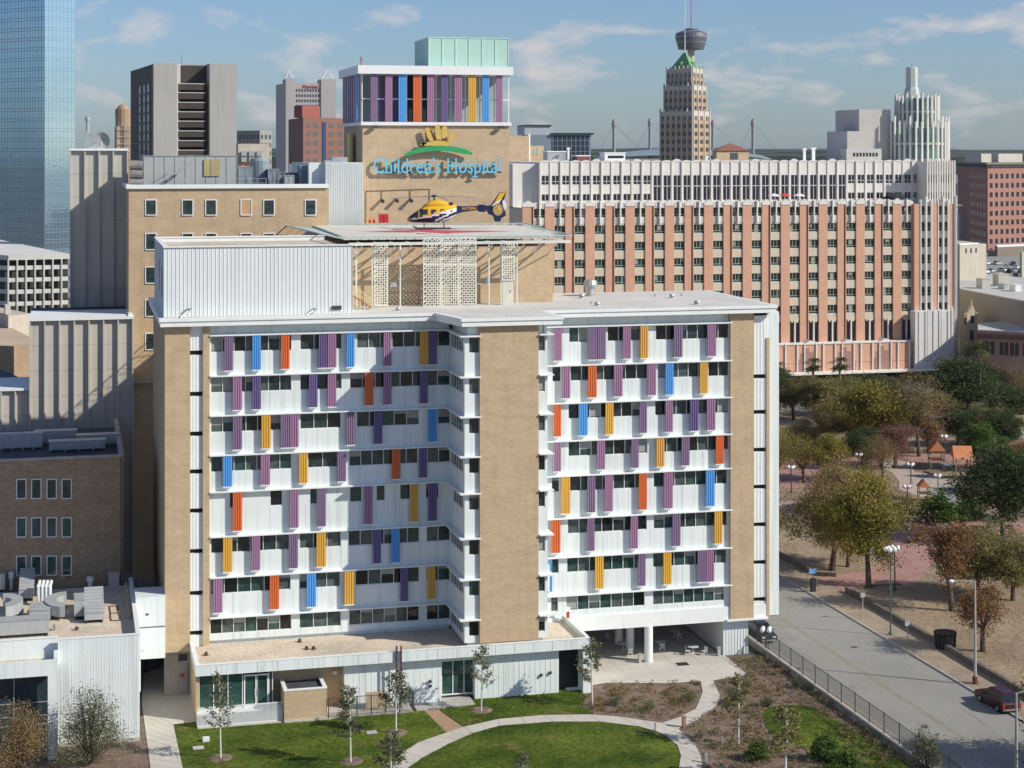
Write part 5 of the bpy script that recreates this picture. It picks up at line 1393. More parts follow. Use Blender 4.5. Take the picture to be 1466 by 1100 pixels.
for k in range(9):
    f = k/8; rr = []
    for i in range(17):
        g2 = i/16; A = atD(850+(1105-850)*g2, CY, 2060+f*300); rr.append((A.x, A.y, 46+ (18*math.sin(math.pi*g2)**.6*(.4+.6*math.sin(math.pi*f)) if 0 < i < 16 else 0)*.75))
    rows.append(rr)
MB().grid(rows, closed=False).build('roof', RF, sd)
A, B = atD(850,CY,2060), atD(1105,CY,2060); MB().obox((A.x,A.y),(B.x,B.y),0,math.dist((A.x,A.y),(B.x,B.y)),0,47,-3,0).build('wall', mat('stadium_wall',(.4,.36,.33),.8), sd)
# tan building with hipped red roof
t, fp, P, z = tower('red_roofed_building', 'tan building with a low red hipped roof right of the art deco tower', [(1020,820),(1026,800),(1072,806)], 216)
MB().prism(fp, 0, z).build('wall', BRL, t)
cxx = sum(p[0] for p in fp)/4; cyy = sum(p[1] for p in fp)/4
MB().add([(cxx+(p[0]-cxx)*1.08, cyy+(p[1]-cyy)*1.08, z) for p in fp]+[(cxx,cyy,z+3.6)], [(0,1,4),(1,2,4),(2,3,4),(3,0,4),(3,2,1,0)]).build('roof', mat('red_roof',(.26,.10,.07),.8), t)
MB().obox(P[1], P[2], 7, 11, z-4, z-1, 0, .15).build('window', mat('far_window',(0,0,0)), t)
# distant low city: boxes scattered to the horizon, and wooded hills
random.seed(21)
cols = [mat('far_a',(.42,.39,.35),.9), mat('far_b',(.30,.22,.18),.9), mat('far_c',(.52,.52,.5),.9), mat('far_d',(.24,.26,.28),.9)]
nb_ = 0
FL = ['pale low building','red brown low building','white roofed low building','dark grey low building']
for i in range(46):
    right = i % 3 != 0
    px = random.uniform(1360, 1500) if right else (random.uniform(340,415) if i % 2 else random.uniform(1016,1215))
    dd_ = random.uniform(700, 2600) if right else random.uniform(1100,2600)
    q = atD(px, CY, dd_); w_ = random.uniform(10, 40); h_ = random.uniform(6, 16)+ (dd_-700)*.008
    ci = random.randrange(4); m = MB(); m.box(q.x-w_/2, q.x+w_/2, q.y, q.y+w_*.8, 0, h_)
    m.box(q.x-w_/4, q.x+w_/8, q.y+w_*.2, q.y+w_*.4, h_, h_+2.5)
    tag(m.build('distant_building', cols[ci]), FL[ci]+' among the rooftops near the horizon', 'building', 'far rooftops near the horizon, '+FL[ci])
HG = mat('hill_woods', (.035,.05,.03), .95, .3, .01, fine=.4, fscale=.05)
for j, (dist, hh) in enumerate(((3200, 50), (5200, 58), (8000, 74))):
    rows = [[], [], []]
    for i in range(161):
        a_ = -700+i*20*1.45; A = atD(a_, CY, dist); B = atD(a_, CY, dist+500)
        h_ = hh+12*noise.noise((i*.13,j*7,0))+6*noise.noise((i*.6,j*3,1))+2.5*noise.noise((i*2.3,j,2))
        rows[0].append((A.x,A.y,-1)); rows[1].append((A.x,A.y,h_*.93)); rows[2].append((B.x,B.y,h_))
    rows.append([(p[0],p[1]+800,-1) for p in rows[2]])
    tag(MB().grid(rows, closed=False).build('hills', HG), kind='structure')
# ================================================================ LARGE BRICK HOTEL
VHt = 380.0
ht = empty('brick_hotel', (UX(1080,VHt), 395, 0), 'huge orange brick and cream hotel with a white crenellated top storey behind the hospital', 'building')
CRM = mat('cream_spandrel', (.62,.54,.42), .9, .05, .3, streak=.12)
WST = mat('white_stone', (.74,.71,.66), .85, .05, .3, streak=.15)
HGL = glass('hotel_glass', (.006,.012,.010), (.03,.05,.045), scale=.4, wav=.08)
GFR = mat('pale_green_frame', (.42,.50,.42), .6)
BROH = brick('hotel_brick', (.66,.365,.245), (.60,.325,.215), (.64,.43,.31), .06)
def zH(y, px=1120): return ZY(y, px, VHt)
per = (UX(1298,VHt)-UX(1111,VHt))/7
wref = UX(1111,VHt); ww = 15.3*.163*1.02
uA = UX(748,VHt); uE = UX(1362,VHt); uS = UX(1309,VHt)
zcap = zH(288); zrows = [zH(y) for y in (303,326.5,350,373.8,397.3,421,444.5)]
zp_ = zH(493); zarch = zH(459)
# core
MB().box(uA, uE, VHt+.6, VHt+45, 0, zcap-1.2).build('core_wall', CRM, ht)
cent = []
k = -20
while True:
    c = wref+per*k
    if c > uS-1: break
    if c > uA+ww: cent.append(c)
    k += 1
# brick piers between the window bays
pr = MB(); m = MB(); sp2 = MB(); tr = MB()
edges = [c-ww/2 for c in cent]
for i, c in enumerate(cent):
    a = (cent[i-1]+ww/2) if i else uA
    pr.box(a+.0, c-ww/2, VHt, VHt+.6, zp_, zcap-.9)
    # cap of the pier
    mid = (a+c-ww/2)/2; hw = (c-ww/2-a)/2
    tr.add([(mid-hw,VHt-.12,zcap-.9),(mid+hw,VHt-.12,zcap-.9),(mid+hw,VHt-.12,zcap-.2),(mid,VHt-.12,zcap+.5),(mid-hw,VHt-.12,zcap-.2),(mid-hw,VHt+.6,zcap-.9),(mid+hw,VHt+.6,zcap-.9),(mid+hw,VHt+.6,zcap-.2),(mid,VHt+.6,zcap+.5),(mid-hw,VHt+.6,zcap-.2)],[(0,1,2,3,4),(9,8,7,6,5),(0,5,6,1),(1,6,7,2),(2,7,8,3),(3,8,9,4),(4,9,5,0)])
    # white crest over each bay, with the central stem
    tr.box(c-ww/2, c+ww/2, VHt+.1, VHt+.6, zrows[0]+1.15, zcap)
    for j in range(4): tr.box(c-ww/2+.25+j*.6, c-ww/2+.35+j*.6, VHt+.0, VHt+.1, zrows[0]+1.3, zcap-.1)
    tr.box(c-.14, c+.14, VHt-.3, VHt+.1, zrows[0]-2.6, zcap+.3)
    tr.box(c-ww/2, c+ww/2, VHt+.2, VHt+.6, zrows[0]-2.45, zrows[0]-1.0)
    for j in range(4): tr.box(c-ww/2+.25+j*.6, c-ww/2+.35+j*.6, VHt+.12, VHt+.2, zrows[0]-2.3, zrows[0]-1.15)
    # tall paired windows above the podium with pointed cream head
    tr.box(c-.15, c+.15, VHt-.05, VHt+.4, zp_, zarch-.2)
    sp2.add([(c-ww/2,VHt+.2,zarch+.45),(c+ww/2,VHt+.2,zarch+.45),(c+ww/2,VHt+.2,zarch+.1),(c+ww*.25,VHt+.2,zarch-.75),(c,VHt+.2,zarch-.2),(c-ww*.25,VHt+.2,zarch-.75),(c-ww/2,VHt+.2,zarch+.1)],[(0,1,2,3,4,5,6)])
pr.box(cent[-1]+ww/2, uS, VHt, VHt+.6, zp_, zcap-.9)
pr.build('brick_piers', BROH, ht); tr.box(uA, uS, VHt+.55, VHt+.6, zrows[0]+1.2, zcap-.3).build('crest', WST, ht)
for r_ in range(6):
    za = zrows[r_+1]+1.0; zb = zrows[r_]-1.0 - (1.4 if r_ == 0 else 0)
    sp2.box(uA, uS, VHt+.25, VHt+.6, za, zb-.0)
sp2.box(uA, uS, VHt+.25, VHt+.6, zarch+.4, zrows[6]-1.0)
sp2.build('spandrel', CRM, ht)
wl_ = []
for c in sorted(cent, key=lambda c_: c_):
    for r_ in range(7):
        if c < UX(812,VHt) and r_ > 1: pass
        z = zrows[r_]; m = MB()
        m.box(c-ww/2, c+ww/2, VHt+.48, VHt+.5, z-1.0, z+1.0+(.16 if r_ == 0 else 0), 0)
        m.box(c-ww/2, c+ww/2, VHt+.4, VHt+.48, z-.55, z-.45, 1)
        for f in (.33,.66): m.box(c-ww/2+ww*f-.04, c-ww/2+ww*f+.04, VHt+.42, VHt+.48, z-.45, z+1.0, 1)
        m.box(c-ww/2, c+ww/2, VHt+.4, VHt+.48, z-1.0, z-.9, 1)
        wl_.append((abs(c-UX(1100,VHt)), m))
wl_.sort(key=lambda t_: t_[0])
random.seed(9)
for _, m_ in wl_:
    if random.random() < .4:
        xs_ = [p_[0] for p_ in m_.v]; zs_ = [p_[2] for p_ in m_.v]; x0_, x1_ = min(xs_), max(xs_); k_ = random.choice((0,1,2)); w3 = (x1_-x0_)/3
        m_.box(x0_+w3*k_+.05, x0_+w3*(k_+random.choice((1,1,2)) if k_ < 2 else k_+1)*1.0+ (0 if True else 0)-.05+(0 if k_ else 0) if False else x0_+w3*(k_+1)-.05, VHt+.465, VHt+.48, max(zs_)-(max(zs_)-min(zs_))*random.choice((.4,.6,.98)), max(zs_)-.03, 2)
many([w_[1] for w_ in wl_], 'window', [HGL, GFR, mat('curtain', (.30,.30,.27), .8, .1, 2)], ht)
for c in cent:
    m = MB()
    m.box(c-ww/2, c-.15, VHt+.45, VHt+.5, zp_, zarch+.4).box(c+.15, c+ww/2, VHt+.45, VHt+.5, zp_, zarch+.4); m.build('tall_window', mat('purple_glass',(.05,.035,.045),.2,.3,1), ht)
dp_ = MB()
for i, c in enumerate(cent):
    if i % 2 == 0: dp_.tube((c-ww/2-.35,VHt-.08,zp_),(c-ww/2-.35,VHt-.08,zcap-1),.11,.11,6)
dp_.build('downpipe', mat('downpipe_dark',(.10,.05,.04),.6), ht)
# podium
m = MB(); m.box(uA, uS, VHt-2.2, VHt+.0, 3.0, zp_)
m.build('podium_wall', BROH, ht)
m = MB(); m.box(uA, uS+.2, VHt-2.4, VHt+.0, zp_, zp_+.3); m.box(uA, uS+10, VHt-6, VHt+2, 2.7, 3.0)
for i, c in enumerate(cent):
    m.box(c-.55, c-.3, VHt-2.5, VHt-2.2, 3.0, zp_+.35).box(c+.75+.5, c+1.0+.5, VHt-2.5, VHt-2.2, 3.0, zp_+.35)
    if i % 2: m.add([(c+1.8,VHt-2.3,zp_+.3),(c+5.2,VHt-2.3,zp_+.3),(c+2.8,VHt-2.3,zp_+1.0),(c+1.8,VHt-.2,zp_+.3),(c+5.2,VHt-.2,zp_+.3),(c+2.8,VHt-.2,zp_+1.0)],[(0,1,2),(5,4,3),(0,2,5,3),(2,1,4,5)])
m.build('podium_trim', WST, ht)
m = MB(); random.seed(5)
DBP = mat('brown_brick_pattern',(.34,.20,.16),.9,.1,.5)
for i, c in enumerate(cent):
    if i % 2 == 0: continue
    for (dx_, w_, h_) in ((-.1,1.0,5.0),(-1.3,1.1,3.9),(1.0,1.2,4.1),(-2.2,.8,2.6),(2.3,.8,2.2)):
        m.box(c+dx_-w_/2+2.2, c+dx_+w_/2-.02+2.2, VHt-2.23, VHt-2.2, 3.02, 3.0+h_*1.1)
m.box(uA, uS, VHt-2.225, VHt-2.2, 4.9, 5.0).build('brick_pattern', DBP, ht)
MB().box(uA, uS+8, VHt-2, VHt+.6, 0, 2.7).build('dark_ground_floor', DK, ht)
# right end: paired narrow bays and corner
zps = zH(444.5)
m = MB(); m2 = MB(); m3 = MB()
xs = [UX(p_, VHt-.6) for p_ in (1309,1318,1334,1343,1358,1363)]
m.box(xs[0], xs[1], VHt-.6, VHt+.6, zp_, zcap-.9).box(xs[2], xs[3], VHt-.6, VHt+.6, zp_, zcap-.9).box(xs[4], uE+.3, VHt-.6, VHt+.6, zp_, zcap-.9)
m.build('brick_pier', BROH, ht)
for a, b_ in ((xs[1],xs[2]),(xs[3],xs[4])):
    m2.box(a, b_, VHt-.1, VHt+.6, zH(455), zcap+.1); mid = (a+b_)/2
    m2.box(mid-.18, mid+.18, VHt-.8, VHt-.1, zH(450), zcap+.8).box(a-.1, a+.15, VHt-.75, VHt-.1, zH(450), zcap).box(b_-.15, b_+.1, VHt-.75, VHt-.1, zH(450), zcap)
m2.build('white_bay', WST, ht)
for a, b_ in ((xs[1],xs[2]),(xs[3],xs[4])):
    mid = (a+b_)/2
    for z in zrows:
        w_ = MB(); w_.box(a+.2, mid-.2, VHt-.14, VHt-.1, z-1.1, z+1.0, 0).box(mid+.2, b_-.2, VHt-.14, VHt-.1, z-1.1, z+1.0, 0).box(a+.2, mid-.2, VHt-.2, VHt-.14, z-.5, z-.42, 1).box(mid+.2, b_-.2, VHt-.2, VHt-.14, z-.5, z-.42, 1); w_.build('narrow_window', [HGL, GFR], ht)
# chamfered corner, angled away
Pc0, Pc1 = (uE+.3, VHt-.6), (uE+3.4, VHt+4.5)
m = MB(); m.prism([Pc0, Pc1, (Pc1[0], VHt+44), (Pc0[0], VHt+44)], 0, zcap-1); m.build('corner_wall', CRM, ht)
m = MB(); Lc = math.dist(Pc0,Pc1)
for f in (0,.22,.5,.78,1.0): m.obox(Pc0, Pc1, Lc*f-.2, Lc*f+.2, 0, zcap+(.9 if f in (0,1.0) else .3), 0, .5)
m.build('corner_fin', WST, ht)
for z in zrows:
    m = MB().obox(Pc0, Pc1, Lc*.28, Lc*.46, z-1.1, z+1, .02, .06).obox(Pc0, Pc1, Lc*.56, Lc*.72, z-1.1, z+1, .02, .06); m.build('narrow_window', [HGL], ht)
# grey fluted base of the end bays
q0, q1 = UX(1311,VHt-3.4), UX(1363,VHt-3.4)
m = MB(); m.box(q0, q1, VHt-3.4, VHt-.61, 3.0, zH(449)); 
for f in (0,.1,.28,.34,.5,.66,.72,.9,1.0): x = q0+(q1-q0)*f; m.box(x-.22, x+.22, VHt-3.55, VHt-3.4, 3.0, zH(449)+(1.0 if f in (0,.5,1.0) else .0)+(.5 if f in (.34,.66) else 0))
for k in range(5): m.box(q0, q1, VHt-3.43, VHt-3.4, 5+k*2.2, 5.05+k*2.2)
m.build('grey_stone_base', mat('grey_stone',(.66,.65,.62),.85,.06,.4,streak=.1), ht)
m = MB(); m.prism([(q1,VHt-3.4),(q1+3.6,VHt+3.0),(q1+3.6,VHt+6),(q1,VHt)], 0, zH(452));
Lb = math.dist((q1,VHt-3.4),(q1+3.6,VHt+3.0))
for f in (.15,.4,.65,.95): m.obox((q1,VHt-3.4),(q1+3.6,VHt+3.0), Lb*f-.18, Lb*f+.18, 0, zH(452)+f*1.2, 0, .4)
m.build('corner_base', WST, ht)
MB().obox((q1,VHt-3.4),(q1+3.6,VHt+3.0), .0, 1.1, 0, zH(496), .02, .2).build('brick_base_panel', BROH, ht)
# white upper storeys (set back)
VU = VHt+7
ua, ub = UX(773,VU), UX(1313,VU); uc_ = UX(1366,VU-5)
zu = ZY(232,1050,VU); zb_ = zcap-1.3
up = MB(); up.box(ua, ub, VU, VU+34, zb_, zu); up.box(ub, uc_, VU-5, VU+34, zb_, zu-.01)
up.build('upper_wall', WST, ht)
MB().box(uA, ua, VU+2, VU+32, zb_, zu-.4).build('upper_side', WST, ht)
up = MB()
pu = (UX(1190,VU)-UX(925,VU))/9.35
n_ = int((ub-ua)/ (pu/2))
step = (UX(1113,VU)-UX(799,VU))/11.0/2
x = ua; i = 0
pts_ = []
while x < ub-.3:
    up.box(x-.17, x+.17, VU-(.30 if i % 2 == 0 else .18), VU, zb_, zu+(.2 if i % 2 == 0 else .1))
    x1_ = min(x+step, ub)
    # scalloped parapet piece
    hh = .75 if i % 4 in (1,) else .45
    up.add([(x,VU-.1,zu),(x1_,VU-.1,zu),(x1_,VU-.1,zu+.15),(x+(x1_-x)*.75,VU-.1,zu+hh*.8),(x+(x1_-x)*.5,VU-.1,zu+hh),(x+(x1_-x)*.25,VU-.1,zu+hh*.8),(x,VU-.1,zu+.15),
            (x,VU+.3,zu),(x1_,VU+.3,zu),(x1_,VU+.3,zu+.15),(x+(x1_-x)*.75,VU+.3,zu+hh*.8),(x+(x1_-x)*.5,VU+.3,zu+hh),(x+(x1_-x)*.25,VU+.3,zu+hh*.8),(x,VU+.3,zu+.15)],
            [(0,1,2,3,4,5,6),(13,12,11,10,9,8,7)]+[(a_,a_+7,(a_+1) % 7+7,(a_+1) % 7) for a_ in range(7)])
    pts_.append((x, x1_)); x = x1_; i += 1
for f in range(12):
    x = ub+(uc_-ub)*f/11; up.box(x-.15, x+.15, VU-5-.4, VU-5, zb_, zu+.3+(.4 if f % 3 == 0 else 0))
up.build('parapet_ribs', WST, ht)
zt1, zt0 = ZY(251,1050,VU), ZY(263,1050,VU); zl1 = ZY(277,1050,VU)
ws = []
for (a, b_) in pts_:
    w_ = (b_-a)*.62; s_ = (a+b_)/2-w_/2
    tall = UX(920,VU) < a < UX(1200,VU)
    m = MB()
    if tall: m.box(s_, s_+w_, VU-.06, VU-.03, zl1-1.5, zt1, 0).box((a+b_)/2-.05, (a+b_)/2+.05, VU-.12, VU-.06, zl1-1.5, zt1, 1).box(s_, s_+w_, VU-.12, VU-.06, zt0-.6, zt0-.45, 1)
    else: m.box(s_, s_+w_, VU-.06, VU-.03, zt0, zt1, 0).box(s_, s_+w_, VU-.12, VU-.06, zt0+.6, zt0+.7, 1).box((a+b_)/2-.05, (a+b_)/2+.05, VU-.12, VU-.06, zt0, zt1, 1)
    ws.append(m)
    if not tall: m = MB(); m.box(s_, s_+w_, VU-.06, VU-.03, zl1-1.4, zl1, 0).box((a+b_)/2-.05, (a+b_)/2+.05, VU-.12, VU-.06, zl1-1.4, zl1, 1); ws.append(m)
many(ws, 'upper_window', [mat('upper_glass',(.02,.018,.028),.25,.3,1), WPAINT], ht)
for f in range(8):
    if f % 4 == 3: continue
    x = ub+(uc_-ub)*(f+.5)/8
    for (za, zb2) in ((zt0,zt1),(zl1-1.4,zl1)): MB().box(x-.42, x+.42, VU-5.1, VU-5.03, za, zb2).build('end_window', mat('upper_glass',(0,0,0)), ht)
for k in range(10):
    y = VU+2.6+k*2.9
    for (za, zb2) in ((zt0,zt1),(zl1-1.4,zl1)): MB().box(ua-.12, ua-.03, y, y+1.3, za, zb2).build('side_window', mat('upper_glass',(0,0,0)), ht)
MB().box(uA, uE+3, VHt+.1, VHt+44, zb_-.1, zb_).build('terrace_floor', PAVE, ht)
# terrace umbrellas and greenery
def umbrella(px, col, label):
    q = onV(px, 281, VHt+3.5); z = zb_; t = empty('parasol', (q.x, q.y, z), label, 'parasol', 'parasols on the hotel terrace')
    MB().lathe([(1.6,z+2.35),(1.1,z+2.65),(.1,z+3.0)], q.x, q.y, 8).build('canopy', col, t); MB().tube((q.x,q.y,z+.01),(q.x,q.y,z+2.5),.05,.05,6).build('pole', STEEL, t)
umbrella(1108, WPAINT, 'leftmost white parasol on the hotel terrace, left of the red one')
umbrella(1124, mat('parasol_red',(.6,.08,.06),.6), 'red parasol on the hotel terrace')
umbrella(1144, WPAINT, 'rightmost white parasol on the hotel terrace, right of the red one')
q = onV(1279, 276, VHt+3); m = MB(); m.add([(q.x-3.3,q.y,zb_+1.6),(q.x+3.3,q.y,zb_+1.5),(q.x+2,q.y-1,zb_+2.6),(q.x,q.y-1,zb_+3.1),(q.x-2.2,q.y-1,zb_+2.4),(q.x,q.y-2,zb_+1.3)],[(0,1,2,3,4),(0,5,1),(0,4,5),(4,3,5),(3,2,5),(2,1,5)]).tube((q.x,q.y-.8,zb_),(q.x,q.y-.8,zb_+2.6),.08,.08,6)
tag(m.build('awning', DK), 'black folded awning on the right part of the hotel terrace', 'awning')
# roof things of the hotel
def rbox(p0, p1, y0, y1, v, label, mt, nm, cat):
    a, b_ = UX(p0,v), UX(p1,v); z1_ = ZY(y0,(p0+p1)/2,v); t = empty(nm, ((a+b_)/2, v+2, zu), label, cat)
    MB().box(a, b_, v, v+4, zu+.0, z1_).build('casing', mt, t); MB().box(a-.15, b_+.15, v-.15, v+4.15, z1_, z1_+.25).build('lid', WHT, t)
    return t, a, b_, z1_
t, a, b_, z1_ = rbox(866, 895, 220, 232, VU+8, 'white penthouse box with a dark slot on the hotel roof', WPAINT, 'roof_penthouse', 'roof box')
MB().box(a+.8, b_-.4, VU+7.9, VU+8, z1_-1.1, z1_-.5).build('slot', DK, t)
rbox(826, 844, 224, 232, VU+10, 'dark red plant box on the hotel roof beside the white penthouse', mat('plant_red',(.2,.06,.05),.8), 'plant_box', 'roof box')
t, a, b_, z1_ = rbox(784, 810, 218, 232, VU+14, 'grey ridged cooling plant at the left end of the hotel roof', STEEL, 'cooling_plant', 'cooling plant')
for i, (px, y, w_) in enumerate(((1152,215,3.5),(1165,214,4.5),(814,214,2.6),(1012,226,2.5))):
    q = onV(px, y, VU+12); m = MB(); m.box(q.x-w_/12, q.x+w_/12, q.y, q.y+.5, zu, q.z).box(q.x-w_/7, q.x+w_/7, q.y-.1, q.y+.6, q.z, q.z+.4)
    tag(m.build('roof_vent', WHT), ['slim white flue right of centre on the hotel roof','wider white flue beside the slim one on the hotel roof','thin white flue at the left of the hotel roof by the blue grey office','short white flue on the hotel roof near the art deco tower'][i], 'flue')
# round spired tower at the hotel's right end
tq = atD(1313, CY, 440); cxs, cys = tq.x, tq.y
gt = empty('spired_tower', (cxs, cys, 0), 'stepped octagonal tower of pale fins and green glass with a tall chimney', 'building')
zT = lambda y: zD(y,432)
pxm = 432/F
def drum(r, y0, y1, nf, spike, nm):
    MB().lathe([(r*.93,zu-2 if y1 > 230 else zT(y1)),(r*.93,zT(y0))], cxs, cys, 8, rot=R(22.5-14)).build(nm, GTMM, gt)
    m = MB()
    for k in range(nf):
        a = 2*math.pi*k/nf+R(8); x, y = cxs+r*math.cos(a), cys+r*math.sin(a)
        w_ = .22; top = zT(y0)+(spike if k % 3 == 0 else spike*.6)
        zb0 = zu-2 if y1 > 230 else zT(y1)
        m.add([(x-w_,y-w_,zb0),(x+w_,y-w_,zb0),(x+w_,y+w_,zb0),(x-w_,y+w_,zb0),(x-w_,y-w_,top-.6),(x+w_,y-w_,top),(x+w_,y+w_,top),(x-w_,y+w_,top-.6)],[(0,3,2,1),(4,5,6,7),(0,1,5,4),(1,2,6,5),(2,3,7,6),(3,0,4,7)])
    m.build('stone_fin', WST, gt)
    m = MB()
    for z in range(int(zT(y1 if y1 < 230 else 230)), int(zT(y0)), 4): m.lathe([(r*.955,z),(r*.955,z+.5)], cxs, cys, 8, rot=R(22.5-14))
    m.build('floor_band', WST, gt)
GTMM = glass('green_tower_glass', (.06,.15,.14), (.20,.34,.30), scale=.3, rough=.08)
drum(45*pxm, 183, 232, 34, 3.2, 'lower_drum'); drum(31*pxm, 140, 184, 26, 1.6, 'upper_drum')
MB().lathe([(5*pxm+1.3,zT(142)),(10*pxm,zT(126)),(8.6*pxm,zT(124)),(8.6*pxm,zT(95)),(7*pxm,zT(94))], cxs-8.5*pxm, cys, 8, rot=R(8)).build('chimney', mat('pale_green_stone',(.50,.54,.50),.8,.05), gt)
MB().tube((cxs-8.5*pxm,cys,zT(94)),(cxs-8.5*pxm,cys,zT(90)),.1,.05,5).build('spire', DST, gt)
m = MB(); GRYB = mat('grey_render',(.48,.46,.43),.9,.06)
m.box(UX(1230,cys), UX(1275,cys), cys, cys+14, zu-2, ZY(157,1250,cys)); m.build('service_block', GRYB, gt)
m = MB(); m.box(UX(1213,cys-2), UX(1250,cys-2), cys-2, cys+10, zu-2, ZY(188,1230,cys-2)); m.build('service_block', GRYB, gt)
m = MB(); m.box(UX(1212,cys-4), UX(1262,cys-4), cys-4, cys, zu-2, ZY(213,1230,cys-4)); m.build('service_block', GRYB, gt)
m = MB()
for k in range(8): x = UX(1222+k*4.6,cys-4.1); m.box(x, x+.45, cys-4.1, cys-4, ZY(224,1240,cys-4), ZY(219,1240,cys-4))
m.build('small_openings', DK, gt)

# ================================================================ RIGHT EDGE
# red office block
RO = brick('red_office_brick', (.38,.185,.15), (.34,.155,.125), (.38,.24,.2))
t, fp, P, z = tower('red_office_block', 'rose red office block with square windows at the right edge', [(1371,838),(1414,760),(1530,795)], 240)
MB().prism(fp, 0, z).build('wall', RO, t)
m = MB(); m.prism([(cxx_+(p[0]-cxx_)*1.02, cyy_+(p[1]-cyy_)*1.02) for cxx_, cyy_ in [(sum(q[0] for q in fp)/4, sum(q[1] for q in fp)/4)] for p in fp], z, z+1.2); m.build('dark_cornice', DKR, t)
m = MB(); m.prism([(cxx_+(p[0]-cxx_)*1.04, cyy_+(p[1]-cyy_)*1.04) for cxx_, cyy_ in [(sum(q[0] for q in fp)/4, sum(q[1] for q in fp)/4)] for p in fp], z+1.2, z+2.2); m.build('roof_edge', mat('olive_roof',(.16,.17,.12),.8), t)
ws = []
Lw = math.dist(P[1],P[2]); L0 = math.dist(P[0],P[1])
for c in range(9):
    for r_ in range(9):
        zz_ = zD(252.5+r_*13.3, 762); s_ = 1.4+c*3.72
        m = MB(); m.obox(P[1], P[2], s_+.02, s_+2.0, zz_-1.05, zz_+1.05, .0, .08, 0).obox(P[1], P[2], s_+2.0, s_+2.3, zz_-1.05, zz_+1.05, 0, .14, 1); ws.append(m)
for c in range(5):
    for r_ in range(9):
        zz_ = zD(252.5+r_*13.3, 790); s_ = L0*(.45+.105*c)
        m = MB(); m.obox(P[0], P[1], s_, s_+L0*.06, zz_-1.05, zz_+1.05, 0, .06, 0); ws.append(m)
many(ws, 'window', [mat('office_glass',(.02,.025,.03),.2,.4,.5), mat('office_reveal',(.42,.36,.32),.8)], t)
for a, b_ in ((2,9),(14,31)): MB().obox(P[1], P[2], a, b_, z+2.2, z+6.0, -14, -5).build('roof_box', CONL, t)
m = MB().obox(P[0], P[1], 0, L0*.22, 0, zD(306,820), 0, 2).build('grey_annex', GRYB, t)
# cream building between
t, fp, P, z = tower('cream_building', 'low cream building with three small windows below the red office block', [(1370,480),(1374,470),(1412,476)], 351)
MB().prism(P+[(P[2][0]+2,P[2][1]+16),(P[0][0]+2,P[0][1]+16)], 0, z).build('wall', mat('cream_render',(.48,.43,.35),.9,.08,.2,streak=.15), t)
MB().obox(P[1], P[2], -.2, 7.3, z, z+.4, -.3, .15).build('coping', WHT, t)
for k in range(3): MB().obox(P[1], P[2], 2.2+k*2.0, 2.8+k*2.0, z-2.3, z-1.0, 0, .06).build('window', mat('far_window',(0,0,0)), t)
t, fp, P, z = tower('brown_warehouse', 'low brown warehouse with a white roof at the right edge behind the car park', [(1424,712),(1428,705),(1540,730)], 354)
MB().prism(fp, 0, z).build('wall', mat('brown_wall',(.24,.19,.15),.9), t)
MB().prism(fp, z, z+.6).build('roof', WPAINT, t)
t, fp, P, z = tower('green_shed', 'pale green wall at the far right edge beyond the parked cars', [(1460,560),(1463,556),(1540,570)], 362)
MB().prism(fp, 0, z).build('wall', mat('pale_green_wall',(.42,.46,.36),.8), t)
ground('car_park', [(q.x,q.y) for q in (atD(1384,CY,530),atD(1520,CY,530),atD(1520,CY,702),atD(1378,CY,700))], 12.4, ASPH)
zcp = 12.4
m = MB(); m.prism([(q.x,q.y) for q in (atD(1384,CY,530),atD(1520,CY,530),atD(1520,CY,702),atD(1378,CY,700))], 0, zcp-.05); tag(m.build('car_park_deck', CON), kind='structure')
# grey flat roofed hall
t, fp, P, z = tower('grey_hall', 'large windowless grey brown hall with a flat pale roof at the right edge', [(1374,442),(1376,440),(1500,392)], 406)
bk = [atD(1500,CY,470), atD(1374,CY,505)]; bk = [(p.x,p.y) for p in bk]
zh = zD(415,440)
MB().prism(P+bk, 0, zh).build('wall', mat('grey_brown_render',(.30,.27,.23),.9,.06,.1), t)
MB().prism([(p[0],p[1]-.02) for p in P]+bk, zh, zh+.25).build('roof', mat('pale_roof',(.46,.45,.43),.9,.12,.1), t)
for i, (px, y, w_, h_) in enumerate(((1412,408,14,3.0),(1437,404,18,3.6),(1458,412,10,2.0),(1440,409,6,1.5))):
    q = onZ(px, y+7, zh); m = MB(); m.box(q.x-w_*.08, q.x+w_*.08, q.y, q.y+3, zh+.26, zh+.26+h_*.8).box(q.x-w_*.08-.1, q.x+w_*.08+.1, q.y-.1, q.y+3.1, zh+.26+h_*.8, zh+.4+h_*.8)
    tag(m.build('rooftop_unit', [GRYB,CONL,WPAINT,STEEL][i]), ['grey rooftop box left on the hall roof','largest pale rooftop box on the hall roof','small white rooftop box at the right on the hall roof','small steel rooftop box between the others on the hall roof'][i], 'rooftop unit')
# red awning stall
t, fp, P, z = tower('white_shop', 'small white building with a bright red roof edge in front of the parked cars', [(1399,554),(1402,550),(1437,554)], 401)
MB().prism(P+[(P[2][0],P[2][1]+6),(P[0][0],P[0][1]+6)], zcp-4, zD(405,552)).build('wall', WPAINT, t)
MB().prism(P+[(P[2][0],P[2][1]+6),(P[0][0],P[0][1]+6)], zD(405,552), zD(401,552)).build('red_fascia', mat('bright_red',(.55,.04,.05),.6), t)
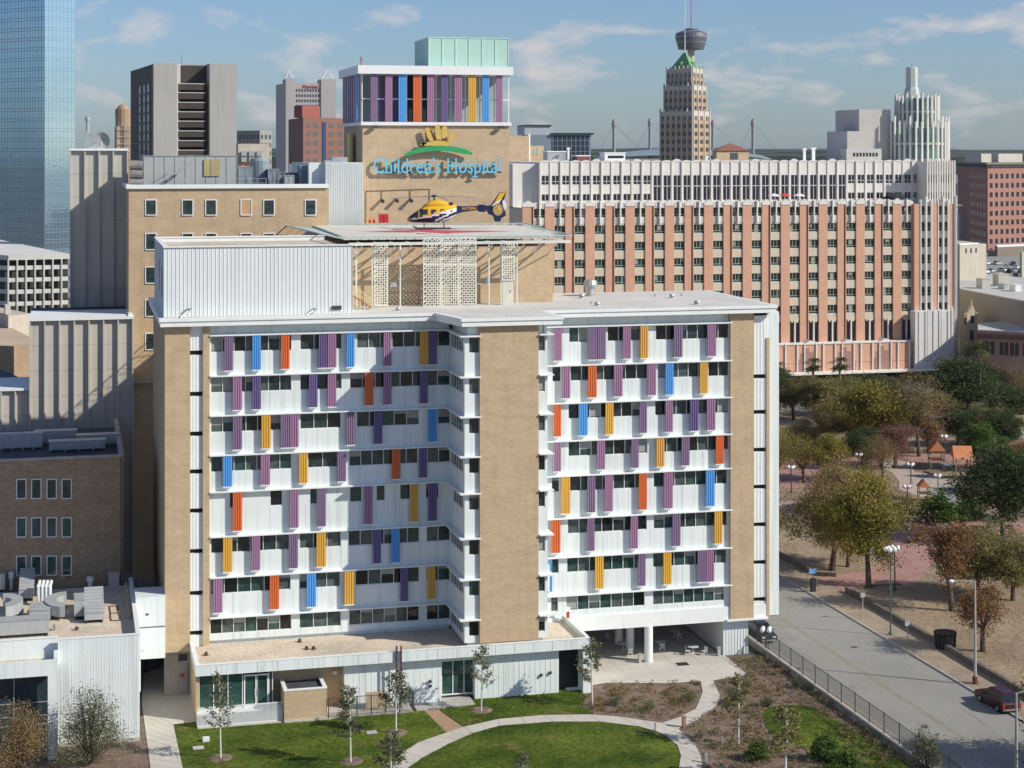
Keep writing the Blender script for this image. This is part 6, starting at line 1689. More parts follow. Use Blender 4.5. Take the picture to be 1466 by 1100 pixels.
# small ornate yellow building
OY = mat('ornate_cream', (.56,.46,.33), .85, .08, .4, streak=.1)
VO = 377.5
a, b_ = UX(1381,VO), UX(1399,VO)
t = empty('ornate_building', ((a+b_)/2, VO+6, 0), 'narrow ornate cream building with a gabled top beside the hotel corner', 'building')
zo = ZY(452,1390,VO); zg = ZY(436,1390,VO)
m = MB(); m.prism([(a,VO),(b_,VO),(b_*1.02,VO*1.02),(a*1.02,VO*1.02)], 0, zo); m.add([(a+.6,VO,zo),(b_-.1,VO,zo),((a+b_)/2+.4,VO,zg),(a+.6,VO+1,zo),(b_-.1,VO+1,zo),((a+b_)/2+.4,VO+1,zg)],[(0,1,2),(5,4,3),(0,2,5,3),(2,1,4,5)]); m.build('wall', OY, t)
m = MB(); m.box(b_-.3, b_, VO-.2, VO, 3, zo+.8).box(a+.5, a+.8, VO-.2, VO, 3, zo+.6).box(a, b_, VO-.3, VO, zo-8.4, zo-8.1).lathe([(.25,zg-.2),(.05,zg+1.2)], (a+b_)/2+.4, VO+.5, 6); m.build('pilaster', OY, t)
for (y0, y1, c) in ((452,463,1392),(473,487,1391),(455,465,1381.5)):
    x = UX(c,VO); MB().box(x-.45, x+.45, VO-.06, VO, ZY(y1,c,VO), ZY(y0,c,VO)).build('window', mat('arched_window',(.06,.04,.035),.4), t)
# arcaded red brown building
VA = 360.0
a, b_ = UX(1400,VA), UX(1490,VA)
P0, P1 = (a,VA), (b_,VA-14)
t = empty('arcaded_building', ((a+b_)/2, VA+5, 0), 'long reddish stone building with arched windows and a cornice at the right edge', 'building')
zA1 = ZY(474,1405,VA)
RS = mat('reddish_stone',(.36,.22,.17),.9,.12,.4)
MB().prism([P0,P1,(P1[0]+4,P1[1]+30),(P0[0]*1.04,P0[1]*1.04)], 0, zA1).build('wall', RS, t)
MB().prism([P0,P1,(P1[0]+4,P1[1]+30),(P0[0]*1.04,P0[1]*1.04)], zA1, zA1+.3).build('roof', mat('pale_roof',(0,0,0)), t)
La = math.dist(P0,P1); m = MB(); m.obox(P0, P1, 0, La, zA1-1.1, zA1-.4, 0, .5).obox(P0, P1, 0, La, zA1-1.6, zA1-1.1, 0, .3).obox(P0, P1, 0, La, 4.3, 4.7, 0, .4); m.build('cornice', mat('dark_red_stone',(.20,.10,.085),.9,.1), t)
for k, f in enumerate((.05,.10,.155,.25,.30,.36,.41,.49,.55,.62,.7)):
    m = MB(); s_ = La*f; z0_, z1_ = zA1-5.2, zA1-2.6; w_ = .42
    tv = Vector((P1[0]-P0[0],P1[1]-P0[1])).normalized(); nv = Vector((tv.y,-tv.x))
    pts = [(s_-w_,z0_),(s_+w_,z0_)]+[(s_+w_*math.cos(a2),z1_+w_*math.sin(a2)) for a2 in [math.pi*i_/6 for i_ in range(7)]]
    vs = [(P0[0]+tv.x*q_[0]+nv.x*.06, P0[1]+tv.y*q_[0]+nv.y*.06, q_[1]) for q_ in pts]
    m.add(vs, [tuple(range(len(vs)))]); m.build('arched_window', mat('arched_window',(0,0,0)), t)
MB().obox(P0, P1, 0, La, 0, 4.2, .02, .1).build('shop_front', DK, t)
# low dark long shed in front
lowm = MB(); A, B = atD(1418,CY,372), atD(1490,CY,352); lowm.obox((A.x,A.y),(B.x,B.y),0,13,0,3.2,-8,0); tag(lowm.build('dark_canopy', DK), 'low black roofed canopy in front of the arcaded building', 'canopy')
# ================================================================ TREES AND PLANTS
def leafmat(name, c1, c2, rough=.7, trans=.38):
    m = bpy.data.materials.new(name); m.use_nodes = True; t = m.node_tree; b = t.nodes['Principled BSDF']
    g_ = N(t, 'ShaderNodeNewGeometry'); mx_ = N(t, 'ShaderNodeMix', data_type='RGBA')
    L(t, g_.outputs['Random Per Island'], mx_.inputs['Factor']); mx_.inputs['A'].default_value = (*c1,1); mx_.inputs['B'].default_value = (*c2,1)
    L(t, mx_.outputs['Result'], b.inputs['Base Color']); b.inputs['Roughness'].default_value = rough; b.inputs['Specular IOR Level'].default_value = .25
    tb = N(t, 'ShaderNodeBsdfTranslucent'); L(t, mx_.outputs['Result'], tb.inputs['Color'])
    ms = N(t, 'ShaderNodeMixShader'); ms.inputs[0].default_value = trans; L(t, b.outputs[0], ms.inputs[1]); L(t, tb.outputs[0], ms.inputs[2]); L(t, ms.outputs[0], t.nodes['Material Output'].inputs['Surface'])
    MATS[name] = m; return m
BARK = mat('bark', (.09,.065,.05), .95, .3, 3)
PBARK = mat('pale_bark', (.42,.38,.32), .9, .2, 3)
DIM = {}
class PDict(dict):
    def __setitem__(s, k, o): dict.__setitem__(s, k, o); PD[k] = DIM[o.name]
PD = {}
LM = {'oak': leafmat('oak_leaves', (.030,.048,.018), (.115,.145,.05)),
      'olive': leafmat('olive_leaves', (.12,.115,.038), (.34,.29,.11)),
      'brown': leafmat('brown_leaves', (.19,.135,.06), (.42,.31,.15)),
      'rust': leafmat('rust_leaves', (.15,.075,.035), (.32,.18,.08)),
      'yellow': leafmat('yellow_green_leaves', (.12,.135,.02), (.40,.30,.07)),
      'bright': leafmat('bright_leaves', (.045,.10,.02), (.14,.22,.05)),
      'pinkish': leafmat('pinkish_leaves', (.15,.08,.06), (.32,.17,.13)),
      'greyleaf': leafmat('grey_green_leaves', (.08,.09,.045), (.26,.26,.15))}
def leafquad(m, c, s, rnd):
    a = Vector((rnd.gauss(0,1), rnd.gauss(0,1), rnd.gauss(0,.7))).normalized()
    b = a.cross(Vector((rnd.gauss(0,1), rnd.gauss(0,1), rnd.gauss(0,1)))).normalized()
    a *= s; b *= s*.6
    m.add([c-a*.5-b*.2, c-b*.5, c+a*.5, c+b*.5], [(0,1,2,3)])
def make_tree(seed, h, w, th, leaf, nleaf, ls, nlimb=8, sub=5, twig=0, bark=None, tr=.28, clump=.13, flat=.8, low=.3):
    rnd = random.Random(seed)
    t = bpy.data.objects.new('tree', None); t.empty_display_size = .5; COL.objects.link(t); OFF[t.name] = Vector((0,0,0))
    tk = MB(); lf = MB()
    lean = Vector((rnd.uniform(-.4,.4), rnd.uniform(-.4,.4), 0))
    top = Vector((lean.x, lean.y, th)); tk.tube((0,0,-.1), top*.5+Vector((0,0,0)), tr*1.25, tr, 8).tube(top*.5, top, tr, tr*.8, 8)
    cen = Vector((lean.x*1.5, lean.y*1.5, th+(h-th)*.42)); rz_ = (h-th*.75)/2; rx = w/2
    tips = []
    for k in range(nlimb):
        a = 2*math.pi*(k+rnd.uniform(-.3,.3))/nlimb; el = rnd.uniform(-.15,1.0) if k % 3 else rnd.uniform(.8,1.4)
        end = cen+Vector((math.cos(a)*math.cos(el)*rx*rnd.uniform(.42,.98), math.sin(a)*math.cos(el)*rx*rnd.uniform(.42,.98), math.sin(el)*rz_*rnd.uniform(.45,1.0)))
        st = top*rnd.uniform(.75,1.0); mid = st.lerp(end,.5)+Vector((rnd.uniform(-.3,.3),rnd.uniform(-.3,.3),rnd.uniform(0,.5)))
        tk.tube(st, mid, tr*.45, tr*.28, 6, caps=False).tube(mid, end, tr*.28, tr*.10, 5, caps=False)
        tips.append(end)
        for j in range(sub):
            s0 = st.lerp(mid, rnd.uniform(.4,1)) if j % 2 else mid.lerp(end, rnd.uniform(.1,.9))
            d = Vector((rnd.gauss(0,1), rnd.gauss(0,1), rnd.gauss(.3,.8))).normalized()
            e = s0+Vector((d.x*rx*.38, d.y*rx*.38, d.z*rz_*.40))
            q = e-cen; r_ = math.sqrt((q.x/rx)**2+(q.y/rx)**2+(q.z/rz_)**2)
            if r_ > 1: e = cen+q/r_
            tk.tube(s0, e, tr*.16, tr*.05, 4, caps=False); tips.append(e)
            for i in range(twig):
                d2 = (d+Vector((rnd.gauss(0,.8), rnd.gauss(0,.8), rnd.gauss(.2,.6)))).normalized()
                s1 = s0.lerp(e, rnd.uniform(.3,1)); e2 = s1+d2*w*.13; tk.tube(s1, e2, tr*.06, tr*.03, 3, caps=False)
                if rnd.random() < .5: tips.append(e2)
    per_ = max(1, nleaf//len(tips))
    for e in tips:
        cr_ = w*clump*rnd.uniform(.7,1.3)
        for i in range(per_):
            lf_c = e+Vector((rnd.gauss(0,cr_*.55), rnd.gauss(0,cr_*.55), rnd.gauss(0,cr_*.42*flat)))
            leafquad(lf, lf_c, ls*rnd.uniform(.7,1.4), rnd)
    tk.build('trunk', bark or BARK, t); lf.build('crown', LM[leaf], t)
    DIM[t.name] = (h, w)
    return t
PT = PDict()
for k_, o_ in {'oak': make_tree(1, 10, 12, 3.2, 'oak', 26000, .27, 10, 6),
 'oak2': make_tree(2, 9, 10, 3.0, 'oak', 21000, .27, 9, 6),
 'olive': make_tree(3, 9, 9, 3.0, 'olive', 20000, .24, 9, 5, 1),
 'brown': make_tree(4, 9.5, 10, 3.0, 'brown', 26000, .20, 10, 6, 2, clump=.12),
 'yellow': make_tree(5, 9.5, 9, 3.2, 'yellow', 19000, .24, 9, 5, 1),
 'rust': make_tree(6, 8, 7.5, 2.8, 'rust', 6500, .22, 8, 5, 2),
 'bare': make_tree(7, 9, 9, 2.4, 'yellow', 4200, .20, 9, 5, 3, tr=.24),
 'barebrown': make_tree(8, 10, 11, 3.6, 'brown', 8500, .17, 10, 6, 4, tr=.25),
 'pink': make_tree(9, 7, 7, 2.2, 'pinkish', 14000, .19, 8, 5, 2),
 'bright': make_tree(10, 6, 6.5, 1.8, 'bright', 13000, .22, 8, 5),
 'mid': make_tree(12, 8, 9, 2.6, 'olive', 21000, .22, 9, 6, 1)}.items(): PT[k_] = o_
used = set(); TSC = 1.28; TG = 'trees in the park beyond the street'
def put_tree(kind, px, py, ytop, wpx, name, label, cat='tree', group=TG, seed=0, z=.0):
    q = onZ(px, py, z); d = (54-z)*F/(py-CY)
    hh = (py-ytop)*d/F; ww_ = wpx*d/F*TSC; hh *= (1+(TSC-1)*.35)
    o = PT[kind]; dh_ = PD[kind]; sc_ = (ww_/dh_[1], ww_/dh_[1], hh/dh_[0])
    rz_ = random.Random(int(px*7+py)).uniform(0, 6.28)
    if kind in used: c = copy_tree(o, q, rz_, sc_)
    else: c = o; c.location = q; c.rotation_euler = (0,0,rz_); c.scale = sc_; used.add(kind)
    ks = KIDS.get(c.name)
    c.name = name; tag(c, label, cat, group)
    if ks: KIDS[c.name] = ks
    return c
TL = [
 ('oak2',1108,600,527,64,'oak_tree','dark green oak close against the hospital\'s right edge, below the hotel'),
 ('olive',1136,602,545,58,'oak_tree','olive green tree second from the hospital edge below the hotel'),
 ('olive',1172,606,546,72,'oak_tree','broad olive tree in front of the two hotel palms'),
 ('mid',1205,596,545,60,'oak_tree','green rounded tree between the hotel podium and the yellowing tree'),
 ('oak2',1262,590,540,70,'oak_tree','dark tree half hidden below the hotel canopy, left of the bare one'),
 ('yellow',1245,655,552,100,'shade_tree','large yellow green tree in the middle of the park'),
 ('brown',1190,640,580,56,'shade_tree','brown olive tree left of the large yellow green tree'),
 ('oak',1232,672,615,56,'oak_tree','dark green tree left of the pinkish brown one'),
 ('pink',1282,671,613,56,'shade_tree','pinkish brown tree beside the playground'),
 ('barebrown',1316,654,545,88,'bare_tree','tall thin brown tree behind the playground'),
 ('oak',1390,606,520,110,'oak_tree','very broad dark oak at the foot of the hotel corner'),
 ('oak2',1448,606,555,70,'oak_tree','dark green oak right of the tall thin palm'),
 ('barebrown',1463,590,528,60,'bare_tree','grey brown leafless tree at the right edge below the arcaded building'),
 ('oak2',1440,650,590,54,'oak_tree','dark oak behind the bright green tree at the right edge'),
 ('bright',1400,672,612,54,'shade_tree','bright green round tree behind the orange play roofs'),
 ('rust',1460,690,634,44,'shade_tree','reddish brown tree at the right edge above the big oak'),
 ('bare',1114,696,608,60,'bare_tree','sparse tree leaning beside the hospital\'s right edge'),
 ('bare',1152,692,620,70,'bare_tree','sparse twisting tree with yellow leaves right of the leaning one'),
 ('yellow',1185,690,625,54,'shade_tree','small yellow green sparse tree left of the dark park tree'),
 ('brown',1191,817,686,112,'shade_tree','big round brown tree nearest the street by the plaza'),
 ('yellow',1214,812,720,70,'shade_tree','slim trunked yellow tree directly behind the big brown tree'),
 ('yellow',1244,842,688,92,'shade_tree','tall yellow olive tree on the corner of the brick plaza'),
 ('oak',1436,776,650,124,'oak_tree','massive dark oak by the park benches at the right'),
 ('mid',1400,855,762,92,'shade_tree','feathery green tree behind the rust coloured ones at the right edge'),
 ('mid',1450,860,775,76,'shade_tree','feathery green tree cut by the right edge of the view'),
 ('rust',1363,875,752,84,'shade_tree','rust and olive tree left of the curved street light'),
 ('rust',1407,933,842,76,'shade_tree','small rust coloured tree behind the curved street light'),
 ('oak2',1265,640,590,50,'oak_tree','dark low tree behind the pinkish brown one'),
 ('bare',1290,752,706,70,'bare_tree','low sparse tree left of the dark green bush'),

 ('oak2',1215,618,566,54,'oak_tree','small dark tree in front of the dark hotel forecourt, left of centre of the park'),
 ('barebrown',1265,690,630,56,'bare_tree','brown twiggy tree between the dark round tree and the playground path'),
 ('olive',1415,640,588,54,'oak_tree','olive tree just right of the tall thin palm'),
 ('oak2',1370,640,590,52,'oak_tree','dark tree behind the wide orange roofed play tower'),
 ('yellow',1205,735,672,64,'shade_tree','yellow olive tree behind the big brown one near the street'),
 ('mid',1455,745,690,50,'shade_tree','grey green tree at the right edge behind the massive dark oak'),
 ('bare',1238,722,664,66,'bare_tree','sparse branching tree left of the low twin globe lamp'),
 ('olive',1350,612,566,56,'oak_tree','olive tree between the tall thin brown tree and the broad dark oak'),
 ('oak2',1305,606,562,50,'oak_tree','small dark tree behind the tall thin brown tree'),
 ('bare',1112,768,724,50,'bare_tree','low sparse tree by the hospital edge above the end of the stone wall'),
 ('mid',1425,706,660,44,'shade_tree','grey green tree between the playground and the reddish tree'),
 ('rust',1330,650,604,48,'shade_tree','brown tree directly behind the arched play tower'),
 ('olive',1222,640,592,50,'oak_tree','olive tree in front of the large yellow green tree'),
 ('brown',1150,650,606,52,'shade_tree','brown tree behind the two sparse trees near the hospital'),
]
for kind, px, py, yt, w_, nm, lab in TL: put_tree(kind, px, py, yt, w_, nm, lab)
put_tree('yellow',1570,1105,930,150,'shade_tree','tree just outside the right edge whose shade falls across the street')
put_tree('oak2',1560,1190,1030,170,'shade_tree','tree beyond the lower right corner whose shade falls across the street')
# palms
def make_palm(seed, h, n=26, fl=2.0, fan=True):
    rnd = random.Random(seed); t = bpy.data.objects.new('palm_tree', None); t.empty_display_size = .5; COL.objects.link(t); OFF[t.name] = Vector((0,0,0))
    MB().tube((0,0,-.1),(.1,0,h*.5),.22,.17,8).tube((.1,0,h*.5),(.15,.1,h),.17,.15,8).build('trunk', mat('palm_bark',(.20,.17,.13),.95,.2,4), t)
    m = MB(); top = Vector((.15,.1,h))
    for k in range(n):
        a = rnd.uniform(0,6.28); el = rnd.uniform(-.9,1.2); d = Vector((math.cos(a)*math.cos(el), math.sin(a)*math.cos(el), math.sin(el)))
        side = d.cross(Vector((0,0,1))).normalized(); L_ = fl*rnd.uniform(.8,1.1); stem = top+d*L_*.45; m.tube(top, stem, .03, .02, 3, caps=False)
        for j in range(9):
            f = (j-4)/4; dd = (d*math.cos(f*1.2)+side*math.sin(f*1.2)).normalized(); e = stem+dd*L_*.6*(1-.25*abs(f)); e.z -= .25*L_*(1-.4*el)
            s_ = side*.07; m.add([stem-s_*.3, stem+s_*.3, stem.lerp(e,.6)+s_, e, stem.lerp(e,.6)-s_], [(0,1,2,3,4)])
    m.build('crown', LMP, t); DIM[t.name] = (h+fl*.6, fl*1.9); return t
LMP = leafmat('palm_leaves', (.03,.055,.015), (.11,.14,.04))
PT['palm'] = make_palm(1, 9.5); PT['palm2'] = make_palm(2, 14, 22, 1.5)
for kind, px, py, yt, w_, lab in (('palm',1112,585,525,36,'bushy palm closest to the hospital\'s right edge, against the hotel podium'),('palm',1165,590,521,34,'left of the two bushy palms against the hotel podium'),('palm',1203,590,520,34,'right of the two bushy palms against the hotel podium'),
  ('palm',1356,570,521,26,'bushy palm rising over the broad dark oak'),('palm',1388,560,497,26,'left palm in front of the arcaded building'),('palm',1404,562,497,30,'right palm in front of the arcaded building'),
  ('palm2',1404,612,530,14,'very tall thin palm in front of the broad dark oak'),('palm',1396,613,566,20,'short pale trunked palm beside the very tall thin one'),('palm',1435,636,583,24,'small green palm right of the tall thin palm')):
    put_tree(kind, px, py, yt, w_, 'palm_tree', lab, 'palm', 'palms around the park')
# bushes
def make_bush(seed, w, h, leaf, n, ls, twigs=0):
    rnd = random.Random(seed); t = bpy.data.objects.new('bush', None); t.empty_display_size = .5; COL.objects.link(t); OFF[t.name] = Vector((0,0,0))
    m = MB(); s_ = MB(); tips = []
    for k in range(26+twigs):
        a = rnd.uniform(0,6.28); el = rnd.uniform(.2,1.45); r_ = rnd.uniform(.55,.95)
        e = Vector((math.cos(a)*math.cos(el)*w/2*r_, math.sin(a)*math.cos(el)*w/2*r_, math.sin(el)*h*r_)); md = e*.5+Vector((0,0,h*.06))
        s_.tube((0,0,0), md, .045, .03, 4, caps=False).tube(md, e, .03, .012, 4, caps=False); tips += [e, md.lerp(e,.5)]
        for j in range(3):
            d = Vector((rnd.gauss(0,1), rnd.gauss(0,1), rnd.gauss(.6,.8))).normalized(); s0 = md.lerp(e, rnd.random()); e2 = s0+d*w*.14; s_.tube(s0, e2, .014, .006, 3, caps=False); tips.append(e2)
    for e in tips:
        for i in range(max(1, n//len(tips))): leafquad(m, e+Vector((rnd.gauss(0,w*.06), rnd.gauss(0,w*.06), rnd.gauss(0,h*.05))), ls*rnd.uniform(.6,1.3), rnd)
    s_.build('stems', BARK, t); m.build('foliage', LM[leaf], t); DIM[t.name] = (h, w); return t
PT['bush_o'] = make_bush(1, 6, 6.5, 'greyleaf', 11000, .13, 30); PT['bush_b'] = make_bush(2, 6, 6, 'brown', 10000, .13, 20); PT['bush_g'] = make_bush(3, 4, 3.5, 'greyleaf', 1800, .17); PT['bush_p'] = make_bush(4, 6, 3.5, 'bright', 2600, .4)
put_tree('bush_o', 128, 1096, 990, 100, 'large_shrub', 'large twiggy olive green shrub in front of the white building', 'shrub', 'shrubs in the foreground beds', z=.01)
put_tree('bush_b', 24, 1118, 1004, 84, 'large_shrub', 'brown leaved shrub at the lower left corner', 'shrub', 'shrubs in the foreground beds', z=.01)
put_tree('bush_g', 1328, 1112, 1038, 54, 'large_shrub', 'grey green shrub against the retaining wall at the bottom right', 'shrub', 'shrubs in the foreground beds', z=.01)
put_tree('bush_p', 1342, 748, 712, 62, 'bush', 'dark glossy green bush at the edge of the brick plaza', 'bush', 'bushes in the park')
put_tree('bush_p', 1385, 745, 718, 44, 'bush', 'low green hedge left of the massive dark oak trunk', 'bush', 'bushes in the park')
BL = ['bushy grey green plant in the bed right of the curved path junction','bushy plant in the bed just below the patio corner','bushy plant in the bed midway along the retaining wall','low bush beside the tip of the right lawn','bush at the left end of the bed before the patio','bush in the middle of the bed before the patio','bush at the right end of the bed before the patio, beside the path']
for (px, py, h_, w_), lab in zip(((1052,1008,22,30),(1068,990,18,24),(1140,985,16,22),(1100,1012,18,24),(880,1010,14,22),(930,1018,14,24),(985,1005,18,26)), BL):
    put_tree('bush_g', px, py, py-h_, w_, 'garden_bush', lab, 'bush', 'bushes in the garden beds', z=.01)
for (px, py, h_, w_), lab in zip(((1180,1090,34,40),(1215,1108,30,36),(1085,1088,24,34)), ('dark bush at the lower edge of the right lawn','dark bush in the lower right corner of the garden','dark bush between the two young trees of the right bed')):
    put_tree('bush_p', px, py, py-h_, w_, 'garden_bush', lab, 'bush', 'bushes in the garden beds', z=.01)
# slender young trees with white trunks in the garden
WBARK = mat('white_bark',(.62,.60,.55),.9,.12,3)
def young(seed, leaf='greyleaf', n=820, h=7.2):
    rnd = random.Random(seed); t = bpy.data.objects.new('young_tree', None); t.empty_display_size = .5; COL.objects.link(t); OFF[t.name] = Vector((0,0,0))
    s_ = MB(); m = MB(); top = Vector((.1,.05,h*.92)); s_.tube((0,0,-.05),top*.5,.07,.05,7).tube(top*.5,top,.05,.015,6,caps=False)
    for k in range(22):
        f = .32+.64*k/22; b0 = top*f; a = rnd.uniform(0,6.28); L_ = (1.35-.95*(f-.3)/.7)*rnd.uniform(.7,1.1)*h/7.2
        e = b0+Vector((math.cos(a)*L_, math.sin(a)*L_, L_*rnd.uniform(.5,1.1))); s_.tube(b0, e, .022, .008, 4, caps=False)
        for i in range(n//22): leafquad(m, b0.lerp(e, rnd.uniform(.3,1.05))+Vector((rnd.gauss(0,.14),rnd.gauss(0,.14),rnd.gauss(0,.14))), .21*rnd.uniform(.7,1.3), rnd)
    s_.build('trunk', WBARK, t); m.build('crown', LM[leaf], t); DIM[t.name] = (h, 2.6); return t
PT['y1'] = young(1); PT['y2'] = young(2, 'greyleaf', 1200); PT['y3'] = young(3, 'olive', 1100)
YG = 'young white trunked trees in the garden'
YL = [('y1',316,1086,966,38,'slender young tree at the left of the lawn, in front of the double glass door'),('y2',502,1092,984,40,'slender young tree on the left lawn below the brick enclosure'),('y2',567,1050,962,42,'slender young tree on the lawn by the black yard fence'),
 ('y1',689,1019,924,34,'slender young tree on the grass under the brick tower'),('y2',848,1010,918,38,'slender young tree at the corner of the entrance pavilion'),('y3',1057,1066,968,44,'slender young tree with brownish leaves in the mulch bed left of the right lawn'),
 ('y3',1124,1118,1012,60,'broad young tree in front of the right lawn'),('y2',560,1140,1052,44,'top of a young tree at the bottom edge where the curved path enters'),('y1',747,1170,1077,34,'tip of a young tree at the bottom edge on the oval lawn')]
for kind, px, py, yt, w_, lab in YL:
    put_tree(kind, px, py, yt, w_, 'young_tree', lab, 'young tree', YG, z=.05)
RINGL = ['mulch ring round the young tree by the double glass door','mulch ring round the young tree below the brick enclosure','mulch ring round the young tree by the yard fence','mulch ring round the young tree under the brick tower']
for (px, py), lab in zip(((316,1085),(503,1090),(567,1049),(689,1017)), RINGL):
    q = onZ(px, py, .05); m = MB(); rnd = random.Random(px); pr_ = []
    vs = [(q.x,q.y,.10)]+[(q.x+.7*math.cos(a)*rnd.uniform(.9,1.1), q.y+.75*math.sin(a), .16) for a in [2*math.pi*i/18 for i in range(18)]]+[(q.x+1.05*math.cos(a)*rnd.uniform(.9,1.1), q.y+1.15*math.sin(a)*rnd.uniform(.9,1.1), .045) for a in [2*math.pi*i/18 for i in range(18)]]
    m.add(vs, [(0,1+i,1+(i+1) % 18) for i in range(18)]+[(1+i,19+i,19+(i+1) % 18,1+(i+1) % 18) for i in range(18)])
    tag(m.build('mulch_ring', MULCH), lab, 'mulch ring', 'mulch rings on the lawn')
# ground cover in the beds (uncountable): tufts
def tufts(name, regions, n, cols, h0=.3, seed=0, mt='olive'):
    rnd = random.Random(seed); m = MB()
    from mathutils.geometry import intersect_point_tri_2d
    polys = [[Vector(p) for p in g(r_)] for r_ in regions]
    def inside(p, poly):
        c = False; j = len(poly)-1
        for i in range(len(poly)):
            if (poly[i].y > p.y) != (poly[j].y > p.y) and p.x < (poly[j].x-poly[i].x)*(p.y-poly[i].y)/(poly[j].y-poly[i].y)+poly[i].x: c = not c
            j = i
        return c
    for poly in polys:
        x0, x1 = min(p.x for p in poly), max(p.x for p in poly); y0, y1 = min(p.y for p in poly), max(p.y for p in poly)
        k = 0; tries = 0
        cnt = int(n*((x1-x0)*(y1-y0))/100)
        while k < cnt and tries < cnt*4:
            tries += 1; p = Vector((rnd.uniform(x0,x1), rnd.uniform(y0,y1)))
            if not inside(p, poly): continue
            if noise.noise((p.x*.5,p.y*.5,seed)) < -.08: continue
            k += 1; hh = h0*rnd.uniform(.5,1.8); rr = rnd.uniform(.15,.4)
            for i in range(16):
                a = rnd.uniform(0,6.28); e = Vector((p.x+math.cos(a)*rr*rnd.random(), p.y+math.sin(a)*rr*rnd.random(), hh*rnd.uniform(.3,1))); leafquad(m, e, .17, rnd)
    return tag(m.build(name, LM[mt]), cols[0], cols[1], kind='stuff')
BEDS1 = [[(855,990),(870,981),(960,981),(1000,976),(1003,992),(994,1012),(972,1026),(948,1034),(905,1026),(850,1020),(838,1000)]]
BEDS2 = [[(1024,978),(1068,969),(1040,942),(1095,938),(1180,995),(1260,1060),(1320,1100),(1210,1100),(1190,1030),(1160,1012),(1134,1008),(1092,1016),(1096,1044),(1160,1078),(1190,1105),(1010,1105),(1005,1080),(975,1044),(1028,1014),(1034,998)]]
tufts('ground_cover', BEDS1, 105, ('low green planting spread through the mulch bed before the patio','ground cover'), .35, 1, 'olive')
tufts('ground_cover', BEDS1, 40, ('patches of brown stalks among the planting before the patio','ground cover'), .3, 2, 'rust')
tufts('ground_cover', BEDS2, 55, ('grey green low planting in the bed between path and retaining wall','ground cover'), .38, 3, 'greyleaf')
tufts('ground_cover', BEDS2, 70, ('brown dry planting in the bed between path and retaining wall','ground cover'), .4, 4, 'brown')
LM['lawn'] = leafmat('lawn_blades', (.022,.06,.008), (.12,.16,.03))
def lawn_blades(poly, n, seed):
    rnd = random.Random(seed); m = MB(); P = [Vector(p) for p in g(poly)]
    x0, x1 = min(p.x for p in P), max(p.x for p in P); y0, y1 = min(p.y for p in P), max(p.y for p in P)
    for i in range(n):
        p = Vector((rnd.uniform(x0,x1), rnd.uniform(y0,y1))); c = False; j = len(P)-1
        for k in range(len(P)):
            if (P[k].y > p.y) != (P[j].y > p.y) and p.x < (P[j].x-P[k].x)*(p.y-P[k].y)/(P[j].y-P[k].y)+P[k].x: c = not c
            j = k
        if c: leafquad(m, Vector((p.x+rnd.gauss(0,.05), p.y+rnd.gauss(0,.05), .07)), .14, rnd)
    tag(m.build('lawn_grass', LM['lawn']), 'short grass blades of the lawn', 'grass', kind='stuff')
lawn_blades([(248,1038),(350,1029),(460,1022),(560,1013),(602,1013),(620,1032),(638,1049),(601,1064),(577,1080),(555,1100),(545,1125),(266,1125),(258,1095)], 4500, 1)
lawn_blades([(614,1003),(640,994),(677,988),(773,979),(800,978),(825,984),(838,996),(835,1012),(850,1022),(778,1024),(713,1030),(664,1041),(640,1024)], 2500, 2)
lawn_blades([(560,1125),(578,1102),(604,1084),(642,1064),(675,1050),(713,1040),(750,1036),(792,1034),(860,1034),(915,1041.5),(945,1051),(965,1064),(974,1080),(972,1100),(960,1125)], 4500, 3)
lawn_blades([(1092,1018),(1097,1043),(1120,1058),(1147,1070),(1175,1090),(1200,1125),(1345,1125),(1290,1090),(1230,1050),(1190,1028),(1160,1012),(1134,1010),(1105,1012.5)], 4000, 4)
# fallen leaves and weeds in the park
def litter(name, x0, x1, y0, y1, n, mt, lab, seed):
    rnd = random.Random(seed); m = MB()
    for i in range(n):
        p = Vector((rnd.uniform(x0,x1), rnd.uniform(y0,y1), rnd.uniform(.04,.25)))
        if noise.noise((p.x*.12,p.y*.12,seed)) < 0: continue
        leafquad(m, p, .28*rnd.uniform(.5,1.3), rnd)
    tag(m.build(name, LM[mt]), lab, 'leaf litter', kind='stuff')
litter('leaf_litter', LWU+1, LWU+60, 165, 330, 9000, 'brown', 'brown leaf litter and dead tufts over the park ground', 5)

# ================================================================ HELICOPTER
HY = mat('helicopter_yellow',(.80,.48,.03),.3,.03); HN = mat('helicopter_navy',(.012,.022,.075),.3,.05); HW = WPAINT
HG_ = mat('helicopter_glass',(.03,.045,.055),.08,.3,2); HO = mat('nose_orange',(.55,.20,.04),.4)
hq = onZ(640, 329, ZH)
sc_h = 1.0
he = bpy.data.objects.new('helicopter', None); COL.objects.link(he); OFF['helicopter'] = Vector((0,0,0))
tag(he, 'yellow, white and navy medical helicopter parked on the rooftop helipad', 'helicopter')
def ell(x, zc, hw, hh, n=28, e=.8):
    return [(x, math.copysign(abs(math.cos(a))**e, math.cos(a))*hw, zc+math.copysign(abs(math.sin(a))**e, math.sin(a))*hh) for a in [2*math.pi*i/n for i in range(n)]]
sec = [(0,.95,.03,.03),(.15,.98,.28,.20),(.5,1.06,.52,.36),(1.0,1.18,.68,.52),(1.5,1.32,.76,.66),(2.0,1.42,.80,.78),(2.6,1.48,.82,.84),(3.4,1.50,.82,.86),(4.2,1.52,.80,.84),(4.8,1.60,.70,.74),(5.4,1.75,.52,.54),(5.9,1.88,.36,.38),(6.5,1.95,.27,.29),(7.5,2.0,.22,.24),(8.5,2.05,.19,.21),(9.6,2.1,.16,.20)]
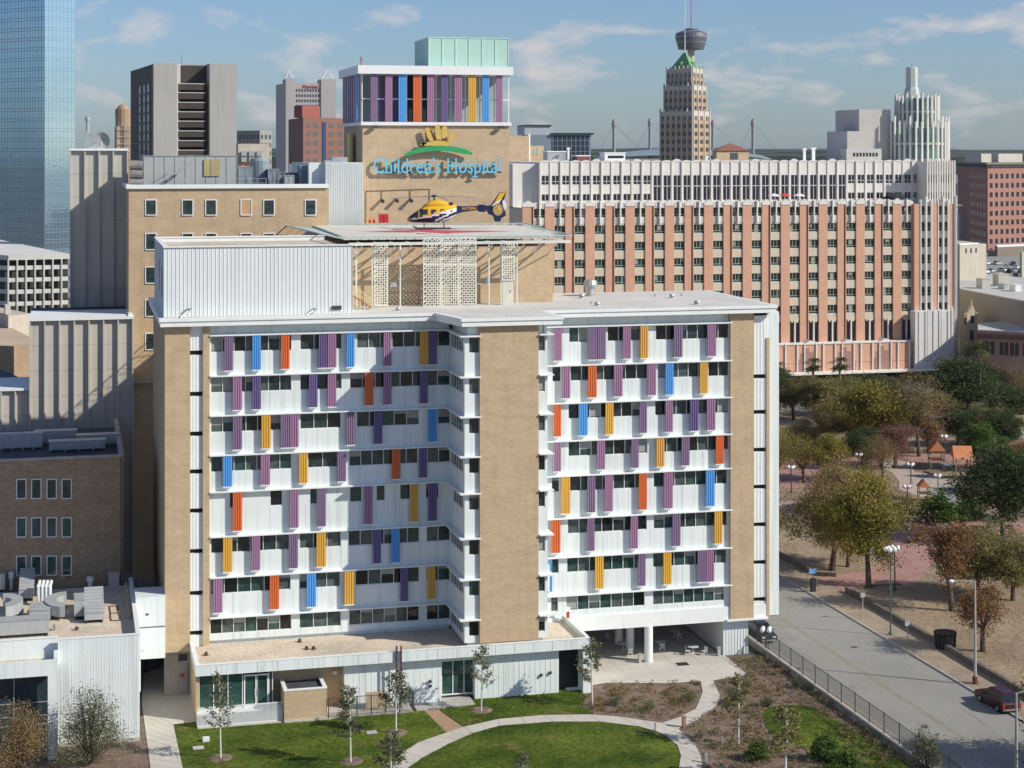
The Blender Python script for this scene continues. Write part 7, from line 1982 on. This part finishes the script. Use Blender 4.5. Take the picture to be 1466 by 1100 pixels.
def interp(x):
    for a, b in zip(sec[:-1], sec[1:]):
        if a[0] <= x <= b[0]:
            f = (x-a[0])/(b[0]-a[0]); f2 = f; return tuple(a[i]+(b[i]-a[i])*f2 for i in range(4))
    return sec[-1]
rows = []; xs = [i*.12 for i in range(81)]
for x in xs: s = interp(x); rows.append(ell(x, s[1], max(s[2],.02), max(s[3],.02), 40))
vs = [p for r_ in rows for p in r_]; n = 40; fs = []; ms = []
for k in range(len(rows)-1):
    for i in range(n):
        f = (k*n+i, k*n+(i+1) % n, (k+1)*n+(i+1) % n, (k+1)*n+i); c = [sum(vs[j][q_] for j in f)/4 for q_ in range(3)]; x, y, z = c
        line = .92+.10*x if x < 2.6 else 1.18+.24*(x-2.6)
        mt_ = 0
        if z < line: mt_ = 1
        if abs(z-line-.06) < .09 and x > .6 and x < 6.2: mt_ = 2
        if 3.2 < x < 6 and abs(z-(.80+.42*(x-3.2)))< .10: mt_ = 2
        if 3.9 < x < 6.2 and abs(z-(.75+.36*(x-3.9)))< .07: mt_ = 2
        if x > 5.8: mt_ = 1
        if z > line+.1 and x < 1.75 and z > .95 and x > .35: mt_ = 3
        if 1.35 < x < 1.45 and z > line: mt_ = 0
        if x <= .4 : mt_ = 4 if z > .85 else 1
        if abs(y) > .5 and z > line+.28 and z < 1.95 and (1.85 < x < 2.45 or 2.75 < x < 3.35 or 3.9 < x < 4.3): mt_ = 3
        fs.append(f); ms.append(mt_)
b = MB(); b.add(vs, fs, ms); b.build('fuselage', [HY, HN, HW, HG_, HO], he, smooth=True)
rows = []
for (x, zc, hw, hh) in ((1.7,2.1,.05,.05),(2.1,2.25,.45,.22),(2.8,2.4,.56,.36),(3.5,2.46,.56,.40),(4.3,2.36,.50,.38),(5.0,2.2,.38,.32),(5.7,2.08,.22,.22)): rows.append(ell(x, zc, hw, hh, 24))
MB().grid(rows).build('engine_cowling', HY, he, smooth=True)
m = MB(); 
for s_ in (-1,1): m.tube((4.9,s_*.28,2.45),(5.35,s_*.34,2.5),.13,.12,10)
m.build('exhaust', DST, he)
m = MB(); m.tube((3.15,0,2.7),(3.15,0,3.2),.10,.08,10).lathe([(.34,3.13),(.38,3.2),(.22,3.32),(.05,3.35)],3.15,0,14)
hub = m.build('rotor_hub', HN, he, smooth=False)
for k in range(4):
    a = R(14+90*k); m = MB(); n_ = 10; rows = []
    for i in range(n_+1):
        f = i/n_; r_ = .3+4.8*f; zz_ = 3.2-.20*f*f; w_ = .05 if i == 0 else .15
        p = Vector((3.15+math.cos(a)*r_, math.sin(a)*r_, zz_)); q_ = Vector((-math.sin(a), math.cos(a), 0))*w_
        rows.append([tuple(p-q_), tuple(p+Vector((0,0,.03))), tuple(p+q_), tuple(p-Vector((0,0,.02)))])
    m.grid(rows).build('rotor_blade', mat('blade_grey',(.16,.16,.17),.5), he)
# tail fin with shrouded fan
import math as _m
prof = [(9.2,1.85),(10.0,2.6),(10.75,3.55),(11.55,3.65),(11.35,2.9),(11.75,2.3),(11.45,1.7),(11.55,1.35),(11.0,1.05),(10.85,.70),(10.2,.75),(10.0,1.3),(9.5,1.45)]
nP = len(prof); vs = [(x,-.12,z) for x,z in prof]+[(x,.12,z) for x,z in prof]
b = MB(); b.add(vs, [tuple(range(nP)), tuple(range(2*nP-1,nP-1,-1))]+[(i,i+nP,(i+1)%nP+nP,(i+1)%nP) for i in range(nP)]); fin_ = b.build('tail_fin', HN, he)
for sg_ in (-1,1):
    y = sg_*.135
    MB().add([(10.15,y,2.5),(10.8,y,3.5),(11.5,y,3.6),(11.1,y,3.0)], [(0,1,2,3)]).build('fin_paint', HY, fin_)
    MB().add([(9.8,y,2.25),(10.15,y,2.5),(11.1,y,3.0),(10.6,y,2.4)], [(0,1,2,3)]).build('fin_paint', HW, fin_)
    MB().add([(11.1,y,2.7),(11.35,y,2.9),(11.7,y,2.3),(11.45,y,1.75),(11.2,y,2.2)], [(0,1,2,3,4)]).build('fin_paint', HW, fin_)
    y2 = sg_*.15; ring = []
    m = MB(); rr = [[(10.6+r_*math.cos(a), y2+o_*sg_, 1.9+r_*math.sin(a)) for a in [2*math.pi*i/28 for i in range(28)]] for r_, o_ in ((.62,-.03),(.60,.03),(.50,.03),(.48,-.03))]
    m.grid(rr).build('fan_shroud', mat('shroud_brown',(.40,.22,.08),.5), fin_)
    m = MB(); m.add([(10.6,y2,1.9)]+[(10.6+.5*math.cos(a), y2, 1.9+.5*math.sin(a)) for a in [2*math.pi*i/28 for i in range(28)]], [(0,1+i,1+(i+1)%28) for i in range(28)]); m.build('fan_disc', mat('fan_pale',(.5,.45,.32),.6), fin_)
    m = MB()
    for k in range(10): a = 2*math.pi*k/10+.2; m.bar((10.6,y2+.02*sg_,1.9),(10.6+.48*math.cos(a),y2+.02*sg_,1.9+.48*math.sin(a)),.05)
    m.build('fan_blade', HY, fin_)
MB().box(8.4, 9.0, -1.2, 1.2, 1.98, 2.03).box(8.3,9.1,-1.22,-1.18,1.7,2.35).box(8.3,9.1,1.18,1.22,1.7,2.35).build('stabiliser', HN, he)
m = MB()
for s_ in (-1,1):
    m.tube((1.2,s_*.95,.08),(5.1,s_*.95,.08),.06,.06,8).tube((1.2,s_*.95,.08),(.7,s_*.95,.3),.06,.04,8)
for x in (2.0,4.3):
    m.tube((x,-.95,.08),(x,-.6,.75),.05,.05,8).tube((x,.95,.08),(x,.6,.75),.05,.05,8).tube((x,-.6,.75),(x,.6,.75),.05,.05,8)
m.build('skids', DST, he)
cu = bpy.data.curves.new('t', 'FONT'); cu.body = 'N185PH'; cu.size = .42; cu.offset = .01
o_ = bpy.data.objects.new('t', cu); COL.objects.link(o_); bpy.context.view_layer.update()
me = bpy.data.meshes.new_from_object(o_.evaluated_get(bpy.context.evaluated_depsgraph_get())); bpy.data.objects.remove(o_)
MB().add([(6.4+v_.co.x*1.15, -.29+(v_.co.x*.05), 1.86+v_.co.y) for v_ in me.vertices], [tuple(p_.vertices) for p_ in me.polygons]).build('registration', mat('reg_orange',(.70,.36,.10),.5), he)
dh = (ZH-54)*-F/(329-CY); Lh = (729-584)*dh/F; sc_h = Lh/11.75
nose = onZ(584, 329, ZH)
he.scale = (sc_h, sc_h, sc_h*1.2)
he.location = (nose.x, nose.y+1.0, ZH+.012); he.rotation_euler = (0,0,-TH+R(4))
he.location = (nose.x, nose.y+.6, ZH+.012)

# ================================================================ VEHICLES
def car(name, label, x, y, rz, col, L_=4.8, W_=1.9, H_=1.75, cat='car', group=None, suv=True, z=0.0, detail=True):
    t = bpy.data.objects.new(name, None); COL.objects.link(t); OFF[t.name] = Vector((0,0,0)); tag(t, label, cat, group)
    hh = H_; cl = .26; belt = hh*.56
    # profile (front = +x)
    low = [(-L_/2,.45),(-L_/2+.05,cl),(L_/2-.1,cl),(L_/2,.5),(L_/2-.03,belt*.80),(L_/2-.25,belt*.92),(L_*.22,belt),(-L_/2+.08,belt),(-L_/2,belt*.85)]
    rows = []
    for f, ins in ((-1,.06),(-.93,0),(.93,0),(1,.06)):
        rows.append([(p[0]*(1-(.012 if abs(f) == 1 else 0)), f*W_/2, p[1]+(ins if p[1] < .4 else -ins*.5 if abs(f) == 1 else 0)) for p in low])
    b = MB(); b.grid(rows); nn_ = len(low); b.add([Vector(p) for p in rows[0]], [tuple(range(nn_))]).add([Vector(p) for p in rows[-1]], [tuple(range(nn_-1,-1,-1))])
    bo = b.build('body', col, t)
    ra, rb = (-L_/2+.12, L_*.20) if suv else (-L_/2+.75, L_*.20)
    rt = (-L_/2+.38, L_*.04) if suv else (-L_*.22, L_*.03)
    def ring(z, xa, xb, w): return [(xa,-w,z),(xb,-w,z),(xb,w,z),(xa,w,z)]
    MB().grid([ring(belt, ra, rb, W_/2-.06), ring(hh-.08, rt[0], rt[1], W_/2-.24), ring(hh, rt[0]+.12, rt[1]-.15, W_/2-.36)]).add(ring(hh, rt[0]+.12, rt[1]-.15, W_/2-.36), [(0,1,2,3)]).build('cabin', col, t)
    gls = mat('car_glass',(.012,.016,.02),.08,.2,1)
    gw = MB()
    def lerp(a, b_, f): return Vector(a).lerp(Vector(b_), f)
    R0, R1 = ring(belt, ra, rb, W_/2-.06), ring(hh-.08, rt[0], rt[1], W_/2-.24)
    for (i, j, ns) in ((0,1,3),(2,3,3),(1,2,1),(3,0,1)):
        nrm_ = (Vector(R0[j])-Vector(R0[i])).cross(Vector(R1[i])-Vector(R0[i])).normalized()
        for k in range(ns):
            f0, f1 = (k+.06)/ns, (k+.94)/ns
            q_ = [lerp(lerp(R0[i],R0[j],f0), lerp(R1[i],R1[j],f0), .12), lerp(lerp(R0[i],R0[j],f1), lerp(R1[i],R1[j],f1), .12), lerp(lerp(R0[i],R0[j],f1), lerp(R1[i],R1[j],f1), .9), lerp(lerp(R0[i],R0[j],f0), lerp(R1[i],R1[j],f0), .9)]
            gw.add([p+nrm_*.012 for p in q_], [(0,1,2,3)])
    gw.build('windows', gls, t)
    for sx in (-1,1):
        for sy in (-1,1):
            wx, wy = sx*L_*.31, sy*(W_/2-.12)
            w_ = MB().tube((wx,wy-.12,.36),(wx,wy+.12,.36),.36,.36,18).build('wheel', mat('tyre',(.015,.015,.015),.9), t)
            MB().tube((wx,wy+sy*.115,.36),(wx,wy+sy*.135,.36),.22,.19,12).build('rim', mat('rim',(.5,.5,.5),.3,metal=.6), w_)
    if detail:
        for sy in (-1,1):
            MB().box(L_/2-.10, L_/2+.01, sy*(W_/2-.38)-.18, sy*(W_/2-.38)+.18, belt*.62, belt*.80).build('headlight', mat('lamp_clear',(.75,.77,.8),.15), t)
            MB().box(-L_/2-.012, -L_/2+.08, sy*(W_/2-.16)-.09, sy*(W_/2-.16)+.09, belt*.55, belt*.88).build('tail_light', mat('tail_red',(.5,.02,.02),.3), t)
            MB().box(L_*.14, L_*.14+.12, sy*(W_/2+.0), sy*(W_/2+.2), belt, belt+.16).build('mirror', col, t)
        MB().box(L_/2-.02, L_/2+.04, -W_/2+.15, W_/2-.15, .30, .46).build('bumper', STEEL, t); MB().box(-L_/2-.06, -L_/2+.02, -W_/2+.1, W_/2-.1, .38, .55).build('bumper', mat('chrome',(.5,.5,.5),.2,metal=.8), t)
        MB().box(L_/2-.02, L_/2+.02, -W_/2+.62, W_/2-.62, .55, .78).build('grille', DK, t)
        MB().box(-.1, 0, -W_/2-.01, -W_/2+.05, belt-.2, belt-.16).box(-.1, 0, W_/2-.05, W_/2+.01, belt-.2, belt-.16).build('handle', STEEL, t)
    t.location = (x, y, z); t.rotation_euler = (0,0,rz)
    return t
q = onZ(1437, 1016, 0)
car('suv', 'dark red sport utility vehicle driving away on the street at the right edge', q.x, q.y+1.2, R(90), mat('car_dark_red',(.045,.006,.008),.25,.1,1), 5.4, 2.05, 1.95, z=-.03)
q = onZ(1090, 916, 0)
car('suv', 'dark grey sport utility vehicle on the street beside the hospital\'s white end block', q.x+.3, q.y+.8, R(-92), mat('car_dark_grey',(.03,.035,.04),.25,.1,1), 5.0, 1.95, 1.8, z=-.03)
cc = [('white',(.7,.7,.7)),('silver',(.45,.46,.48)),('dark grey',(.06,.06,.07)),('blue',(.04,.12,.35)),('dark red',(.25,.03,.03)),('black',(.02,.02,.02))]
lst = [(1389,384,4,0),(1402,383,2,1),(1413,379,0,0),(1428,379,1,0),(1395,391,1,0),(1408,391,0,1),(1420,390,1,0),(1434,389,0,1),(1446,391,5,0),(1455,385,0,0),(1462,391,2,0),(1393,398,3,0),(1416,397,0,0),(1430,397,0,1),(1442,398,1,0),(1454,397,2,0),(1440,384,1,0),(1450,380,2,0)]
cl_ = {0:[],1:[],2:[],3:[],4:[],5:[]}
protos = {}
order = {}
LBL = ['white car at the left of the front row of the distant car park','white car in the middle row left of centre of the distant car park','white car in the middle row at the centre of the distant car park','white car at the right of the back row of the distant car park','white car left of centre in the front row of the distant car park','white car right of centre in the front row of the distant car park']
for i, (px, py, ci, o_) in enumerate(lst):
    q = onZ(px, py, zcp); nm, c = cc[ci]
    row = 'back' if py < 386.5 else 'middle' if py < 394 else 'front'
    k_ = sorted([p_[0] for p_ in lst if ('back' if p_[1] < 386.5 else 'middle' if p_[1] < 394 else 'front') == row]).index(px)+1
    ordn = ['leftmost','second from left','third from left','fourth from left','fifth from left','sixth from left','seventh from left','eighth from left'][k_-1]
    lab = '%s parked car, %s in the %s row of the distant car park' % (nm, ordn, row)
    if ci in protos:
        c_ = copy_tree(protos[ci], (q.x,q.y,zcp), R(20+70*o_+i*3), None, lab)
    else:
        c_ = car('parked_car', lab, q.x, q.y, R(20+70*o_+i*3), mat('paint_'+nm.replace(' ','_'), c, .3, .05), 4.6, 1.8, 1.5, 'car', 'cars in the distant car park', False, zcp, False); protos[ci] = c_

# ================================================================ STREET FURNITURE
GRN = mat('green_post',(.06,.13,.11),.5,.1,2); GLB = mat('white_globe',(.8,.8,.78),.25)
def globe_lamp(name, label, px, py, ytop, n=4, mt=None, z=.05):
    q = onZ(px, py, z); d = (54-z)*F/(py-CY); h = (py-ytop)*d/F
    t = empty(name, q, label, 'lamp post', 'globe lamp posts in the park'); x, y = q.x, q.y
    MB().lathe([(.22,z),(.22,z+.25),(.13,z+.35),(.09,z+.6),(.07,z+h-.35)], x, y, 10).build('pole', mt or GRN, t)
    m = MB()
    for k in range(n):
        a = 2*math.pi*k/n+.3; m.tube((x,y,z+h-.5),(x+.5*math.cos(a),y+.5*math.sin(a),z+h-.4),.035,.035,6)
    m.build('bracket', mt or GRN, t)
    for k in range(n):
        a = 2*math.pi*k/n+.3; MB().lathe([(.06,z+h-.4),(.22,z+h-.28),(.27,z+h-.1),(.2,z+h+.1),(.05,z+h+.16)], x+.5*math.cos(a), y+.5*math.sin(a), 10).build('globe', GLB, t, smooth=True)
globe_lamp('lamp_post','tall green globe lamp post on the verge beside the street',1275,909,785,5,z=.09)
globe_lamp('lamp_post','dark globe lamp post on the corner of the brick plaza behind the tall green one',1281,845,783,4,DST)
for px, py, yt, lab in ((1304,699,664,'globe lamp post left of the orange play hut'),(1343,716,680,'globe lamp post in front of the twin orange roofed play tower'),(1352,662,624,'globe lamp post directly behind the play towers'),(1422,767,749,'short globe lamp post beside the massive dark oak trunk'),(1230,683,650,'globe lamp post left of the pinkish brown tree'),(1133,706,668,'globe lamp post between the two sparse trees near the hospital'),(1299,712,696,'low twin globe lamp left of the small orange play hut'),(1349,775,752,'globe lamp post by the dark seat on the brick plaza'),(1405,685,662,'globe lamp post right of the orange roofed play tower'),(1385,612,591,'globe lamp post far back beside the thin palm')):
    globe_lamp('lamp_post', lab, px, py, yt, 3, DST)
globe_lamp('lamp_post','short dark lamp post with a white cluster behind the street fence by the grey vehicle',1096.5,936,900,4,DST,z=.09)
def street_light(label, px, py, ytop, arm, z=.09):
    q = onZ(px, py, z); d = (54-z)*F/(py-CY); h = (py-ytop)*d/F; x, y = q.x, q.y; al = arm*d/F
    t = empty('street_light', q, label, 'street light', 'curved street lights')
    m = MB(); m.lathe([(.16,z),(.13,z+h*.5),(.08,z+h)], x, y, 10); m.build('pole', mat('street_pole',(.40,.42,.36),.5,.1), t)
    MB().lathe([(.3,z),(.28,z+.7),(.18,z+.8)], x, y, 8).build('base', mat('rust_base',(.16,.05,.04),.7), t)
    m = MB(); pr_ = Vector((x,y,z+h-.1))
    for k in range(1,9):
        f = k/8; p = Vector((x-al*f*C_, y+al*f*S_, z+h-.1+.9*math.sin(f*1.7)*(.5 if al < 0 else .45)-.3*f)); m.tube(pr_, p, .05, .05, 7); pr_ = p
    m.build('arm', mat('street_pole',(0,0,0)), t)
    MB().lathe([(.05,pr_.z-.12),(.26,pr_.z-.1),(.30,pr_.z),(.14,pr_.z+.14)], pr_.x, pr_.y, 12).build('lamp_head', WPAINT, t)
street_light('curved street light with a white lamp head reaching over the street', 1396, 979, 832, 34)
street_light('tall pale street light post cut by the right edge near the dark red vehicle', 1455, 1150, 992, -18)
def sign(label, px, py, ytop, wpx, col, cat='sign', z=.09):
    q = onZ(px, py, z); d = (54-z)*F/(py-CY); h = (py-ytop)*d/F; w_ = wpx*d/F; x, y = q.x, q.y
    t = empty('street_sign', q, label, cat, 'small signs on the verge')
    MB().tube((x,y,z-.05),(x,y,z+h-.1),.05,.05,8).build('post', mat('sign_post',(.50,.42,.26),.6), t)
    MB().box(x-w_/2, x+w_/2, y-.07, y-.05, z+h-w_*.9, z+h).build('plate', col, t)
sign('grey sign on a yellowish post left of the tall green lamp post',1235,886,849,7,mat('sign_grey',(.42,.40,.38),.5))
sign('pale blue sign on a yellowish post beside the dark litter crate',1299,922,889,8,mat('sign_blue',(.35,.40,.48),.5))
q = onZ(1164,847,.09); t = empty('parking_meter', q, 'dark parking pay station with a blue top near the plaza corner', 'pay station')
MB().box(q.x-.3,q.x+.3,q.y-.2,q.y+.2,.09,1.7).build('cabinet', DK, t); MB().tube((q.x,q.y,1.7),(q.x,q.y,2.3),.05,.05,6).build('post', DST, t); MB().box(q.x-.55,q.x+.4,q.y-.1,q.y-.05,2.3,2.9).build('plate', mat('sign_blue_bright',(.15,.33,.55),.5), t)
q = onZ(1357,930,.09); t = empty('litter_enclosure', q, 'dark rusty mesh litter enclosure on the low stone wall', 'litter bin')
m = MB(); x, y = q.x, q.y+.6
for k in range(14):
    a = 2*math.pi*k/14; m.bar((x+1.05*math.cos(a),y+.9*math.sin(a),.1),(x+1.2*math.cos(a),y+1.0*math.sin(a),1.9),.12)
m.lathe([(.95,.1),(1.05,1.6),(.6,1.65)], x, y, 10); m.build('cage', mat('dark_rust',(.05,.038,.032),.9,.4,3), t)
MB().lathe([(1.2,1.75),(1.24,1.85),(1.1,1.88)], x, y, 14).build('rim', mat('dark_rust',(0,0,0)), t)
# manhole on lawn and small markers
for px, py, w_, lab, mt_ in ((284,1071,.5,'tan utility cover in the lawn left of the first young tree',CONL),(295,1061,.3,'small white marker post in the left lawn',WPAINT),(532,1049,.5,'grey utility cover in the lawn beside the second young tree',CON),(820,986,.7,'pale access cover at the corner of the entrance pavilion',WPAINT),(977,951,.6,'dark drain cover in the middle of the patio',DK)):
    q = onZ(px, py, .06); m = MB(); m.box(q.x-w_, q.x+w_, q.y-w_*.8, q.y+w_*.8, .05, .11 if mt_ is not WPAINT or w_ > .5 else .4).box(q.x-w_*.8, q.x+w_*.8, q.y-w_*.6, q.y+w_*.6, .11, .125); tag(m.build('utility_cover', mt_), lab, 'utility cover')
for px, py, h_, lab, mt_, r_ in ((916,949,.95,'short grey bollard left of the front round column',CON,.16),(1029,939,.9,'short grey bollard beside the white end block',CON,.16),(979,1041,1.0,'square brown bollard where the garden paths meet',mat('bollard_brown',(.30,.17,.12),.8),.16),(938,1046,.7,'thin steel path light on the inner edge of the curved path',STEEL,.07),(1034,1066,.7,'thin path light in the bed left of the right lawn',STEEL,.06),(1011,1092,.8,'steel path light at the bottom of the curved path',STEEL,.1)):
    q = onZ(px, py, .06); t = empty('bollard', q, lab, 'bollard', 'bollards and path lights'); MB().box(q.x-r_, q.x+r_, q.y-r_, q.y+r_, .05, h_).build('post', mt_, t); MB().box(q.x-r_*1.2, q.x+r_*1.2, q.y-r_*1.2, q.y+r_*1.2, h_, h_+.08).build('cap', mt_, t)
# benches on the plaza
def bench(px, py, lab, rz=-.3):
    q = onZ(px, py, .07); t = bpy.data.objects.new('park_bench', None); COL.objects.link(t); OFF[t.name] = Vector((0,0,0)); tag(t, lab, 'bench', 'park benches')
    MB().box(-.9,.9,-.25,.25,.40,.46).build('seat', DST, t); MB().box(-.9,.9,.25,.30,.50,.88).build('backrest', DST, t)
    for s_ in (-.75,.75): MB().box(s_-.04,s_+.04,-.22,.28,0,.40).build('leg', DST, t)
    t.location = q; t.rotation_euler = (0,0,rz)
bench(1400,762,'left park bench beside the massive dark oak'); bench(1442,761,'right park bench beside the massive dark oak'); bench(1306,777,'single dark bench in the shade on the brick plaza', .5)
# patio tables and chairs
MSHG = mat('patio_metal',(.62,.62,.60),.5,.05)
def patio_table(px, py, lab):
    q = onZ(px, py, .05); t = empty('patio_table', q, lab, 'table', 'patio tables under the wing'); x, y = q.x, q.y
    MB().lathe([(.62,.74),(.62,.78)], x, y, 20).build('tabletop', MSHG, t); MB().tube((x,y,.1),(x,y,.74),.05,.05,8).build('column', MSHG, t); MB().lathe([(.3,.05),(.28,.09),(.06,.12)], x, y, 12).build('foot', MSHG, t)
def patio_chair(px, py, rz, lab):
    q = onZ(px, py, .05); t = bpy.data.objects.new('patio_chair', None); COL.objects.link(t); OFF[t.name] = Vector((0,0,0)); tag(t, lab, 'chair', 'patio chairs under the wing')
    MB().box(-.25,.25,-.25,.25,.43,.46).build('seat', MSHG, t)
    m = MB(); m.box(-.25,.25,.23,.26,.80,.88)
    for k in range(6): m.box(-.24+k*.09,-.21+k*.09,.235,.255,.46,.80)
    m.build('backrest', MSHG, t)
    for sx in (-.22,.22):
        for sy in (-.22,.22): MB().box(sx-.018,sx+.018,sy-.018,sy+.018,0,.43).build('leg', MSHG, t)
    t.location = q; t.rotation_euler = (0,0,rz)
patio_table(992,935,'round patio table nearest the white end block'); patio_chair(985,938,1.2,'patio chair left of the table nearest the end block'); patio_chair(1008,938,-1.2,'patio chair right of the table nearest the end block')
patio_table(945,928,'round patio table right of the front column'); patio_chair(948,933,3.0,'patio chair in front of the table right of the front column')
patio_table(892,930,'round patio table left of the front column'); patio_chair(902,940,3.1,'patio chair in front of the table left of the front column')
patio_table(966,912,'round patio table deep in the shade under the wing'); patio_chair(872,918,.5,'patio chair deep in shade at the left under the wing'); patio_chair(973,917,2.5,'patio chair beside the deep shaded table'); patio_chair(890,921,.2,'patio chair behind the table left of the front column')
# playground
ORR = mat('play_orange',(.60,.22,.09),.6,.1); ORP = mat('play_post',(.30,.28,.12),.6); PBL = mat('play_dark',(.05,.05,.04),.7)
def playhut(px, py, w_, h_, lab, roof='gable', tilt=0):
    q = onZ(px, py, .07); t = bpy.data.objects.new('play_tower', None); COL.objects.link(t); OFF[t.name] = Vector((0,0,0)); tag(t, lab, 'play tower', 'playground towers')
    for sx in (-1,1):
        for sy in (-1,1): MB().tube((sx*w_/2,sy*w_/2,0),(sx*w_/2,sy*w_/2,h_*.68),.08,.08,8).build('post', ORP, t)
    MB().box(-w_/2,w_/2,-w_/2,w_/2,h_*.33,h_*.37).build('deck', PBL, t)
    o_ = w_*.65
    MB().add([(-o_,-o_,h_*.66),(o_,-o_,h_*.66),(o_,o_,h_*.66),(-o_,o_,h_*.66),(-o_,0,h_),(o_,0,h_)] if tilt else [(-o_,-o_,h_*.66),(o_,-o_,h_*.66),(o_,o_,h_*.66),(-o_,o_,h_*.66),(0,-o_,h_),(0,o_,h_)], [(0,1,5,4),(2,3,4,5),(1,2,5),(3,0,4),(3,2,1,0)] if tilt else [(0,4,5,3),(1,2,5,4),(0,1,4),(2,3,5),(3,2,1,0)]).build('roof', ORR, t)
    m = MB()
    for k in range(5): m.box(-w_/2+k*w_/5+.05,-w_/2+k*w_/5+.15,-w_/2-.03,-w_/2+.03,h_*.37,h_*.5)
    m.build('guard_rail', ORR, t)
    m = MB(); m.add([(w_/2,-.3,h_*.36),(w_/2,.3,h_*.36),(w_/2+1.8,.3,.2),(w_/2+1.8,-.3,.2),(w_/2,-.3,h_*.33),(w_/2,.3,h_*.33),(w_/2+1.8,.3,.1),(w_/2+1.8,-.3,.1)],[(0,3,2,1),(4,5,6,7),(0,1,5,4),(1,2,6,5),(2,3,7,6),(3,0,4,7)]).build('slide', ORR, t)
    t.location = q; t.rotation_euler = (0,0,-.3)
playhut(1340,672,2.2,5.0,'brown arched roof play tower at the left of the playground'); playhut(1377,685,2.4,5.4,'play tower with a wide orange pitched roof', tilt=1); playhut(1322,716,1.5,3.2,'small orange roofed play hut in front of the playground')
m = MB(); A = onZ(1345,676,.07); B = onZ(1372,686,.07)
m.bar((A.x,A.y,1.7),(B.x,B.y,1.7),.9,.1); m.bar((A.x,A.y-.5,2.4),(B.x,B.y-.5,2.4),.06)
tag(m.build('play_bridge', mat('play_grey',(.2,.22,.22),.6)), 'dark bridge joining the two larger play towers', 'play bridge')
# ================================================================ HAZE
HZ = bpy.data.materials.new('haze'); HZ.use_nodes = True
t_ = HZ.node_tree
for n in list(t_.nodes): t_.nodes.remove(n)
pv = N(t_, 'ShaderNodeVolumePrincipled'); pv.inputs['Density'].default_value = HAZE_D if 'HAZE_D' in globals() else .000025
pv.inputs['Color'].default_value = (.80,.92,1.0,1); pv.inputs['Anisotropy'].default_value = .2
oo = N(t_, 'ShaderNodeOutputMaterial'); L(t_, pv.outputs[0], oo.inputs['Volume'])
hb_ = MB().box(-9500, 9500, -3500, 14100, -2.0, 260)
tag(hb_.build('haze', HZ), 'thin blue grey haze over the city', 'haze', kind='stuff')
